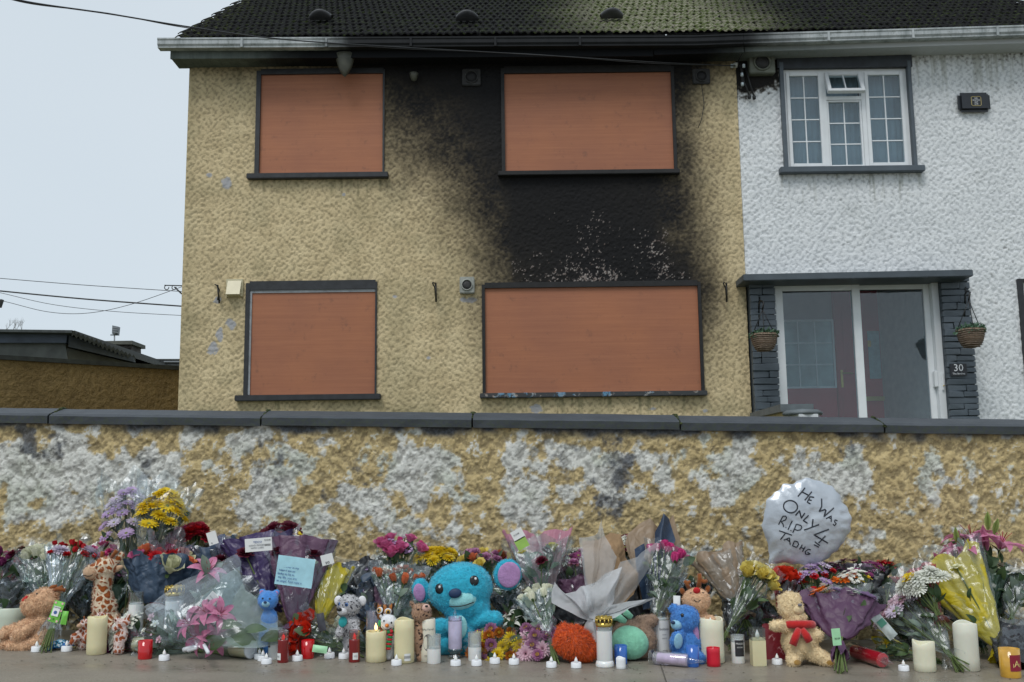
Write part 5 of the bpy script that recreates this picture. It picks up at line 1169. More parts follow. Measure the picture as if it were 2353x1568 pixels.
bb('low bunch of lilac pompom chrysanthemums on the ground', (1240, 1512, 4.0), (1222, 1462, 3.93), 130, [C(L=1.2, R=1.0, back=-.1)], [('pom', 'mauve', 14, 1.0), ('mum', 'palepink', 6, 1.2)], 14, 0, .026, nstem=5, flat=.8, face=1.2, spread=.95, lift=1.0, dome=1.2)
bb('low bunch of rust orange and yellow chrysanthemums on the ground', (1140, 1510, 3.98), (1130, 1472, 3.92), 130, [C(L=1.3, R=1.0, back=-.1)], [('pom', 'rust', 6, .9), ('pom', 'mauve', 4, 1.0), ('mum', 'yellow', 6, 1.0)], 14, 0, .026, nstem=5, flat=.8, face=1.2, spread=.95, lift=1.0, dome=1.2)
bb('yellow and orange chrysanthemums under film beside orange toy', (1265, 1515, 3.98), (1262, 1470, 3.92), 60, [C(L=1.2)], [('mum', 'yellow', 4, .9), ('pom', 'rust', 3, .9)], 8, 0, .024, nstem=3, flat=.8, face=1.2, spread=.9, lift=1.0, dome=1.2)
bb('maroon and white flowers in plum wrap beside kraft paper', (1345, 1440, 4.18), (1318, 1262, 4.33), 130, [('plumf', dict(L=.95)), ('plum', dict(L=.55, R=1.0, arc=(.3, 2.9), jag=.2))], [('daisy', 'plum', 7, 1), ('mum', 'white', 4, 1.1), ('carn', 'mauve', 5, 1)], 24, 0, .024, lift=.92)
r8, i8 = bb('large kraft paper bouquet flaring with white tissue and a white bow', (1378, 1478, 3.95), (1400, 1250, 4.16), 130, [('kraft', dict(L=.8, R=.5, back=.1, jag=.1, flare=1.2, crumple=.5))], [('rose', 'cream', 2, .8)], 4, 0, .022, waist=.24, tail='tissue', tie='white', tailflare=1.0)
fan(r8, 'paper', WR['kraft'], (545, 1055, 4.16), [(470, 560, 4.40), (458, 435, 4.42), (600, 418, 4.40), (690, 358, 4.42), (760, 370, 4.44), (800, 560, 4.42), (910, 690, 4.38), (880, 860, 4.30)], .05)
fan(r8, 'paper', WR['kraft'], (545, 1055, 4.15), [(560, 700, 4.28), (600, 520, 4.34), (700, 440, 4.36), (790, 640, 4.30), (790, 800, 4.26)], .03)
fan(r8, 'tissue', WR['veil'], (540, 1055, 4.14), [(470, 700, 4.30), (436, 400, 4.34), (560, 385, 4.34), (590, 360, 4.36), (628, 262, 4.40), (640, 400, 4.36), (740, 560, 4.32), (700, 640, 4.30)], .04)
fan(r8, 'tissue', WR['veil'], (545, 1055, 4.14), [(760, 590, 4.32), (900, 560, 4.34), (1052, 428, 4.40), (1000, 640, 4.34), (900, 820, 4.28)], .05)
fan(r8, 'tissue', WR['tissue'], (540, 1060, 4.13), [(212, 935, 4.18), (240, 765, 4.24), (330, 850, 4.20), (410, 838, 4.20), (452, 795, 4.20), (480, 780, 4.22)], .05)
fan(r8, 'tissue', WR['tissue'], (545, 1060, 4.12), [(470, 800, 4.20), (560, 760, 4.22), (640, 690, 4.24), (778, 632, 4.26), (748, 745, 4.22), (715, 905, 4.18)], .05)
fan(r8, 'tissue', WR['tissue'], (548, 1062, 4.12), [(700, 930, 4.14), (850, 905, 4.16), (960, 890, 4.18), (1072, 876, 4.22), (930, 925, 4.12), (720, 1045, 4.08)], .03)
fan(r8, 'tissue', WR['tissue'], (545, 1065, 4.12), [(458, 1175, 4.12), (500, 1215, 4.10), (560, 1235, 4.10), (600, 1240, 4.12), (620, 1180, 4.14)], .01)
bb('maroon chrysanthemums with white blooms behind kraft paper', (1440, 1420, 4.28), (1452, 1228, 4.38), 130, [('smoke', dict(L=.8))], [('daisy', 'maroon', 14, 1.05), ('mum', 'white', 6, 1.15), ('carn', 'crimson', 4, 1)], 20, 0, .024, lift=.94)
bb('navy and brown paper cone pointing up against the wall', (1440, 1400, 4.3), (1520, 1215, 4.40), 120, [('smoke', dict(L=.6, R=.6, back=.2))], [], 6, 0, .02); fan(bpy.data.objects['bouquet'] if False else LAST[0], 'paper', WR['brownf'], (1485, 1400, 4.42), [(1436, 1250, 4.56), (1441, 1227, 4.60), (1468, 1204, 4.62), (1492, 1192, 4.64), (1510, 1214, 4.62), (1534, 1194, 4.64), (1545, 1182, 4.66), (1562, 1234, 4.62), (1566, 1290, 4.56)], .05, px=True); fan(LAST[0], 'paper', WR['navy'], (1485, 1400, 4.40), [(1455, 1262, 4.52), (1500, 1236, 4.56), (1520, 1180, 4.62), (1536, 1192, 4.62), (1548, 1240, 4.56)], .04, px=True)
bb('black paper wrap in shade behind the tall glass candle', (1470, 1480, 4.2), (1455, 1345, 4.3), 160, [('black', dict(back=0, jag=.15))], [], 4, 0, .02)
bb('pink tulips with dark leaves in clear film beside reindeer toy', (1500, 1450, 4.05), (1542, 1245, 4.26), 110, [C(L=1.03, R=1.1, back=.15, jag=.1), ('blue', dict(L=.75, R=1.05, arc=(3.3, 6.1)))], [('bud', 'hotpink', 8, 1.15)], 46, 0, .024, lift=.9, waist=.15)
r9, i9 = bb('plain brown paper wrap leaning behind the reindeer toy', (1720, 1440, 4.12), (1640, 1262, 4.30), 120, [('brownf', dict(L=1.0, R=1.0, back=.1, jag=.1, crumple=.7)), ('clear', dict(L=1.02, R=1.05, seed=3))], [], 4, 1, .02)
bb('bunch of pale yellow roses leaning under the balloon', (1665, 1462, 4.0), (1757, 1306, 4.12), 84, [C(L=1.03, R=1.05, back=0, jag=.05)], [('rose', 'paleyellow', 13, 1.12)], 26, 1, .027, lift=.95, face=1.1, flat=.75, dome=.3, waist=.1)
bb('bright orange red roses beside the yellow roses', (1790, 1440, 4.15), (1812, 1320, 4.22), 66, [('redf', dict(L=.95))], [('rose', 'orangered', 9, 1.15)], 12, 0, .026, lift=.96, face=.9, flat=.7)
bb('folded clear and dark film bunch between candle and cream bear', (1680, 1490, 4.12), (1720, 1400, 4.16), 120, [('smoke', dict(jag=.3)), C(L=1.1, seed=7)], [('bud', 'maroon', 3, .8)], 34, 1, .02)
r10, i10 = bb('mauve paper bouquet of mixed blooms standing on cut green stems', (1930, 1548, 3.80), (1930, 1352, 4.05), 172, [('mauve', dict(L=.74, R=1.0, back=.1, jag=.22, flare=.7, crumple=.8, r0=.16)), ('clear', dict(L=.95, R=.95, jag=.2))], [('daisy', 'lilac', 5, 1.1), ('wax', 'white', 5, 1.2), ('rose', 'red', 2, .9), ('daisy', 'orange', 1, 1.4), ('star', 'yellow', 1, .7), ('daisy', 'palelilac', 2, 1)], 20, 1, .027, nstem=10, waist=.36, lift=.93, stemr=.0032, tailflare=-.2)
card(r10, 1922, 1464, 3.72, 20, 38, 4, mint_c, [('RSVP', -5, -4, 6, ink_k)], name='label').rotation_euler
bb('lilac daisies and orange gerbera above the mauve paper', (1885, 1440, 4.15), (1872, 1304, 4.2), 110, [], [('daisy', 'lilac', 7, 1.1), ('daisy', 'palelilac', 3, 1), ('carn', 'red', 3, .8)], 22, 1, .024, lift=.95, face=.6)
bb('orange gerbera and tiny white blossoms beside mauve paper', (1965, 1450, 4.1), (1958, 1318, 4.14), 90, [('greenf', dict(L=.9, back=.2))], [('daisy', 'orange', 2, 1.6), ('wax', 'white', 7, 1.3), ('star', 'yellow', 2, .6)], 16, 1, .024, lift=.95, face=.7)
bb('plum chrysanthemums in a black paper wrap near the red petals', (1970, 1420, 4.26), (1965, 1290, 4.36), 140, [('black', dict(L=.85, jag=.15)), ('smoke', dict(L=1.0, seed=3))], [('daisy', 'plum', 14, .95), ('daisy', 'mauve', 4, .9)], 22, 0, .024, lift=.94)
bb('scarlet poinsettia petals poking up beside the pink daisies', (2040, 1400, 4.28), (2034, 1285, 4.36), 50, [], [('lily', 'red', 3, 1.0)], 12, 0, .028, nstem=3, face=.4)
bb('pale pink daisies in a long clear cone lying slantwise', (2208, 1545, 3.86), (2058, 1350, 4.12), 150, [C(L=1.12, R=1.15, back=.1, jag=.15), ('greenf', dict(L=.8, R=.9, arc=(3.2, 6.2)))], [('daisy', 'palepink', 12, 1.3), ('daisy', 'palelilac', 5, 1.2)], 40, 2, .027, nstem=12, waist=.2, lift=.86, spread=1.0, face=1.3)
bb('white daisies at the mouth of the yellow paper', (2170, 1440, 3.92), (2105, 1318, 3.98), 110, [('redf', dict(L=1.15, R=1.0, arc=(3.4, 6.0), jag=.2))], [('mum', 'white', 9, 1.25), ('daisy', 'white', 5, 1.2), ('star', 'yellow', 2, 1)], 14, 0, .028, lift=.93, face=.6)
bb('long yellow paper cone leaning towards the tall white candle', (2318, 1530, 3.92), (2150, 1262, 4.26), 168, [('yellow', dict(L=.97, R=.95, back=.15, jag=.08, crumple=.5)), C(L=1.08, R=1.08, seed=23, back=.2)], [('lilybud', 'lilyp', 3, 1.6), ('star', 'cream', 3, .9)], 14, 0, .026, nstem=7, waist=.14, lift=.9)
rl, il = bb('tall stargazer lilies with pink petals above dark foliage', (2275, 1470, 4.1), (2245, 1212, 4.32), 130, [('dkgreen', dict(L=.5, R=.8, jag=.1))], [('lily', 'lilyp', 4, 2.6), ('lilybud', 'lilyp', 2, 1.8)], 60, 0, .030, nstem=6, lift=.88, leafs=.075, face=.8, spread=.85, flat=.7)
place('bud', flower_mesh('lilybud', petal_mat('greenbud', (.36, .45, .14)), green_sepal), rl, P(2270, 1203, 4.5) - rl.location, (0, -.1, 1), .05); place('bud', flower_mesh('lilybud', petal_mat('greenbud', (.36, .45, .14)), green_sepal), rl, P(2287, 1215, 4.5) - rl.location, (.3, -.1, 1), .045); place('bud', flower_mesh('lilybud', petal_mat('greenbud', (.36, .45, .14)), green_sepal), rl, P(2198, 1236, 4.5) - rl.location, (-.1, -.1, 1), .045)
bb('white blooms and broad leaves in film at the far end', (2325, 1440, 4.1), (2330, 1300, 4.22), 110, [C(L=1.1, R=1.1, jag=.25), ('frost', dict(L=1.0, R=.9, arc=(3.5, 5.5)))], [('star', 'white', 5, 1.4), ('lily', 'cream', 2, 1.3)], 40, 0, .026, lift=.9)
bb('dark glossy wrapped pot of leaves at the end of the row', (2330, 1540, 4.02), (2335, 1430, 4.06), 110, [('black', dict(L=.9, jag=.1, r0=.6)), ('smoke', dict(L=1.0, R=1.1, r0=.5))], [], 26, 0, .02, waist=.02)
bb('dark green wrapped bunch under the yellow paper cone', (2260, 1500, 4.08), (2230, 1380, 4.2), 130, [('dkgreen', dict(jag=.2))], [], 24, 0, .02)
# flowers lying low in front
r11, i11 = bb('large clear cone of pink lilies lying with knotted white ribbon', (452, 1500, 3.93), (552, 1300, 4.06), 205, [('greenf', dict(L=.9, R=.8, back=.1, jag=.12, flat=.35, arc=(3.3, 6.1)))], [('lily', 'lilyp', 1, 1.6)], 30, 2, .03, nstem=5, waist=.06, leafs=.075, flat=.4)
for px, py, d in ((432, 1432, (-.6, -.6, .5)), (470, 1405, (-.2, -.7, .7)), (505, 1412, (.5, -.7, .4)), (455, 1465, (-.5, -.8, .1)), (495, 1470, (.4, -.8, 0))):
    place('flower', flower_mesh('lily', pc('lilyp'), KC['lily'], 1), r11, P(px, py, 4.06) - r11.location, d, .055)
for px, py, d, s in ((500, 1440, (1, -.2, .1), .11), (520, 1462, (1, -.1, -.15), .12), (560, 1450, (1, 0, .1), .10), (470, 1480, (.8, -.3, .2), .10), (600, 1470, (1, 0, .05), .10)):
    leaf_at(r11, P(px, py, 4.06) - r11.location, d, s, 1)
veil_g = paper_mat('mint_veil', (.50, .62, .56), None, .4, .5, .4, .55)
fan(r11, 'film', FILMB, (456, 1485, 4.05), [(335, 1405, 4.16), (372, 1372, 4.20), (414, 1340, 4.24), (470, 1310, 4.27), (545, 1274, 4.34), (561, 1290, 4.34), (570, 1352, 4.28)], .07, nv=16, px=True)
fan(r11, 'film', veil_g, (458, 1486, 4.06), [(470, 1372, 4.22), (520, 1320, 4.28), (556, 1300, 4.32), (569, 1352, 4.26), (590, 1372, 4.22), (630, 1410, 4.18), (640, 1440, 4.15), (650, 1476, 4.11)], .05, nv=16, px=True)
fan(r11, 'film', FILM, (456, 1487, 4.03), [(420, 1345, 4.18), (520, 1300, 4.24), (572, 1350, 4.22), (630, 1405, 4.16), (660, 1445, 4.12), (668, 1476, 4.10)], .08, nv=16, px=True)
knot = mat('white_ribbon', (.66, .69, .72), .4, .08, 20)
tube('ribbon', [P(432, 1496, 4.06), P(450, 1490, 4.05), P(468, 1480, 4.06), P(478, 1500, 3.85)], .007, knot, r11); tube('ribbon', [P(422, 1494, 4.07), P(440, 1489, 4.06), P(466, 1483, 4.07)], .010, knot, r11)
card(r11, 484, 1382, 3.86, 26, 40, -42, white_card, [('Flowers Lilies', -10, 8, 4, grey_ink), ('IIIIII', -8, -2, 8, ink_k)], name='label')
for k in range(7):
    a = G(478 + k, 1492 + 2 * k); b = G(550 + 14 * random.random(), 1490 + 4 * k); a.z = max(a.z, gz(a.x) + .008); b.z = max(b.z, gz(b.x) + .006); d = b - a; place('stem', stem_me, r11, a - r11.location, d, d.length, 0, w=.004)
bb('small film wrapped bunch with white daisies beside the ivory candle', (350, 1500, 4.0), (268, 1452, 4.0), 110, [C(L=1.1, jag=.2), ('redf', dict(L=.9, R=.7, seed=3))], [('mum', 'white', 5, 1.5), ('star', 'red', 3, .8), ('carn', 'plum', 3, 1)], 22, 1, .03, nstem=6, waist=.1, flat=.7, face=.8)
bb('clear film bunch of green leaves lying before the navy paper', (455, 1500, 3.98), (326, 1448, 3.90), 125, [C(L=1.1, jag=.25, flat=.6), ('greenf', dict(L=.8, seed=6))], [('star', 'white', 4, .7), ('star', 'palepink', 3, .7)], 36, 2, .02, nstem=6, waist=.05, flat=.6)
bb('bunch of orange red roses lying on its side under clear film', (830, 1512, 3.93), (672, 1448, 3.98), 90, [C(L=1.05, R=1.3, jag=.15, flat=.6)], [('rose', 'orangered', 9, 1.25)], 34, 1, .027, nstem=8, waist=.12, flat=.7, face=1.3, lift=.95, dome=.3)
bb('green leaves in clear film lying before the leopard toy', (850, 1500, 4.0), (760, 1450, 4.02), 110, [C(L=1.1, R=1.1, jag=.2, flat=.6), ('greenf', dict(L=.9, seed=6))], [('bud', 'ivory', 6, .9)], 36, 2, .024, nstem=6, waist=.08, flat=.6)
bb('low film wrapped greenery under the plum striped paper', (640, 1500, 4.05), (560, 1470, 4.05), 90, [C(L=1.1, jag=.2, flat=.6)], [('star', 'palepink', 2, .7)], 36, 1, .02, nstem=6, waist=.05, flat=.6)
bb('low green stems and leaves between tiger toy and pillar candle', (900, 1512, 4.0), (850, 1478, 4.03), 60, [C(L=1.1)], [], 26, 0, .02, nstem=6)
bb('heap of leafy stems under film beside the red glass candle', (2150, 1525, 3.98), (2010, 1480, 4.02), 90, [C(L=1.15, jag=.3, flat=.6), ('yellow', dict(L=1.0, R=.7, jag=.3, arc=(3.4, 6.0)))], [('star', 'yellow', 3, .7)], 30, 1, .02, nstem=16, waist=.3, flat=.7, stemr=.0034)
bb('leafy film wrapped bunch behind the short ivory candle', (2130, 1500, 4.05), (2070, 1430, 4.08), 110, [C(L=1.1, jag=.3, flat=.6), ('smoke', dict(L=.9, seed=3))], [], 36, 1, .02, nstem=10, waist=.2)
bb('dark leafy bunch tucked behind the large giraffe', (250, 1450, 4.25), (262, 1330, 4.3), 110, [('dkgreen', dict(jag=.2))], [], 34, 0, .02)
bb('smoky film bunch behind the reindeer at the near end', (20, 1440, 4.15), (30, 1330, 4.2), 130, [('smoke', dict(jag=.2)), C(L=1.1, seed=4)], [], 50, 0, .02)
bb('glossy film bunch of grey leaves behind the clear blue film', (190, 1440, 4.2), (195, 1340, 4.25), 110, [('smoke', dict(jag=.2)), C(L=1.1, seed=4)], [], 44, 1, .02)
bb('silvery film and eucalyptus beside the large blue plush', (930, 1460, 4.15), (945, 1350, 4.2), 110, [C(L=1.1, jag=.2), ('greenf', dict(L=.95, seed=6))], [], 50, 2, .02)
bb('dark film wrapped leaves between blue plush and white roses', (1190, 1470, 4.12), (1180, 1350, 4.22), 120, [('smoke', dict(jag=.2)), C(L=1.1, seed=4)], [('star', 'white', 2, .8)], 50, 0, .02)
bb('black wrap behind the orange plush head', (1320, 1490, 4.15), (1320, 1390, 4.2), 130, [('black', dict(jag=.15))], [], 20, 0, .02)
bb('dark film and leaves behind the two votive jars', (1750, 1490, 4.18), (1790, 1400, 4.22), 150, [('smoke', dict(jag=.2)), ('redf', dict(L=.8, seed=4))], [('bud', 'maroon', 3, .8)], 50, 0, .02)
bb('black wrap in shade behind the purple labelled bouquet', (555, 1440, 4.2), (548, 1340, 4.25), 140, [('black', dict(jag=.15))], [], 16, 0, .02)

# leafy bunches filling the rear of the bank
bb('silvery leafy film bunch between white roses and the green packet', (150, 1430, 4.34), (154, 1296, 4.4), 105, [('smoke', dict(L=.8, jag=.2))], [], 44, 0, .022, lift=.9, leafs=.06)
bb('dark leafy bunch with purple stars over the giraffe head', (262, 1430, 4.34), (266, 1300, 4.4), 105, [('smoke', dict(L=.8, jag=.2))], [('star', 'mauve', 4, 0.9)], 44, 0, .022, lift=.9, leafs=.06)
bb('shaded greenery filling the gap under the red carnations', (430, 1430, 4.34), (434, 1300, 4.4), 105, [('smoke', dict(L=.8, jag=.2))], [], 44, 0, .022, lift=.9, leafs=.06)
bb('dark greenery with maroon blooms between navy cone and violet paper', (556, 1430, 4.34), (560, 1300, 4.4), 105, [('smoke', dict(L=.8, jag=.2))], [('carn', 'maroon', 3, 1)], 44, 0, .022, lift=.9, leafs=.06)
bb('leafy bunch with cream specks between yellow and black wraps', (792, 1430, 4.34), (796, 1300, 4.4), 105, [('smoke', dict(L=.8, jag=.2))], [('star', 'cream', 5, 0.6)], 44, 0, .022, lift=.9, leafs=.06)
bb('grey green foliage bunch with lilac sprigs against the wall', (868, 1430, 4.34), (872, 1292, 4.4), 105, [('smoke', dict(jag=.2)), C(L=1.08, seed=868)], [('wax', 'lilac', 4, 1)], 44, 2, .022, lift=.9, leafs=.06)
bb('silver green foliage in film between peach and yellow bunches', (965, 1430, 4.34), (969, 1300, 4.4), 105, [('smoke', dict(jag=.2)), C(L=1.08, seed=965)], [('star', 'white', 3, 0.6)], 44, 2, .022, lift=.9, leafs=.06)
bb('dark leaves with small pink heads behind the turquoise plush head', (1062, 1430, 4.34), (1066, 1296, 4.4), 105, [('smoke', dict(L=.8, jag=.2))], [('carn', 'pink', 3, 0.8)], 44, 0, .022, lift=.9, leafs=.06)
bb('green leaves and crimson buds behind the lilac ear', (1165, 1430, 4.34), (1169, 1285, 4.4), 105, [('smoke', dict(jag=.2)), C(L=1.08, seed=1165)], [('bud', 'red', 3, 0.8)], 44, 0, .022, lift=.9, leafs=.06)
bb('grey leaves and mauve blooms under the pink print', (1290, 1430, 4.34), (1294, 1310, 4.4), 105, [('smoke', dict(jag=.2)), C(L=1.08, seed=1290)], [('daisy', 'mauve', 4, 0.9)], 44, 2, .022, lift=.9, leafs=.06)
bb('dark leafy stems between pink tulips and brown paper', (1585, 1430, 4.34), (1589, 1330, 4.4), 105, [('smoke', dict(jag=.2)), C(L=1.08, seed=1585)], [], 44, 0, .022, lift=.9, leafs=.06)
bb('dark foliage in the gap before the yellow roses', (1700, 1430, 4.34), (1704, 1350, 4.4), 105, [('smoke', dict(L=.8, jag=.2))], [], 44, 0, .022, lift=.9, leafs=.06)
bb('red stemmed dark foliage behind the cream bear head', (1845, 1430, 4.34), (1849, 1340, 4.4), 105, [('smoke', dict(jag=.2)), C(L=1.08, seed=1845)], [('carn', 'red', 3, 0.8)], 44, 0, .022, lift=.9, leafs=.06)
bb('dark green leaves behind the mauve paper rim', (2000, 1430, 4.34), (2004, 1340, 4.4), 105, [('smoke', dict(L=.8, jag=.2))], [], 44, 0, .022, lift=.9, leafs=.06)
bb('grey green leaves behind the pink daisies', (2085, 1430, 4.34), (2089, 1340, 4.4), 105, [('smoke', dict(jag=.2)), C(L=1.08, seed=2085)], [], 44, 2, .022, lift=.9, leafs=.06)
bb('glossy dark leaves between yellow paper and lilies', (2205, 1430, 4.34), (2209, 1300, 4.4), 105, [('smoke', dict(jag=.2)), C(L=1.08, seed=2205)], [], 44, 0, .022, lift=.9, leafs=.06)
bb('dark glossy leaves beneath the white blooms', (2300, 1430, 4.34), (2304, 1300, 4.4), 105, [('smoke', dict(L=.8, jag=.2))], [], 44, 0, .022, lift=.9, leafs=.06)
bb('dark wrap and leaves behind the kraft paper bouquet', (1410, 1430, 4.34), (1414, 1330, 4.4), 105, [('smoke', dict(L=.8, jag=.2))], [], 44, 0, .022, lift=.9, leafs=.06)
bb('low leaves and film behind the reclining pink lilies', (505, 1430, 4.34), (509, 1350, 4.4), 105, [('smoke', dict(jag=.2)), C(L=1.08, seed=505)], [], 44, 1, .022, lift=.9, leafs=.06)
# ---------------------------------------------------------------- soft toys
def fur_mat(name, c, kind=None, c2=(.3, .1, .03), scale=30, var=.22):
    if name in MATS: return MATS[name]
    t = NT(name); v = t.coord('Object'); n = t.noise(v, 60, 5, .7); big = t.noise(v, 14, 3)
    col = t.ramp(n, [(.3, tuple(x * (1 - var) for x in c)), (.7, tuple(min(1, x * (1 + var)) for x in c))]); col = t.mix(.35, col, t.ramp(big, [(.3, tuple(x * .8 for x in c)), (.7, tuple(min(1, x * 1.15) for x in c))]))
    if kind:
        nv = t.n('ShaderNodeTexNoise', Scale=scale * .6, Detail=2); t.l(v, nv.inputs['Vector']); mx = t.n('ShaderNodeMix', data_type='VECTOR'); mx.inputs[0].default_value = .04; t.l(v, mx.inputs[4]); t.l(nv.outputs[1], mx.inputs[5])
        if kind == 'patch':
            vo = t.n('ShaderNodeTexVoronoi', Scale=scale); vo.feature = 'DISTANCE_TO_EDGE'; t.l(mx.outputs[1], vo.inputs['Vector']); f = t.ramp(vo.outputs[0], [(.10, (0,) * 3), (.16, (1,) * 3)])
        elif kind == 'spot':
            vo = t.n('ShaderNodeTexVoronoi', Scale=scale); t.l(mx.outputs[1], vo.inputs['Vector']); f = t.ramp(t.math('ADD', vo.outputs[0], t.math('MULTIPLY', n, .15)), [(.36, (1,) * 3), (.42, (0,) * 3)])
        elif kind == 'stripe':
            wv = t.n('ShaderNodeTexWave', Scale=scale, Distortion=3.0); wv.bands_direction = 'X'; t.l(v, wv.inputs['Vector']); f = t.ramp(wv.outputs[1], [(.55, (0,) * 3), (.65, (1,) * 3)])
        col = t.mix(f, col, c2)
    t.base(col); t.b.inputs['Roughness'].default_value = .95; t.b.inputs['Specular IOR Level'].default_value = .1; t.b.inputs['Sheen Weight'].default_value = .35; t.b.inputs['Sheen Roughness'].default_value = .5
    t.bump(t.math('ADD', n, t.math('MULTIPLY', big, .6)), .8, .006); MATS[name] = t.m; return t.m
ICO = {}
def ico(sub):
    if sub not in ICO:
        bm = bmesh.new(); bmesh.ops.create_icosphere(bm, subdivisions=sub, radius=1); ICO[sub] = ([v.co.copy() for v in bm.verts], [tuple(v.index for v in f.verts) for f in bm.faces]); bm.free()
    return ICO[sub]
class Toy:
    """soft toy described in picture units round its foot point; depth d grows away from the viewer"""
    def __init__(s, label, px, base, Y=None, name='soft_toy', cat='soft toy', group='soft toys among the flowers', scale=None):
        s.px, s.base = px, base
        p = G(px, base) if Y is None else P(px, base, Y); s.Y = Y
        s.m = mpp(p) if scale is None else scale; s.o = empty(name, p, label, cat, group); s.w = p
    def c(s, x, y, d=0): return Vector(((x - s.px) * s.m, d * s.m, (s.base - y) * s.m))
    def body(s, balls, limbs, m, fur=.006, n=5000, vox=.0048, name='body', smooth=5, furm=None):
        V, Fc = [], []; iv, if_ = ico(3)
        def ball(c, r, rot=0):
            o = len(V); R3 = Matrix.Rotation(math.radians(rot), 3, 'Y')
            V.extend([c + R3 @ Vector((v.x * r[0], v.y * r[1], v.z * r[2])) for v in iv]); Fc.extend([tuple(q + o for q in f) for f in if_])
        for b in balls:
            x, y, d, rx, ry, rz = b[:6]; ball(s.c(x, y, d), (rx * s.m, rz * s.m, ry * s.m), b[6] if len(b) > 6 else 0)
        for pts in limbs:
            for (x0, y0, d0, q0), (x1, y1, d1, q1) in zip(pts, pts[1:]):
                k = max(3, int(math.dist((x0, y0, d0), (x1, y1, d1)) / max(2, min(q0, q1) * .35)))
                for i in range(k + 1):
                    t = i / k; r = (q0 + (q1 - q0) * t) * s.m; ball(s.c(x0 + (x1 - x0) * t, y0 + (y1 - y0) * t, d0 + (d1 - d0) * t), (r, r, r))
        if s.Y is not None:
            zg_ = (s.w.z - gz(s.w.x)) / s.m
            for k_ in range(6): ball(s.c(s.px, s.base - 14 + (zg_ + 4) * k_ / 5, 4), (12 * s.m,) * 3)
        # keep everything above the pavement
        me = bpy.data.meshes.new('tmp'); me.from_pydata([tuple(v) for v in V], [], Fc)
        o = bpy.data.objects.new('tmp', me); COL.objects.link(o)
        md = o.modifiers.new('r', 'REMESH'); md.mode = 'VOXEL'; md.voxel_size = vox; md.use_smooth_shade = True
        sm = o.modifiers.new('s', 'SMOOTH'); sm.iterations = smooth; sm.factor = .5
        dg = bpy.context.evaluated_depsgraph_get(); out = bpy.data.meshes.new_from_object(o.evaluated_get(dg)); bpy.data.objects.remove(o); bpy.data.meshes.remove(me)
        for v in out.vertices:
            v.co += v.normal * (mnoise.noise(v.co * 45) * .0025 + mnoise.noise(v.co * 150) * .0010)
            g = gz(s.w.x + v.co.x) - s.w.z + .001
            if v.co.z < g: v.co.z = g
        out.materials.clear(); out.materials.append(m); out.name = name; ob = add(name, out, s.o)
        s.bvh = BVHTree.FromPolygons([v.co.copy() for v in out.vertices], [tuple(p.vertices) for p in out.polygons]); s.me = out
        if fur:
            r = random.Random(3); V, Fc = [], []; ps = out.polygons
            for _ in range(n):
                p = ps[r.randrange(len(ps))]; nn = p.normal; c = p.center + Vector((r.uniform(-1, 1), r.uniform(-1, 1), r.uniform(-1, 1))) * vox * .5
                d = (nn + Vector((r.gauss(0, .45), r.gauss(0, .45), r.gauss(-.35, .45)))).normalized(); a = nn.cross(d); a = a.normalized() * .0011 if a.length > 1e-4 else Vector((.001, 0, 0)); L = fur * r.uniform(.6, 1.4); b = len(V)
                V += [c - a * 1.4, c + a * 1.4, c + d * L]; Fc.append((b, b + 1, b + 2))
            tag(add('fur', mesh('fur', V, Fc, furm or m), s.o), kind='stuff')
        return s
    def hit(s, x, y):
        o = s.c(x, y, 0); o.y = -1.0; h = s.bvh.ray_cast(o, Vector((0, 1, 0)))
        return (h[0], h[1]) if h[0] is not None else (s.c(x, y, 0), Vector((0, -1, 0)))
    def patch(s, name, x, y, rx, ry, m, th=2.2, rot=0, out=0.0, flat=1.0):
        p, n = s.hit(x, y); n = n.lerp(Vector((0, -1, 0)), .25).normalized()
        iv, if_ = ico(3 if rx > 6 else 2); X = Vector((1, 0, 0)); X = (X - n * X.dot(n)).normalized(); Z = n.cross(X); 
        if Z.z < 0: Z = -Z
        c_, s_ = math.cos(math.radians(rot)), math.sin(math.radians(rot)); X, Z = X * c_ + Z * s_, Z * c_ - X * s_
        V = [p + n * (out * s.m + v.y * th * s.m) + X * (v.x * rx * s.m) + Z * (v.z * ry * s.m) for v in iv]
        return add(name, mesh(name, V, if_, m, True), s.o)
    def line(s, name, pts, r, m):
        V, Fc = tube_geo([s.hit(x, y)[0] + s.hit(x, y)[1] * (r * .3 * s.m) for x, y in pts], r * s.m, 5); return add(name, mesh(name, V, Fc, m, True), s.o)
    def ball(s, name, x, y, d, rx, ry, rz, m, rot=0):
        iv, if_ = ico(3); R3 = Matrix.Rotation(math.radians(rot), 3, 'Y'); c = s.c(x, y, d)
        return add(name, mesh(name, [c + R3 @ Vector((v.x * rx, v.y * rz, v.z * ry)) * s.m for v in iv], if_, m, True), s.o)
    def limb(s, name, pts, m, r=None):
        V, Fc = tube_geo([s.c(x, y, d) for x, y, d, q in pts], [q * s.m for x, y, d, q in pts], 10); return add(name, mesh(name, V, Fc, m, True), s.o)
blk_ = mat('toy_black', (.008, .008, .010), .25, .1, 20); wht_ = mat('toy_white', (.72, .73, .74), .8, .08, 20, .3, 90); redf_ = mat('red_felt', (.48, .012, .015), .85, .15, 40, .4, 120); stitchm = mat('stitch_thread', (.02, .016, .014), .8, .1, 30)
tan = fur_mat('tan_fur', (.68, .43, .26)); tan2 = fur_mat('tan_short', (.62, .40, .25)); antl = fur_mat('antler_felt', (.24, .075, .02)); cream = fur_mat('cream_fur', (.76, .60, .36))
blue = fur_mat('turquoise_plush', (.035, .40, .56)); paleb = fur_mat('pale_turquoise', (.30, .66, .68)); lil = fur_mat('lilac_plush', (.42, .24, .46)); navyf = mat('navy_felt', (.012, .035, .10), .6, .2, 30, .4, 100)
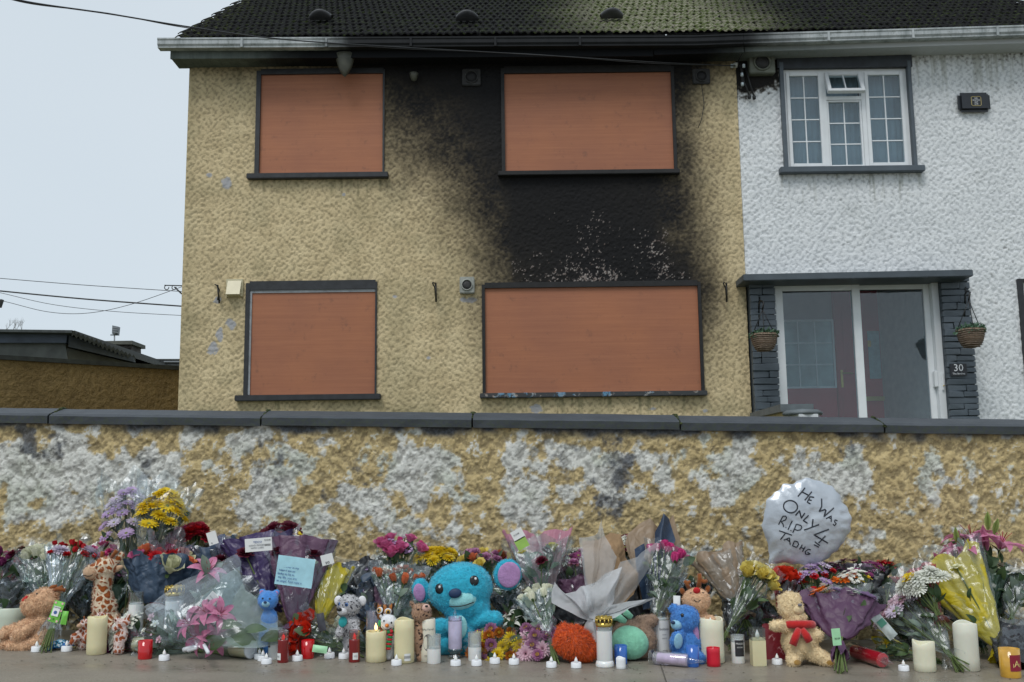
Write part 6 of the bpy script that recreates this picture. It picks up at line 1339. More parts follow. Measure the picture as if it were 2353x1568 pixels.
blue2 = fur_mat('sky_blue_plush', (.075, .25, .62)); pale2 = fur_mat('pale_sky_plush', (.28, .52, .66)); gold_t = mat('eye_gold', (.55, .30, .05), .3, .1, 20)
# large reindeer lying back against the flowers
t = Toy('tan plush reindeer with red nose slumped back against the green packet', 62, 1490)
t.body([(92, 1386, 8, 33, 30, 28, -18), (70, 1393, -2, 24, 24, 22), (86, 1440, 6, 24, 32, 22, 15), (93, 1464, 2, 24, 24, 22)],
       [[(74, 1425, 0, 11), (50, 1440, -14, 11), (30, 1446, -20, 11), (18, 1453, -22, 12)], [(80, 1435, -14, 11), (62, 1452, -26, 12), (53, 1456, -30, 14)], [(95, 1474, -8, 15), (65, 1482, -24, 14), (42, 1481, -30, 13)], [(80, 1470, 0, 14), (40, 1476, -12, 13), (22, 1478, -16, 14)], [(112, 1368, 14, 8), (121, 1366, 12, 6)]], tan, .008, 9000)
t.patch('nose', 57, 1378, 9, 5, redf_, 3, 38); t.patch('eye', 84, 1367, 2.6, 2.6, blk_, 2); t.line('mouth', [(44, 1401), (49, 1403), (54, 1396)], .9, stitchm)
t.ball('inner_ear', 119, 1376, 4, 5.5, 9, 3, antl, -20)
t.limb('antler', [(96, 1362, 16, 4), (105, 1355, 18, 5), (116, 1353, 18, 4)], antl); t.limb('antler', [(108, 1366, 8, 4), (122, 1358, 6, 5), (142, 1361, 4, 4.5)], antl); t.limb('antler', [(122, 1358, 6, 4), (134, 1352, 8, 3)], antl)
for x, y in ((18, 1455), (46, 1464)): t.patch('paw_pad', x, y, 8, 9, tan2, 3)
# giraffes
gir = fur_mat('giraffe_plush', (.74, .62, .46), 'patch', (.34, .085, .015), 36); muz = fur_mat('giraffe_muzzle', (.50, .33, .21)); gir2 = fur_mat('small_giraffe_plush', (.70, .58, .54), 'patch', (.36, .09, .028), 46)
t = Toy('large plush giraffe with brown patches sitting among the flowers', 228, 1478, 4.32)
t.body([(233, 1308, 4, 26, 24, 22, 10), (209, 1317, -8, 19, 17, 17), (235, 1440, 12, 40, 38, 30), (232, 1400, 12, 28, 34, 24)], [[(232, 1320, 6, 19), (226, 1360, 8, 20), (232, 1400, 10, 26)], [(255, 1295, 14, 6), (263, 1282, 16, 8)], [(250, 1440, -5, 14), (275, 1462, -25, 13)], [(215, 1445, -10, 14), (195, 1466, -30, 13)]], gir, .006, 7000)
t.ball('muzzle', 207, 1318, -12, 18.5, 16, 15, muz); t.bvh and None
t.line('mouth', [], .9, stitchm) if False else None
iv = [t.c(194 + i * 3.2, 1322 + (3.2 if 2 < i < 6 else 1.5) - (i == 7) * 2, -26.5 + abs(i - 4) * .8) for i in range(8)]; V, Fc = tube_geo(iv, .9 * t.m, 5); add('mouth', mesh('mouth', V, Fc, stitchm, True), t.o)
t.patch('eye', 221, 1305, 3.2, 3.2, blk_, 2.2); t.ball('ear', 259, 1312, 6, 16, 7, 6, muz, -22); t.limb('horn', [(222, 1290, 4, 4.5), (224, 1279, 4, 4.5), (226, 1272, 4, 5.5)], antl); t.limb('horn', [(243, 1288, 8, 4.5), (252, 1276, 8, 5), (257, 1270, 8, 6)], antl)
def small_giraffe(label, px, by, Y, s):
    t = Toy(label, px, by, Y); X = lambda x: px + x * s; Yy = lambda y: by - y * s
    t.body([(X(8), Yy(62), -6, 15 * s, 14 * s, 13 * s), (X(-3), Yy(56), -12, 9 * s, 8 * s, 9 * s), (X(0), Yy(25), 0, 20 * s, 20 * s, 16 * s)], [[(X(8), Yy(55), -3, 9 * s), (X(4), Yy(30), 0, 13 * s)], [(X(-8), Yy(22), -8, 8 * s), (X(-28), Yy(6), -16, 8 * s)], [(X(10), Yy(20), -8, 8 * s), (X(16), Yy(5), -16, 8 * s)], [(X(-10), Yy(35), -8, 6 * s), (X(-26), Yy(24), -12, 6.5 * s)], [(X(18), Yy(70), 0, 3 * s), (X(26), Yy(68), 0, 4 * s)]], gir2, .003, 2500, .004)
    t.ball('muzzle', X(-4), Yy(56), -15, 9 * s, 7.5 * s, 8 * s, muz); t.patch('eye', X(6), Yy(66), 2.2 * s, 2.4 * s, blk_, 1.6); t.limb('horn', [(X(4), Yy(74), -4, 2.2 * s), (X(3), Yy(84), -4, 2.8 * s)], antl); return t
small_giraffe('small plush giraffe leaning in the lap of the large giraffe', 225, 1470, 4.24, .82); small_giraffe('small patched plush giraffe tumbled on its side beside green stems', 190, 1478, 4.25, .72)
t = Toy('tiny patched plush giraffe by the clear glass jar', 272, 1478, 4.15); t.body([(268, 1428, 0, 8, 8, 7), (284, 1432, 0, 15, 9, 8), (282, 1458, 2, 10, 22, 8)], [[(275, 1436, -2, 5), (264, 1446, -6, 5)], [(290, 1424, 0, 4), (294, 1416, 0, 4)]], gir2, .003, 1200, .004); t.patch('eye', 266, 1426, 1.8, 1.8, blk_, 1.4)
# small blue plush peeping out between wrappers: a plain round-eared bear
def bear(label, px, by, Y, head, hr, bodyb, limbs, m, mp_, ear, inner, earr, eyes, nose, fur=.003, n=5000, mouth=None, vox=.0048, muzzle=None):
    t = Toy(label, px, by, Y); t.body([(*head, *hr)] + bodyb + [(ex, ey, head[2] + 6, earr, earr, earr * .45) for ex, ey in ear], limbs, m, fur, n, vox)
    if muzzle: t.ball('muzzle', *muzzle, mp_)
    for ex, ey in ear: t.ball('inner_ear', ex, ey + 1, head[2] + 6 - earr * .36, earr * .66, earr * .66, earr * .16, inner)
    for ex, ey, er in eyes: t.patch('eye', ex, ey, er, er, blk_, er * .6)
    return t
t = bear('small pale blue plush bear peeping between clear film and plum paper', 617, 1470, 4.14, (614, 1382, 0), (24, 22, 20), [(616, 1425, 6, 20, 26, 16)], [[(606, 1445, 2, 11), (604, 1478, -4, 10)], [(626, 1445, 2, 11), (628, 1478, -4, 10)]], blue2, pale2, [(599, 1364), (631, 1366)], lil, 9, [(606, 1376, 2.4), (622, 1377, 2.4)], None, .002, 2500, muzzle=(613, 1388, -15, 10, 8, 8)); t.ball('nose', 613, 1384, -23, 4, 3, 2.5, navyf)
# snow leopard
leo = fur_mat('snow_leopard_plush', (.50, .50, .52), 'spot', (.03, .03, .04), 75); wf = fur_mat('white_plush', (.70, .70, .72)); teal = fur_mat('teal_plush', (.02, .25, .26))
t = Toy('grey spotted snow leopard plush with white ears and teal chest', 800, 1462, 4.15)
t.body([(801, 1393, 0, 27, 24, 22), (803, 1438, 4, 22, 26, 18)], [[(790, 1432, -8, 9), (782, 1454, -18, 9)], [(815, 1432, -8, 9), (822, 1454, -18, 9)]], leo, .005, 5000)
for x in (776, 831): t.ball('ear', x, 1383 + (x > 800) * 1, 4, 9.5, 11.5, 5, wf)
t.ball('muzzle', 789, 1404, -17, 12, 9, 9, wf); t.ball('nose', 783, 1399, -26, 6.5, 4.5, 3.5, blk_, 10); eb = mat('eye_blue', (.03, .12, .35), .2, .1, 20)
for x in (781, 799): t.patch('eye', x, 1389, 4.2, 4.6, eb, 2.4); t.patch('pupil', x - .5, 1389, 2, 2.4, blk_, 1.5, out=2.1)
t.patch('chest', 790, 1428, 10, 13, teal, 4)
# tiger with gold eyes
tig = fur_mat('tiger_plush', (.36, .13, .025), 'stripe', (.02, .012, .01), 14)
t = Toy('small brown striped tiger plush with round gold rimmed eyes', 884, 1460, 4.17); t.body([(883, 1409, 0, 21, 18, 17), (883, 1440, 2, 15, 20, 13)], [[(866, 1396, 2, 5), (864, 1391, 2, 5)], [(900, 1397, 2, 5), (902, 1392, 2, 5)]], tig, .003, 2500, .004)
t.ball('muzzle', 882, 1416, -14, 9, 6.5, 6, wf); t.ball('nose', 881, 1411, -20, 2.4, 1.8, 1.5, blk_)
for x, y in ((874, 1403), (893, 1406)): t.patch('eye_patch', x, y, 8.6, 8.2, wf, 2.5); t.patch('eye', x, y, 6, 6, gold_t, 2, out=2.2); t.patch('pupil', x, y, 3.2, 3.4, blk_, 1.3, out=4.0)
# snowman
snow = fur_mat('snowman_plush', (.74, .75, .78)); t = Toy('white plush snowman with carrot nose and striped scarf behind ivory candles', 893, 1494, 4.10)
t.body([(893, 1433, 0, 20, 19, 18), (896, 1470, 2, 18, 22, 16)], [], snow, .0015, 1500, .004)
t.ball('ear_muff', 873, 1434, -2, 5, 8, 7, fur_mat('green_plush', (.03, .26, .10))); cr = mat('carrot_orange', (.75, .22, .03), .7, .1, 20)
V, Fc = lathe_geo([(4.6 * t.m, 0), (3.4 * t.m, 4 * t.m), (0.3 * t.m, 11 * t.m)], 10); no = add('nose', mesh('nose', V, Fc, cr, True), t.o, t.c(891, 1437, -17)); no.rotation_euler = (PI / 2, 0, 0)
for x, y in ((884, 1427), (901, 1431)): t.patch('eye', x, y, 2.2, 2.5, blk_, 1.5)
t.line('mouth', [(880, 1440), (886, 1446), (893, 1447), (900, 1443)], .8, stitchm)
scf = [mat('scarf_red', (.45, .02, .03), .9, .1, 60), mat('scarf_green', (.02, .22, .07), .9, .1, 60)]
for i in range(10):
    a0 = -.2 + i * .36; t.ball('scarf_stripe', 894 - 18 * math.cos(a0), 1452 + 1.5 * math.sin(a0 * 2), 2 - 16 * math.sin(a0), 5.2, 4.4, 5, scf[i % 2])
for i in range(7): t.ball('scarf_stripe', 899 - i * .8, 1458 + i * 5.0, -18, 6.5, 3.0, 3, scf[i % 2], 6)
for y in (1466, 1478): t.patch('button', 883, y, 2.6, 3, blk_, 2)
# brown leopard with pink muzzle
lb = fur_mat('leopard_plush', (.42, .26, .17), 'spot', (.035, .02, .015), 60); t = Toy('brown leopard print plush with pale pink muzzle facing up by blue plush', 968, 1508, 4.08)
t.body([(969, 1411, 0, 23, 21, 20), (965, 1462, 4, 20, 44, 17)], [[(950, 1396, 2, 6), (946, 1390, 2, 5)]], lb, .004, 4500); t.ball('muzzle', 980, 1399, -13, 10, 9, 8, fur_mat('pink_plush', (.62, .40, .33)), -20)
t.ball('nose', 982, 1394, -21, 3.6, 2.6, 2, blk_); t.line('mouth', [(975, 1402), (980, 1404), (986, 1400)], .7, stitchm); t.ball('foot', 944, 1498, -10, 9, 12, 10, fur_mat('pink_plush', (.62, .40, .33)))
# the big turquoise bear (plain bear in the place, size and colours of the large toy)
t = Toy('big turquoise plush bear with lilac inner ears, the largest soft toy', 1070, 1506, 4.30)
t.body([(1058, 1357, 10, 76, 60, 52, -8), (1070, 1395, 8, 58, 38, 44), (1060, 1460, 14, 50, 52, 42), (1168, 1328, 26, 34, 37, 11, 12), (966, 1362, 26, 22, 30, 10, -10)],
       [[(1085, 1430, -4, 20), (1115, 1424, -12, 19), (1138, 1424, -16, 19)], [(1030, 1445, -14, 22), (1015, 1440, -28, 22)], [(1075, 1480, -10, 30), (1058, 1450, -32, 22), (1048, 1436, -36, 24)], [(1035, 1480, -10, 28), (1020, 1478, -30, 22)], [(1090, 1488, -5, 26), (1100, 1492, -20, 22)]], blue, .0042, 20000, .0058)
t.ball('inner_ear', 1172, 1328, 15.5, 27, 30, 4, lil, 12); t.ball('inner_ear', 962, 1366, 16, 14, 21, 4, lil, -10)
t.ball('muzzle', 1064, 1378, -24, 34, 25, 22, paleb, -8); t.ball('nose', 1049, 1362, -46, 15, 11, 7, navyf, -6)
for x, y in ((1012, 1353), (1092, 1336)): t.patch('eye', x, y, 11, 12, blk_, 3.5); t.patch('eye_glint', x + 2.5, y - 4, 3, 3.2, wht_, 1.2, out=3.6)
mo = [t.c(1035 + i * 7, 1392 + 3.2 * math.sin(i / 8 * PI) - i * 1.1, -46 + abs(i - 4) * 1.6) for i in range(9)]; V, Fc = tube_geo(mo, 1.1 * t.m, 5); add('mouth', mesh('mouth', V, Fc, stitchm, True), t.o)
t.patch('belly', 1060, 1436, 18, 26, paleb, 5, 0)
# orange shaggy toy lying face down
org = fur_mat('orange_shag', (.74, .12, .018)); t = Toy('shaggy bright orange plush tiger head with black stitched stripes', 1322, 1522)
t.body([(1320, 1478, 0, 44, 36, 34, 18), (1340, 1490, 4, 38, 28, 30), (1296, 1450, 6, 11, 12, 8), (1368, 1492, 4, 11, 13, 9), (1286, 1478, -4, 12, 11, 10)], [], org, .014, 9000)
for pts in ([(1303, 1462), (1312, 1466)], [(1302, 1470), (1308, 1464)], [(1306, 1460), (1309, 1472)], [(1329, 1448), (1331, 1456)], [(1333, 1447), (1335, 1455)], [(1306, 1488), (1305, 1497)], [(1317, 1490), (1317, 1500)], [(1323, 1494), (1324, 1504)]): t.line('stitched_stripe', [(x, y) for x, y in pts], 1.5, stitchm)
# turtle on its side
mint = fur_mat('mint_plush', (.24, .58, .40)); shell = fur_mat('brown_shell_plush', (.34, .23, .16)); t = Toy('plush turtle lying on its side with mint belly and brown shell', 1455, 1518)
t.body([(1458, 1472, 14, 55, 44, 30, 12)], [[(1480, 1440, 20, 20), (1505, 1432, 24, 14)]], shell, .004, 7000); t.ball('belly', 1448, 1477, -6, 44, 38, 26, mint, 14); t.limb('flipper', [(1440, 1434, 8, 8), (1425, 1422, 8, 9), (1412, 1420, 6, 9)], mint); t.limb('flipper', [(1455, 1424, 12, 7), (1440, 1410, 12, 8)], mint)
# small seated sky-blue bear in profile
t = Toy('sky blue plush bear with lilac inner ear seated behind the big ivory candle', 1580, 1522)
t.body([(1578, 1425, 0, 33, 31, 26), (1578, 1482, 4, 36, 38, 28), (1597, 1452, -2, 13, 30, 7, -6), (1553, 1402, 6, 12, 12, 5)], [[(1565, 1460, -14, 12), (1552, 1462, -24, 11), (1548, 1470, -26, 11)], [(1570, 1505, -12, 16), (1545, 1512, -24, 15)], [(1595, 1505, -6, 15), (1605, 1512, -18, 14)]], blue2, .004, 10000)
t.ball('inner_ear', 1600, 1456, -10, 7, 22, 3, lil, -6); t.ball('muzzle', 1556, 1436, -14, 14, 12, 12, pale2); t.ball('nose', 1546, 1430, -24, 5, 4, 3, navyf); t.patch('eye', 1568, 1414, 4.2, 4.6, blk_, 2.5); t.patch('belly', 1555, 1470, 12, 18, pale2, 3)
# second reindeer
t = Toy('small tan plush reindeer with round red nose smiling behind blue bear', 1605, 1475, 4.22)
t.body([(1603, 1383, 0, 32, 29, 26), (1608, 1432, 4, 28, 30, 20)], [[(1588, 1434, -10, 10), (1580, 1446, -18, 10)], [(1622, 1428, -10, 11), (1632, 1424, -20, 11)], [(1598, 1450, 0, 15), (1592, 1480, -4, 13)], [(1616, 1450, 0, 15), (1622, 1480, -4, 13)]], tan, .005, 6000)
t.ball('nose', 1602, 1350 + 8, -19, 8.5, 7, 4, redf_); t.line('mouth', [(1594, 1378), (1598, 1382), (1604, 1383), (1609, 1378)], .9, stitchm)
t.patch('eye', 1589, 1364, 2, 2, blk_, 1.5); t.patch('eye', 1617, 1364, 2, 2, blk_, 1.5); t.ball('ear', 1632, 1358, 6, 6, 9, 4, antl, 20); t.ball('ear', 1573, 1362, 6, 6, 8, 4, antl, -20)
for pts in ([(1588, 1355, 2, 5), (1583, 1344, 2, 5), (1578, 1338, 2, 4)], [(1583, 1344, 2, 4), (1592, 1340, 2, 4)], [(1610, 1354, 2, 6), (1614, 1334, 2, 5.5), (1613, 1322, 2, 5)], [(1614, 1336, 2, 5), (1624, 1341, 2, 5), (1631, 1338, 2, 4.5)]): t.limb('antler', pts, antl)
# cream bear (plain bear with a red scarf)
t = Toy('cream plush bear with a red scarf standing beside the mauve bouquet', 1845, 1527)
t.body([(1824, 1398, 4, 29, 34, 25, -6), (1834, 1425, 0, 25, 20, 22), (1842, 1475, 6, 42, 42, 34), (1803, 1380, 8, 8, 9, 5), (1843, 1376, 8, 8, 8, 5)],
       [[(1820, 1445, -4, 13), (1795, 1438, -12, 13), (1780, 1438, -16, 12)], [(1862, 1448, -2, 13), (1880, 1462, -10, 13)], [(1828, 1498, -6, 20), (1820, 1510, -18, 16), (1816, 1516, -26, 15)], [(1862, 1498, -4, 20), (1888, 1512, -18, 16), (1896, 1516, -24, 15)]], cream, .006, 9000)
t.patch('muzzle', 1836, 1402, 13, 11, cream, 6); t.ball('nose', 1838, 1391, -26, 5.2, 3.4, 3, mat('grey_nose', (.16, .15, .17), .5, .1, 20)); t.patch('eye', 1822, 1391, 1.6, 1.8, blk_, 1.2); t.patch('eye', 1846, 1388, 1.6, 1.8, blk_, 1.2); t.line('mouth', [(1828, 1410), (1836, 1414), (1844, 1409)], .8, mat('brown_thread', (.35, .16, .10), .8))
rs = fur_mat('red_scarf_knit', (.46, .02, .02))
V, Fc = [], []; pts = [t.c(1838 + 33 * math.cos(a), 1439 - 5 * math.sin(a * 1) * (1 if math.sin(a) > 0 else .6), 2 + 30 * math.sin(a + PI)) for a in [2 * PI * i / 24 for i in range(25)]]
V, Fc = tube_geo(pts, [9 * t.m] * 25, 8, cap=False); add('scarf', mesh('scarf', V, Fc, rs, True), t.o)
t.limb('scarf_end', [(1832, 1444, -30, 8), (1822, 1460, -36, 9), (1814, 1478, -36, 9)], rs); t.limb('scarf_end', [(1838, 1445, -30, 8), (1846, 1458, -38, 9), (1852, 1470, -38, 9)], rs)
t.patch('foot_pad', 1822, 1516, 10, 6, fur_mat('ochre_felt', (.42, .24, .06)), 2); t.patch('foot_pad', 1896, 1518, 8, 6, MATS['ochre_felt'], 2)

# ---------------------------------------------------------------- candles and jars
ivory = mat('ivory_wax', (.70, .64, .40), .45, .05, 12, .1, 60, sss=.25); ivory2 = mat('pale_wax', (.72, .70, .54), .45, .05, 12, .1, 60, sss=.25); whitew = mat('white_wax', (.76, .77, .76), .25, .04, 12, .03, 40, sss=.25, coat=.4); led = mat('white_plastic', (.78, .80, .83), .35, .03, 12)
gcl = glass_mat('clear_glass', (.93, .96, .96), .28); gmilk = glass_mat('misted_glass', (.86, .9, .9), .25, .22); ghol = glass_mat('iridescent_glass', (.86, .84, .97), .34, .22); redg = mat('red_glass', (.50, .006, .010), .12, .1, 10, coat=.5); dred = mat('dark_red_plastic', (.20, .006, .008), .18, .15, 10, coat=.6)
redw = mat('red_wax', (.60, .01, .03), .35, .08, 12, sss=.15); blueg = mat('blue_glass', (.025, .13, .48), .15, .1, 10, coat=.5); brassl = mat('gold_lid', (.50, .36, .09), .32, .2, 20, metal=.85); flame_w = mat('plastic_flame', (.80, .80, .78), .3, .02, 20, sss=.3)
fl_e = mat('lit_flame', (.9, .6, .2), .5, emit=((1, .62, .22), 3.0)); fl_r = mat('red_led_flame', (.9, .1, .05), .5, emit=((1, .05, .02), 2.2)); fl_o = mat('glowing_tip', (.9, .7, .5), .5, emit=((1, .5, .2), .7)); wickm = mat('wick', (.02, .018, .015), .9)
def thing(name, label, px, base, cat='candle', group='candles standing on the pavement', Y=None):
    p = G(px, base); return empty(name, p, label, cat, group), mpp(p)
def flame(parent, z, h, m, r=None, loc=(0, 0), lean=0, name='flame'):
    r = r or h * .27; V, Fc = lathe_geo([(r * .25, 0), (r * .8, h * .16), (r, h * .32), (r * .72, h * .58), (r * .3, h * .82), (r * .04, h)], 10)
    o = add(name, mesh(name, V, Fc, m, True), parent, (loc[0], loc[1], z)); o.rotation_euler = (lean, lean * .7, 0); return o
def melt(n, a1, a2, ph): return lambda i, a: (a1 * math.sin(a * 2 + ph) + a2 * math.sin(a * 3 + ph * 2)) if i >= n else 0
def pillar_candle(label, px, base, w, h, m, wob=2.5, fl=None, twist=False, sticker=None, group='candles standing on the pavement', tilt=None, rim=True):
    o, mm = thing('candle', label, px, base, group=group); r, H = w * mm / 2, h * mm; bev = r * .06
    prof = [(r * .93, 0), (r, bev), (r, H * .25), (r * .995, H * .5), (r, H * .75), (r * .995, H - bev), (r * .93, H), (r * .84, H - bev * .5), (r * .78, H - r * .45), (r * .2, H - r * .62), (.0005, H - r * .62)]
    ph = random.uniform(0, 6); zf = melt(5, wob * mm * .8, wob * mm * .4, ph)
    V, Fc = lathe_geo(prof, 48, lambda i, a: zf(i, a) if 5 <= i <= 7 else 0)
    if twist:
        for v in V:
            a = math.atan2(v.y, v.x); q = math.hypot(v.x, v.y)
            if q > r * .9: k = 1 + .022 * math.sin(a * 12 + v.z / H * 9); v.x *= k; v.y *= k
    me = mesh('wax', V, Fc, m, True); auto_smooth(me, 55); add('wax', me, o)
    if fl == 'led': flame(o, H - r * .6, 20 * mm, flame_w)
    if fl == 'fire':
        lathe('wick', [(.001, 0), (.001, r * .75)], wickm, o, 6, loc=(0, 0, H - r * .62)); flame(o, H + r * .05, 17 * mm, fl_e, r=4 * mm, lean=-.12)
    if fl == 'wick': lathe('wick', [(.0009, 0), (.0007, r * .9)], mat('white_wick', (.6, .58, .55), .9), o, 6, loc=(0, 0, H - r * .62))
    if sticker:
        sticker_on(o, r * 1.004, sticker[0] * mm, sticker[1] * mm, sticker[2] * mm, sticker[3] * mm, white_card, mm, [('IIIIIII', 0, 0, min(sticker[3], 9), ink_k)])
    return o
def sticker_on(o, r, x, z, w, h, m, mm, lines=(), name='sticker'):
    """a label wrapped on a round body facing the street, x: sideways, z: height of its middle"""
    n = 8; V, Fc = [], []
    for i in range(n + 1):
        a = (x + w * (i / n - .5)) / r
        for j in (0, 1): V.append(Vector((r * math.sin(a), -r * math.cos(a), z + h * (j - .5))))
    Fc = [(2 * i, 2 * i + 2, 2 * i + 3, 2 * i + 1) for i in range(n)]
    s = add(name, mesh(name, V, Fc, m, True), o)
    for (t_, lx, lz, sz, im) in lines:
        me = text_mesh(t_, sz * mm, im, .0); 
        for v in me.vertices:
            a = (x + lx * mm + v.co.x) / r; zz = v.co.y + z + lz * mm; rr = r + .0008; v.co = Vector((rr * math.sin(a), -rr * math.cos(a), zz))
        add('print', me, s)
    return s
pillar_candle('plain ivory wax pillar candle before the giraffes', 221, 1503, 44, 84, ivory)
pillar_candle('tall ivory wax pillar with barcode sticker beside spiral candle', 929, 1522, 46, 96, ivory, sticker=(10, 14, 15, 16))
pillar_candle('burning ivory candle with spiral ridges and a real flame', 864, 1520, 47, 68, ivory, .8, 'fire', True)
pillar_candle('wide ivory candle with white plastic flame behind small red candle', 1636, 1522, 58, 98, ivory2, 2.5, 'led')
pillar_candle('short plain red wax candle before the wide ivory candle', 1640, 1531, 31, 42, redw, .3, 'wick')
pillar_candle('short pale ivory pillar candle with dipping rim beside lone tealight', 2126, 1542, 49, 66, ivory2, 4)
pillar_candle('tall pale pillar candle under the yellow paper cone', 2224, 1540, 53, 106, mat('pale_wax2', (.66, .66, .56), .45, .05, 12, .1, 60, sss=.25), 3)
pillar_candle('large pale rounded candle behind the reindeer toy', 22, 1482, 74, 84, mat('greenish_wax', (.52, .58, .48), .4, .06, 12, sss=.2), 2)
pillar_candle('slim ivory electric candle cut off by the picture edge', -3, 1445, 22, 72, ivory2, .5, 'led')
# memorial candle with printed portrait
o = pillar_candle('slim white memorial candle with a grey portrait and lettering', 983, 1520, 35, 96, mat('memorial_wax', (.74, .70, .58), .4, .04, 12, .05, 50, sss=.2), .5, 'wick'); mm = mpp(o.location); r = 17.5 * mm
n = 24; V, Fc = [Vector((r * 1.004 * math.sin(2 * mm / r), -r * 1.004 * math.cos(2 * mm / r), 44 * mm))], []
for i in range(n):
    a = 2 * PI * i / n; x = 2 * mm + 11.5 * mm * math.cos(a); aa = x / r; V.append(Vector((r * 1.004 * math.sin(aa), -r * 1.004 * math.cos(aa), 44 * mm + 19 * mm * math.sin(a))))
Fc = [(0, i + 1, (i + 1) % n + 1) for i in range(n)]; pm_ = NT('grey_portrait_print'); vv = pm_.coord('Object'); sx = pm_.n('ShaderNodeSeparateXYZ'); pm_.l(vv, sx.inputs[0])
dx = pm_.math('DIVIDE', pm_.math('SUBTRACT', sx.outputs[0], 2 * mm), 6.5 * mm); dz_ = pm_.math('DIVIDE', pm_.math('SUBTRACT', sx.outputs[2], 46 * mm), 10 * mm)
d2 = pm_.math('ADD', pm_.math('MULTIPLY', dx, dx), pm_.math('MULTIPLY', dz_, dz_)); pm_.base(pm_.ramp(pm_.math('ADD', d2, pm_.math('MULTIPLY', pm_.noise(vv, 300, 3), .5)), [(.9, (.40, .38, .36)), (1.25, (.07, .07, .07))])); add('portrait', mesh('portrait', V, Fc, pm_.m, True), o)
for body, z, sz in (('Tadhg Farrell', 73, 6.2), ('2025', 14, 6.5)):
    me = text_mesh(body, sz * mm, ink_k, .0)
    for v in me.vertices: a = v.co.x / r; v.co = Vector((r * 1.01 * math.sin(a), -r * 1.01 * math.cos(a), v.co.y + z * mm))
    add('print', me, o)
DZ = [0]
def jar(label, px, base, w, h, wax_h, waxm, glass, lid=None, stick=None, fl=None, ped=False, square=False, rimr=1.0, cat='candle', base_w=None, Y=None):
    if Y is not None:
        p = P(px, base, Y); dz = (p.z - gz(p.x)) / mpp(p); p.z = gz(p.x); o, mm = empty('glass_candle', p, label, cat, 'candles standing on the pavement'), mpp(p); h += dz; wax_h += dz
        if stick: stick = (stick[0], stick[1] + dz) + tuple(stick[2:])
    else: o, mm = thing('glass_candle', label, px, base, cat)
    r, H, wh = w * mm / 2, h * mm, wax_h * mm; z0 = 0
    if ped:
        add('foot', mesh('foot', *lathe_geo([(r * 1.1, 0), (r * 1.12, 3 * mm), (r * .85, 6 * mm), (r * .7, 10 * mm), (r * .9, 13 * mm), (r * 1.12, 16 * mm), (r * 1.12, 19 * mm), (r, 22 * mm)], 24), gcl, True), o); z0 = 21 * mm
    if base_w: add('foot', mesh('foot', *lathe_geo([(base_w * mm / 2, 0), (base_w * mm / 2 * 1.02, 3 * mm), (base_w * mm / 2, 9 * mm), (r, 14 * mm)], 24), waxm, True), o); z0 = 12 * mm
    gp = [(r * .985, wh - 3 * mm), (r, wh - 3 * mm), (r, H * .9), (r * rimr, H), (r * rimr * .92, H), (r * .93, H * .9), (r * .93, wh - 3 * mm), (r * .985, wh - 3.2 * mm)]
    seg = 4 if square else 28; V, Fc = lathe_geo(gp, seg)
    if square:
        R4 = Matrix.Rotation(PI / 4, 3, 'Z'); V = [R4 @ v * 1 for v in V]; V = [Vector((v.x * 1.30, v.y * 1.30, v.z)) for v in V]
    me = mesh('glass', V, Fc, glass, True); auto_smooth(me, 50); add('glass', me, o)
    V, Fc = lathe_geo([(r * .94, z0), (r * .985, z0 + 2 * mm), (r * .985, wh - 3.1 * mm), (r * .925, wh - 3 * mm), (r * .92, wh - 1 * mm), (r * .85, wh), (.0005, wh)], seg)
    if square: V = [Vector((v.x * 1.30, v.y * 1.30, v.z)) for v in [R4 @ v for v in V]]
    me = mesh('wax', V, Fc, waxm, True); auto_smooth(me, 40); add('wax', me, o)
    if lid:
        k = 12; lh = 22 * mm; R2 = r * 1.02; V, Fc = [], []
        seg2 = 48
        # perforated crown: ring with arched openings built as posts between two bands
        V, Fc = lathe_geo([(R2, H - 2 * mm), (R2 * 1.03, H), (R2 * 1.03, H + 7 * mm), (R2 * .98, H + 7 * mm), (R2 * .98, H - 2 * mm)], seg2); add('lid_band', mesh('lid_band', V, Fc, brassl, True), o)
        V, Fc = lathe_geo([(R2 * 1.0, H + 14 * mm), (R2 * 1.03, H + 15 * mm), (R2 * 1.03, H + 19 * mm), (R2 * .95, H + 20 * mm), (R2 * .93, H + 14 * mm)], seg2, lambda i, a: 1.3 * mm * math.sin(a * 12) if 1 < i < 4 else 0); add('lid_rim', mesh('lid_rim', V, Fc, brassl, True), o)
        V, Fc = [], []
        for q in range(k):
            a = 2 * PI * q / k; tube_geo([Vector((R2 * math.cos(a), R2 * math.sin(a), H + 6 * mm)), Vector((R2 * 1.0 * math.cos(a), R2 * math.sin(a), H + 10 * mm)), Vector((R2 * math.cos(a), R2 * math.sin(a), H + 15 * mm))], [2.4 * mm, 1.5 * mm, 2.4 * mm], 6, V, Fc)
        add('lid_posts', mesh('lid_posts', V, Fc, brassl, True), o); lathe('lid_core', [(R2 * .8, H + 1 * mm), (R2 * .8, H + 14 * mm), (0, H + 14 * mm)], mat('lid_inside', (.10, .07, .03), .5, .2, 20, metal=.4), o)
    if stick: sticker_on(o, r * 1.005, stick[0] * mm, stick[1] * mm, stick[2] * mm, stick[3] * mm, stick[4], mm, stick[5], 'label')
    if fl == 'led': flame(o, wh, 20 * mm, flame_w)
    if fl == 'crystal': flame(o, H - 4 * mm, 22 * mm, gcl, r=5 * mm)
    if fl == 'red': flame(o, wh, 13 * mm, fl_r, r=3.5 * mm)
    return o, mm
jar('clear glass jar of white wax behind the small giraffe', 311, 1440, 34, 78, 54, whitew, gcl, Y=4.25)
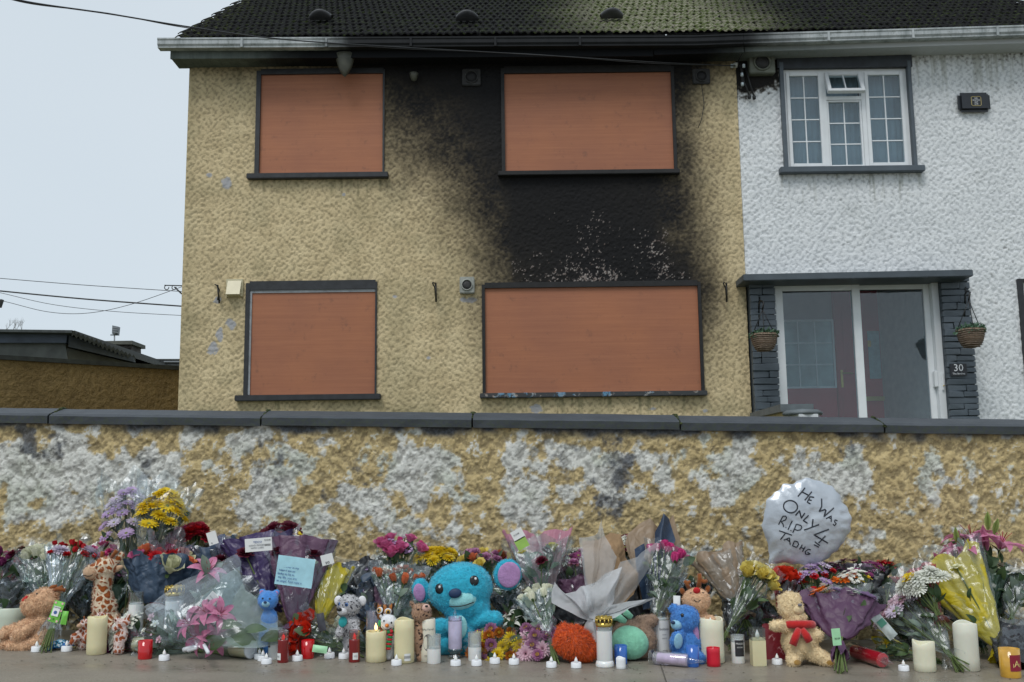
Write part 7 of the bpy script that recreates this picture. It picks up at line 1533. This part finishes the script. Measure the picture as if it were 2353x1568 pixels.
jar('white grave candle with gold crown lid and blurred label beside navy bouquet', 399, 1440, 42, 72, 62, whitew, gmilk, lid=True, stick=(-4, 30, 30, 34, white_card, [('bolsius', 0, 8, 8, ink_k)]), Y=4.23)
jar('misted glass jar with black side label beside red flameless candle', 632, 1514, 33, 68, 40, whitew, gmilk, stick=(-14, 42, 10, 30, ink_k, []))
jar('clear plastic votive of white wax before the memorial candle', 997, 1524, 32, 64, 36, whitew, gmilk); jar('clear votive of white wax before the blue plush foot', 1091, 1518, 31, 63, 34, whitew, gmilk)
def slim_red(label, px, base, stick=None):
    o, mm = thing('flameless_candle', label, px, base); r, H = 13 * mm, 71 * mm
    lathe('shell', [(r * .96, 0), (r, mm), (r * .97, H * .68), (r * .97, H * .72), (r * .90, H * .72), (r * .90, H * .66), (0, H * .66)], dred, o); lathe('glass_top', [(r * .97, H * .72), (r * .95, H - mm), (r * .90, H), (r * .88, H - mm), (r * .88, H * .72)], glass_mat('red_clear', (.55, .06, .06), .35, .05), o)
    flame(o, H * .67, 17 * mm, fl_r, r=4.2 * mm)
    if stick: sticker_on(o, r * 1.01, stick[0] * mm, 14 * mm, 13 * mm, 15 * mm, white_card, mm, [('IIIII', 0, 0, 6, grey_ink)])
slim_red('dark red flameless candle glowing beside the red glass cup', 650, 1522, (-9,)); slim_red('dark red flameless candle with white sticker beside the spiral candle', 814, 1521, (5,))
def cup(label, px, base, w, h, m, wax=None, tape=1.0, stick=None, Y=None):
    o, mm = thing('candle_cup', label, px, base, Y=Y); r, H = w * mm / 2, h * mm
    lathe('cup', [(r * .93 * tape, 0), (r * .97 * tape, 1.5 * mm), (r * .98, H * .3), (r, H), (r * .93, H), (r * .91, H * .35), (0, H * .33)], m, o, 28)
    if stick: sticker_on(o, r * 1.01, stick[0] * mm, stick[1] * mm, stick[2] * mm, stick[3] * mm, stick[4], mm, stick[5], 'label')
    return o
cup('bright red glass cup among the green stems', 707, 1513, 30, 41, redg); cup('royal blue glass cup beside the gold lidded grave candle', 1427, 1526, 30, 42, blueg); cup('royal blue glass cup behind the fallen crystal candle', 1592, 1532, 30, 46, blueg)
cup('amber glass cup with red church label at the end of the row', 2323, 1556, 46, 64, mat('amber_glass', (.62, .34, .04), .15, .25, 14, coat=.5), stick=(5, 34, 30, 36, mat('red_label', (.24, .01, .03), .4, .1, 20), [('A', 0, -2, 20, mat('gold_print', (.7, .55, .2), .4)), ('I', -8, -6, 12, MATS['gold_print']), ('I', 8, -6, 12, MATS['gold_print'])]))
o, mm = jar('tall white grave candle with gold pierced lid and wide foot', 1390, 1532, 37, 92, 84, whitew, gmilk, lid=True, base_w=42)
jar('small clear votive with black label behind the blue cup', 1440, 1508, 30, 54, 20, whitew, gmilk, stick=(0, 30, 22, 24, ink_k, [('PRICE\'S', 0, 4, 5, white_card), ('VOTIVE', 0, -3, 4, white_card)])); jar('clear votive with black and white label beside square glass candle', 1697, 1523, 32, 62, 50, whitew, gmilk, stick=(1, 34, 22, 36, ink_k, [('PRICE\'S', 0, 10, 5.5, white_card), ('VOTIVE', 0, 2, 4, white_card)]))
jar('tall glass memorial candle with printed white label', 1520, 1511, 44, 104, 88, whitew, gcl, stick=(6, 42, 28, 72, white_card, [('bolsius', 0, 24, 8.5, ink_k), ('oooo', 0, 12, 5, grey_ink), ('xxxxx', 0, 4, 5, grey_ink), ('. . . .', 0, -6, 5, grey_ink), ('IIIII', 0, -26, 10, ink_k)]), rimr=1.03)
jar('square glass candle of ivory wax tied with twine', 1743, 1529, 34, 84, 60, ivory, gcl, fl='led', square=True)
jar('iridescent glass candle with clear crystal flame behind spiral candle', 857, 1494, 33, 88, 20, mat('iri_wax', (.62, .58, .78), .2, .2, 20, sss=.1), ghol, fl='crystal')
jar('iridescent glass candle on clear pedestal beside the turquoise bear', 1046, 1512, 32, 92, 86, mat('iri_wax', (.62, .58, .78), .2, .2, 20, sss=.1), ghol, fl='crystal', ped=True)
o, mm = thing('taper_candle', 'slim white electric taper with glowing flame before grey leopard', 803, 1492, Y=3.95); lathe('wax', [(8 * mm, 0), (8 * mm, 42 * mm), (6.5 * mm, 44 * mm), (0, 44 * mm)], whitew, o, 16); flame(o, 44 * mm, 28 * mm, fl_o, r=6 * mm)
pillar_candle('tiny square white candle stub at the front beside blue cup', 1427, 1537, 22, 25, led, 1.5, rim=True)
def tealight(label, px, base, tilt=0, w=24.5):
    o, mm = thing('tealight', label, px, base, 'tealight', 'white electric tealights on the pavement'); mm = mm * w / 24.5; r = 12.2 * mm
    V, Fc = lathe_geo([(r * .9, 0), (r, 1 * mm), (r * .97, 11.5 * mm), (r * .90, 12.5 * mm), (r * .82, 12.2 * mm), (r * .45, 12.0 * mm), (0, 12 * mm)], 28); me = mesh('body', V, Fc, led, True); auto_smooth(me, 40); add('body', me, o); f = flame(o, 12 * mm, 13 * mm, flame_w, r=4.2 * mm)
    if tilt: o.rotation_euler = (math.radians(30), math.radians(tilt), 0); o.location.z += r * .8
for lb, x, y in (('white tealight at the foot of the reindeer', 84, 1498), ('white tealight before the blue toy car', 153, 1497), ('white tealight by the fallen red banded jar', 377, 1518), ('white tealight standing beside the tipped one', 604, 1519), ('white tealight in front of the tipped one', 612, 1526),
                 ('white tealight between the red flameless candle and red cup', 683, 1519), ('white tealight before the green wrapper packet', 757, 1513), ('white tealight touching the stickered red flameless candle', 790, 1514), ('white tealight in front of the barcode candle', 911, 1529), ('white tealight before the iridescent pedestal candle', 1047, 1530),
                 ('white tealight before the blue plush foot votive', 1095, 1530), ('white tealight before the rust orange chrysanthemums', 1137, 1525), ('white tealight before the lilac pompoms', 1181, 1527), ('white tealight under the white rose stems', 1267, 1534), ('white tealight before the orange shaggy toy', 1324, 1535),
                 ('white tealight beside the cream bear foot', 1786, 1527), ('white tealight alone before the short ivory candle', 2077, 1542)): tealight(lb, x, y)
tealight('white tealight tipped against its neighbours', 596, 1515, 0); o = bpy.data.objects[-1] if False else None
def lying(name, label, pa, pb, r, parts, cat='candle', lift=None):
    """round body lying on the pavement from pa to pb; parts = [(part name, material, [(radius factor, place 0..1)])]"""
    A, B = G(*pa), G(*pb); mm = mpp(A); R = r * mm; A.z += R; B.z = gz(B.x) + R; d = B - A; o = empty(name, A, label, cat, 'candles standing on the pavement'); q = d.to_track_quat('Z', 'Y').to_matrix().to_4x4()
    for nm, m, prof in parts:
        V, Fc = lathe_geo([(max(.0004, f * R), p * d.length) for f, p in prof], 28); me = mesh(nm, V, Fc, m, True); auto_smooth(me, 50); c = add(nm, me, o); c.matrix_local = q
    return o, mm, R, d
lying('glass_candle', 'fallen ivory candle in clear glass beside red band', (306, 1500), (382, 1502), 19, [('glass', gcl, [(0, 0), (.98, .0), (1, .03), (1, .98), (.94, .98), (.94, .05)]), ('wax', ivory, [(0, .02), (.88, .03), (.88, .68), (.8, .7), (0, .66)])])
cup('translucent red plastic band standing before the fallen glass', 333, 1514, 33, 41, redg)
lying('glass_candle', 'fallen ivory flameless candle showing its round white base', (518, 1508), (577, 1515), 21, [('glass', gcl, [(0, 0), (.98, .0), (1, .03), (1, .98), (.94, .98)]), ('wax', ivory, [(0, .28), (.86, .3), (.88, .32), (.88, .92), (0, .93)]), ('base', led, [(0, .93), (.92, .935), (.95, .96), (.95, 1.0), (.5, 1.0), (.48, .99), (0, .99)])])
lying('glass_candle', 'fallen iridescent crystal candle with pink sheen on the ground', (1495, 1526), (1583, 1534), 15, [('foot', gcl, [(.5, -.02), (1.25, 0), (1.25, .06), (.8, .12)]), ('glass', ghol, [(.9, .1), (1, .14), (1, .97), (.9, 1), (.5, 1)]), ('wax', mat('iri_pink', (.70, .52, .66), .2, .3, 24), [(0, .18), (.8, .2), (.8, .95), (0, .96)]), ('crystal_flame', gcl, [(.5, .98), (.55, 1.06), (.4, 1.15), (.05, 1.4)])])
lying('glass_candle', 'fallen red wax candle in clear glass behind the cut stems', (1958, 1512), (2032, 1537), 17, [('glass', gcl, [(.6, -.08), (1.1, -.04), (1.1, .08), (1, .12), (1, .97), (.9, 1)]), ('wax', redw, [(0, .1), (.88, .12), (.88, .96), (0, .97)]), ('crystal_flame', gcl, [(.4, .98), (.5, 1.06), (.3, 1.16), (.03, 1.3)])])
# ---------------------------------------------------------------- toy car, flower food packets, gift bag, balloon, small litter
carb = mat('car_blue', (.015, .20, .52), .3, .1, 20, coat=.4); carw = NT('car_print'); v = carw.coord('Object'); carw.base(carw.ramp(carw.noise(v, 90, 3, .7), [(.42, (.01, .02, .05)), (.5, (.05, .38, .62)), (.6, (.75, .78, .8))])); carw.b.inputs['Roughness'].default_value = .3; tyre = mat('blue_tyre', (.012, .12, .34), .5, .1, 40, .4, 200)
o, mm = thing('toy_car', 'small blue and white toy racing car with thick blue wheels', 138, 1494, 'toy car', None)
box_ = lambda n, x0, x1, y0, y1, z0, z1, m, b=.003: box(n, o.location.x + x0 * mm, o.location.x + x1 * mm, o.location.y + y0 * mm, o.location.y + y1 * mm, o.location.z + z0 * mm, o.location.z + z1 * mm, m, o, b)
box_('chassis', -22, 22, -7, 9, 5, 12, carb); V = [Vector((x * mm, y * mm, z * mm)) for x, y, z in [(-18, -8, 8), (16, -8, 8), (20, -8, 15), (8, -7, 22), (-4, -7, 24), (-14, -7, 18), (-18, 8, 8), (16, 8, 8), (20, 8, 15), (8, 7, 22), (-4, 7, 24), (-14, 7, 18)]]
add('bodywork', mesh('bodywork', V, [tuple(range(6))[::-1], tuple(range(6, 12))] + [(i, (i + 1) % 6, 6 + (i + 1) % 6, 6 + i) for i in range(6)], carw.m), o)
for x in (-20, 18):
    for y in (-12, 12):
        w_ = lathe('wheel', [(4 * mm, 0), (8.5 * mm, .5 * mm), (9.2 * mm, 2 * mm), (9.2 * mm, 6 * mm), (8.5 * mm, 7.5 * mm), (4 * mm, 7 * mm), (0, 6 * mm)], tyre, o, 20, loc=(x * mm, (y + 4) * mm, 9.4 * mm)); w_.rotation_euler = (PI / 2, 0, 0)
def packet(label, px, py, Y, w, h, roll, m, lines, tilt=10):
    c = P(px, py, Y + .20); mm = mpp(c); r_ = empty('flower_food_packet', c, label, 'packet', 'flower food packets on the bouquets'); V, Fc = [], []; n = 8; W_, H_ = w * mm, h * mm
    for sgn in (1, -1):
        for j in range(n + 1):
            for i in range(n + 1):
                u, v_ = i / n - .5, j / n - .5; V.append(Vector((u * W_, v_ * H_, sgn * .006 * max(0, (1 - (2 * u) ** 2)) * max(0, 1 - (2.2 * v_) ** 2) + .0004 * sgn)))
    k = (n + 1) ** 2
    for j in range(n):
        for i in range(n): a = j * (n + 1) + i; Fc += [(a, a + 1, a + n + 2, a + n + 1), (k + a + n + 1, k + a + n + 2, k + a + 1, k + a)]
    s = add('sachet', mesh('sachet', V, Fc, m, True), r_); r_.rotation_euler = (Matrix.Rotation(math.radians(90 - tilt), 3, 'X') @ Matrix.Rotation(math.radians(roll), 3, 'Z')).to_euler()
    return r_, mm
pk, mm = packet('green flower food packet with white panel on the cut stems', 130, 1406, 3.86, 25, 48, -14, packet_g, [])
V = [Vector((x * mm, y * mm, .0075)) for x, y in ((-8, -10), (8, -10), (8, 12), (-8, 12))]; add('panel', mesh('panel', V, [(0, 1, 2, 3)], white_card), pk); add('writing', text_mesh('CHRYSAL', 4.2 * mm, ink_k, .0002), pk, (0, 9 * mm, .008)); add('emblem', mesh('emblem', *lathe_geo([(4 * mm, 0), (4 * mm, .0004), (0, .0005)], 16), ink_b), pk, (0, -2 * mm, .0078)); add('writing', text_mesh('III', 6 * mm, ink_k, .0002), pk, (0, -17 * mm, .004))
for x, y in ((-8, 19), (8, 20), (-9, -18), (9, -20), (10, 4)): add('flower_print', mesh('flower_print', *lathe_geo([(2.6 * mm, 0), (2.6 * mm, .0004), (0, .0005)], 8), mat('print_pink', (.75, .45, .45), .5)), pk, (x * mm, y * mm, .004))
packet('plain green sachet end hanging beside the green packet', 148, 1420, 3.95, 14, 30, -6, packet_g, []); packet('pale green tissue wrapper lying on stems by the red glass cup', 735, 1492, 3.88, 34, 16, -8, mint_c, [])
pk2, mm = packet('silvery sachet with green print inside the pink daisy film', 2032, 1440, 3.98, 24, 62, 38, mat('silver_sachet', (.45, .50, .48), .25, .3, 30, metal=.3), []); V = [Vector((x * mm, y * mm, .0075)) for x, y in ((-9, 2), (9, 2), (9, 18), (-9, 18))]; add('panel', mesh('panel', V, [(0, 1, 2, 3)], mat('teal_print', (.05, .20, .14), .5)), pk2)
packet('dark crumpled sachet before the yellow paper cone', 738, 1430, 3.94, 18, 40, 12, mat('dark_sachet', (.04, .04, .05), .25, .4, 30), []); packet('white folded paper slip by the pink tulips', 1555, 1400, 3.99, 16, 60, -4, white_card, [])
gb = empty('gift_bag', G(1788, 1516) , 'dark red gift bag printed with white snowflakes behind lone tealight', 'gift bag'); mm = mpp(gb.location); t_ = NT('snowflake_bag'); v = t_.coord('Object'); vo = t_.n('ShaderNodeTexVoronoi', Scale=26); t_.l(v, vo.inputs['Vector']); vo2 = t_.n('ShaderNodeTexVoronoi', Scale=60); vo2.feature = 'DISTANCE_TO_EDGE'; t_.l(v, vo2.inputs['Vector'])
f = t_.math('MULTIPLY', t_.math('LESS_THAN', vo.outputs[0], .36), t_.math('LESS_THAN', vo2.outputs[0], .05)); t_.base(t_.mix(t_.math('MULTIPLY', f, .7), (.17, .012, .02), (.55, .32, .32))); t_.b.inputs['Roughness'].default_value = .35; t_.bump(t_.noise(v, 20, 4), .6, .01)
V, Fc = [], []; n = 10
for j in range(n + 1):
    for i in range(24):
        a = 2 * PI * i / 24; s = j / n; rx = (36 - 8 * s + 3 * math.sin(a * 3 + s * 4)) * mm; ry = (16 - 9 * s) * mm; V.append(Vector((rx * math.copysign(abs(math.cos(a)) ** .6, math.cos(a)), ry * math.copysign(abs(math.sin(a)) ** .6, math.sin(a)) + 14 * mm, s * (74 + 6 * math.sin(a * 2)) * mm)))
for j in range(n):
    for i in range(24): i2 = (i + 1) % 24; Fc.append((j * 24 + i, j * 24 + i2, (j + 1) * 24 + i2, (j + 1) * 24 + i))
add('bag', mesh('bag', V, Fc, t_.m, True), gb)
# --- foil balloon with handwriting
OUT = [(700, 55), (900, 100), (1000, 140), (1130, 200), (1240, 340), (1270, 440), (1350, 540), (1395, 680), (1365, 880), (1290, 990), (1230, 1090), (1060, 1240), (760, 1410), (520, 1380), (280, 1350), (130, 1375), (50, 1385), (95, 1240), (60, 1000), (0, 880), (0, 740), (40, 600), (90, 380), (160, 320), (270, 250), (350, 150), (520, 145)]
BYD = 4.5; bc = (700, 740); K = 3.92 * 1.7408
def zp(x, y): return ((x / 3.92 + 3050) / 1.7408, (y / 3.92 + 1900) / 1.7408)
c0 = P(*zp(*bc), BYD); mm = mpp(c0) / K * 1.0
bal = empty('foil_balloon', c0, 'silver white foil balloon with black handwriting leaning on the wall above yellow roses', 'balloon')
import bisect
ang = sorted([(math.atan2(bc[1] - y, x - bc[0]) % (2 * PI), math.hypot(x - bc[0], y - bc[1])) for x, y in OUT]); AA = [a - 2 * PI for a, _ in ang[-1:]] + [a for a, _ in ang] + [ang[0][0] + 2 * PI]; RR = [ang[-1][1]] + [r for _, r in ang] + [ang[0][1]]
def Rout(a): return float(np.interp(a % (2 * PI), AA, RR))
def Rsm(a): return sum(Rout(a + k * .13) * w_ for k, w_ in ((-3, .1), (-2, .15), (-1, .17), (0, .16), (1, .17), (2, .15), (3, .1)))
def depthf(x, y):
    """thickness of the half cushion at picture-zoom point, in zoom units"""
    dx_, dy_ = x - bc[0], bc[1] - y; a = math.atan2(dy_, dx_) % (2 * PI); q = math.hypot(dx_, dy_); so = min(1, q / Rout(a)); ss = q / Rsm(a); s = min(1, ss + (so - ss) * so ** 5)
    base = 150 * max(0, 1 - s ** 2.4) ** .7; rimf = max(0, (s - .72) / .28)
    return base + 26 * rimf * (1 - s) * 3.2 * math.sin(a * 17 + 2.5 * math.sin(a * 3)) + (26 * mnoise.noise(Vector((x / 210, y / 210, 3))) + 9 * mnoise.noise(Vector((x / 80, y / 80, 7)))) * (1 - s * .6)
V, Fc = [], []; NA, NR = 160, 26
for sg in (-1, 1):
    b = len(V); V.append(Vector((0, sg * depthf(*bc) * mm * (1 if sg < 0 else .7), 0)))
    for j in range(1, NR + 1):
        s = (j / NR) ** .8
        for i in range(NA):
            a = 2 * PI * i / NA; r = Rout(a) * s * (1 + .012 * math.sin(a * 22) * (s > .9)); x, y = bc[0] + r * math.cos(a), bc[1] - r * math.sin(a)
            V.append(Vector(((x - bc[0]) * mm, sg * depthf(x, y) * mm * (1 if sg < 0 else .7) if j < NR else 0, (bc[1] - y) * mm)))
    for i in range(NA):
        i2 = (i + 1) % NA; f_ = (b, b + 1 + i, b + 1 + i2); Fc.append(f_ if sg < 0 else f_[::-1])
        for j in range(NR - 1):
            q = (b + 1 + j * NA + i, b + 1 + (j + 1) * NA + i, b + 1 + (j + 1) * NA + i2, b + 1 + j * NA + i2); Fc.append(q if sg < 0 else q[::-1])
foil = NT('white_foil'); v = foil.coord('Object'); foil.base(foil.ramp(foil.noise(v, 9, 4), [(.3, (.40, .44, .49)), (.7, (.54, .58, .63))])); foil.b.inputs['Roughness'].default_value = .32; foil.b.inputs['Metallic'].default_value = .35; foil.bump(foil.noise(v, 16, 6, .65), .35, .012)
add('cushion', mesh('cushion', V, Fc, foil.m, True), bal)
STR = {'H': [[(670, 210), (545, 340)], [(770, 270), (645, 400)], [(612, 268), (715, 325)]], 'E': [[(795, 357), (735, 345), (680, 430), (725, 455)], [(700, 390), (750, 405)]], 'W': [[(915, 378), (900, 500), (855, 575), (950, 545), (965, 560), (925, 655), (1095, 525)]], 'A': [[(955, 685), (1045, 645), (1035, 735)], [(995, 668), (1045, 690)]], 'S': [[(1135, 718), (1100, 705), (1090, 740), (1115, 765), (1085, 795), (1062, 770)]],
       'O': [[(418 + 105 * math.cos(a), 495 + 95 * math.sin(a)) for a in [k * .35 for k in range(19)]]], 'N': [[(485, 630), (550, 555), (570, 675), (630, 595)]], 'L': [[(685, 632), (600, 710), (660, 750)]], 'Y': [[(750, 690), (730, 815)], [(605, 855), (720, 815), (838, 775)]],
       'R': [[(290, 640), (225, 770)], [(290, 640), (330, 638), (345, 660), (330, 695), (265, 725), (290, 760), (295, 805)], [(328, 808), (334, 816)]], 'I': [[(432, 712), (360, 848)], [(397, 856), (404, 864)]], 'P': [[(490, 765), (428, 895)], [(490, 765), (560, 785), (572, 815), (550, 850), (500, 860), (455, 840)]],
       'T': [[(225, 862), (320, 897), (415, 932)], [(320, 900), (240, 998)]], 'A2': [[(290, 1008), (375, 970), (385, 1078)], [(325, 990), (380, 1030)]], 'D': [[(450, 1020), (420, 1095), (480, 1120), (515, 1075), (500, 1035), (450, 1020)]], 'H2': [[(570, 1080), (527, 1150)], [(615, 1110), (575, 1185)], [(545, 1120), (600, 1145)]], 'G': [[(700, 1160), (660, 1150), (615, 1185), (620, 1225), (665, 1230), (695, 1220)], [(650, 1195), (695, 1225)]],
       '4': [[(995, 850), (755, 930), (970, 1060)], [(935, 950), (825, 1055)]], '=': [[(765, 1035), (840, 1095)], [(750, 1080), (825, 1120)]]}
pen = mat('marker_ink', (.008, .012, .022), .4, .1, 20)
for k, strokes in STR.items():
    V, Fc = [], []
    for st_ in strokes:
        pts = []
        for (xa, ya), (xb, yb) in zip(st_, st_[1:]):
            n = max(2, int(math.hypot(xb - xa, yb - ya) / 18))
            for i in range(n): pts.append((xa + (xb - xa) * i / n, ya + (yb - ya) * i / n))
        pts.append(st_[-1]); wd = (11 if k in 'HEOWNLY4' else 9)
        tube_geo([Vector(((x - bc[0]) * mm, -(depthf(x, y) + 2) * mm, (bc[1] - y) * mm)) for x, y in pts], wd * mm, 6, V, Fc)
    add('lettering', mesh('lettering', V, Fc, pen, True), bal)
for i in range(8):
    x, y = 225 + i * 9, 1215 - i * 6 ; tube('print_bar', [bal.location + Vector(((x - bc[0]) * mm, -(depthf(x, y) + 2) * mm, (bc[1] - y) * mm)), bal.location + Vector(((x - 20 - bc[0]) * mm, -(depthf(x - 20, y - 35) + 2) * mm, (bc[1] - y + 45) * mm))], 2 * mm, grey_ink, bal)
rb = [P(*zp(50, 1385), BYD), P(1768, 1300, 4.48), P(1764, 1330, 4.46), P(1760, 1370, 4.44)]; tube('string', rb, .002, knot, bal)
# litter on the pavement: torn leaves, petals and crumbs nobody could count
V, Fc = [], []; r = random.Random(5)
for _ in range(420):
    x, y = r.uniform(-2.3, 2.2), 3.95 - abs(r.gauss(0, .14)) + r.uniform(0, .3); s = r.uniform(.0015, .006); a = r.uniform(0, 6.28); o_ = len(V); z = gz(x) + .0015
    for k in range(5): an = a + 2 * PI * k / 5; V.append(Vector((x + s * math.cos(an) * r.uniform(.5, 1.5), y + s * math.sin(an) * .6, z + r.uniform(0, .002))))
    Fc.append(tuple(range(o_, o_ + 5)))
tag(add('litter', mesh('litter', V, Fc, mat('plant_crumbs', (.05, .045, .03), .8, .5, 90))), 'dark plant crumbs scattered on the pavement', kind='stuff')
gold_r = mat('gold_tinsel', (.60, .48, .10), .25, .2, 60, metal=.9); tn = empty('tinsel', G(175, 1490), 'scraps of gold tinsel round the toy car', 'tinsel'); 
for k in range(9):
    p = G(100 + k * 12, 1486 + (k * 7) % 9); tube('strand', [p + Vector((0, 0, .004)), p + Vector((.01, -.004, .016)), p + Vector((.022, .003, .006)), p + Vector((.03, -.006, .014))], .0018, gold_r, tn, 4)

j_ = [G(1507, 1496), G(1535, 1580)]; V = []
for p in j_: V += [p + Vector((-.003, 0, .0015)), p + Vector((.003, 0, .0015))]
tag(add('pavement_joint', mesh('pavement_joint', V, [(0, 1, 3, 2)], mat('joint_dirt', (.09, .08, .065), .9, .3, 40))), 'thin dark joint across the concrete pavement', kind='structure')
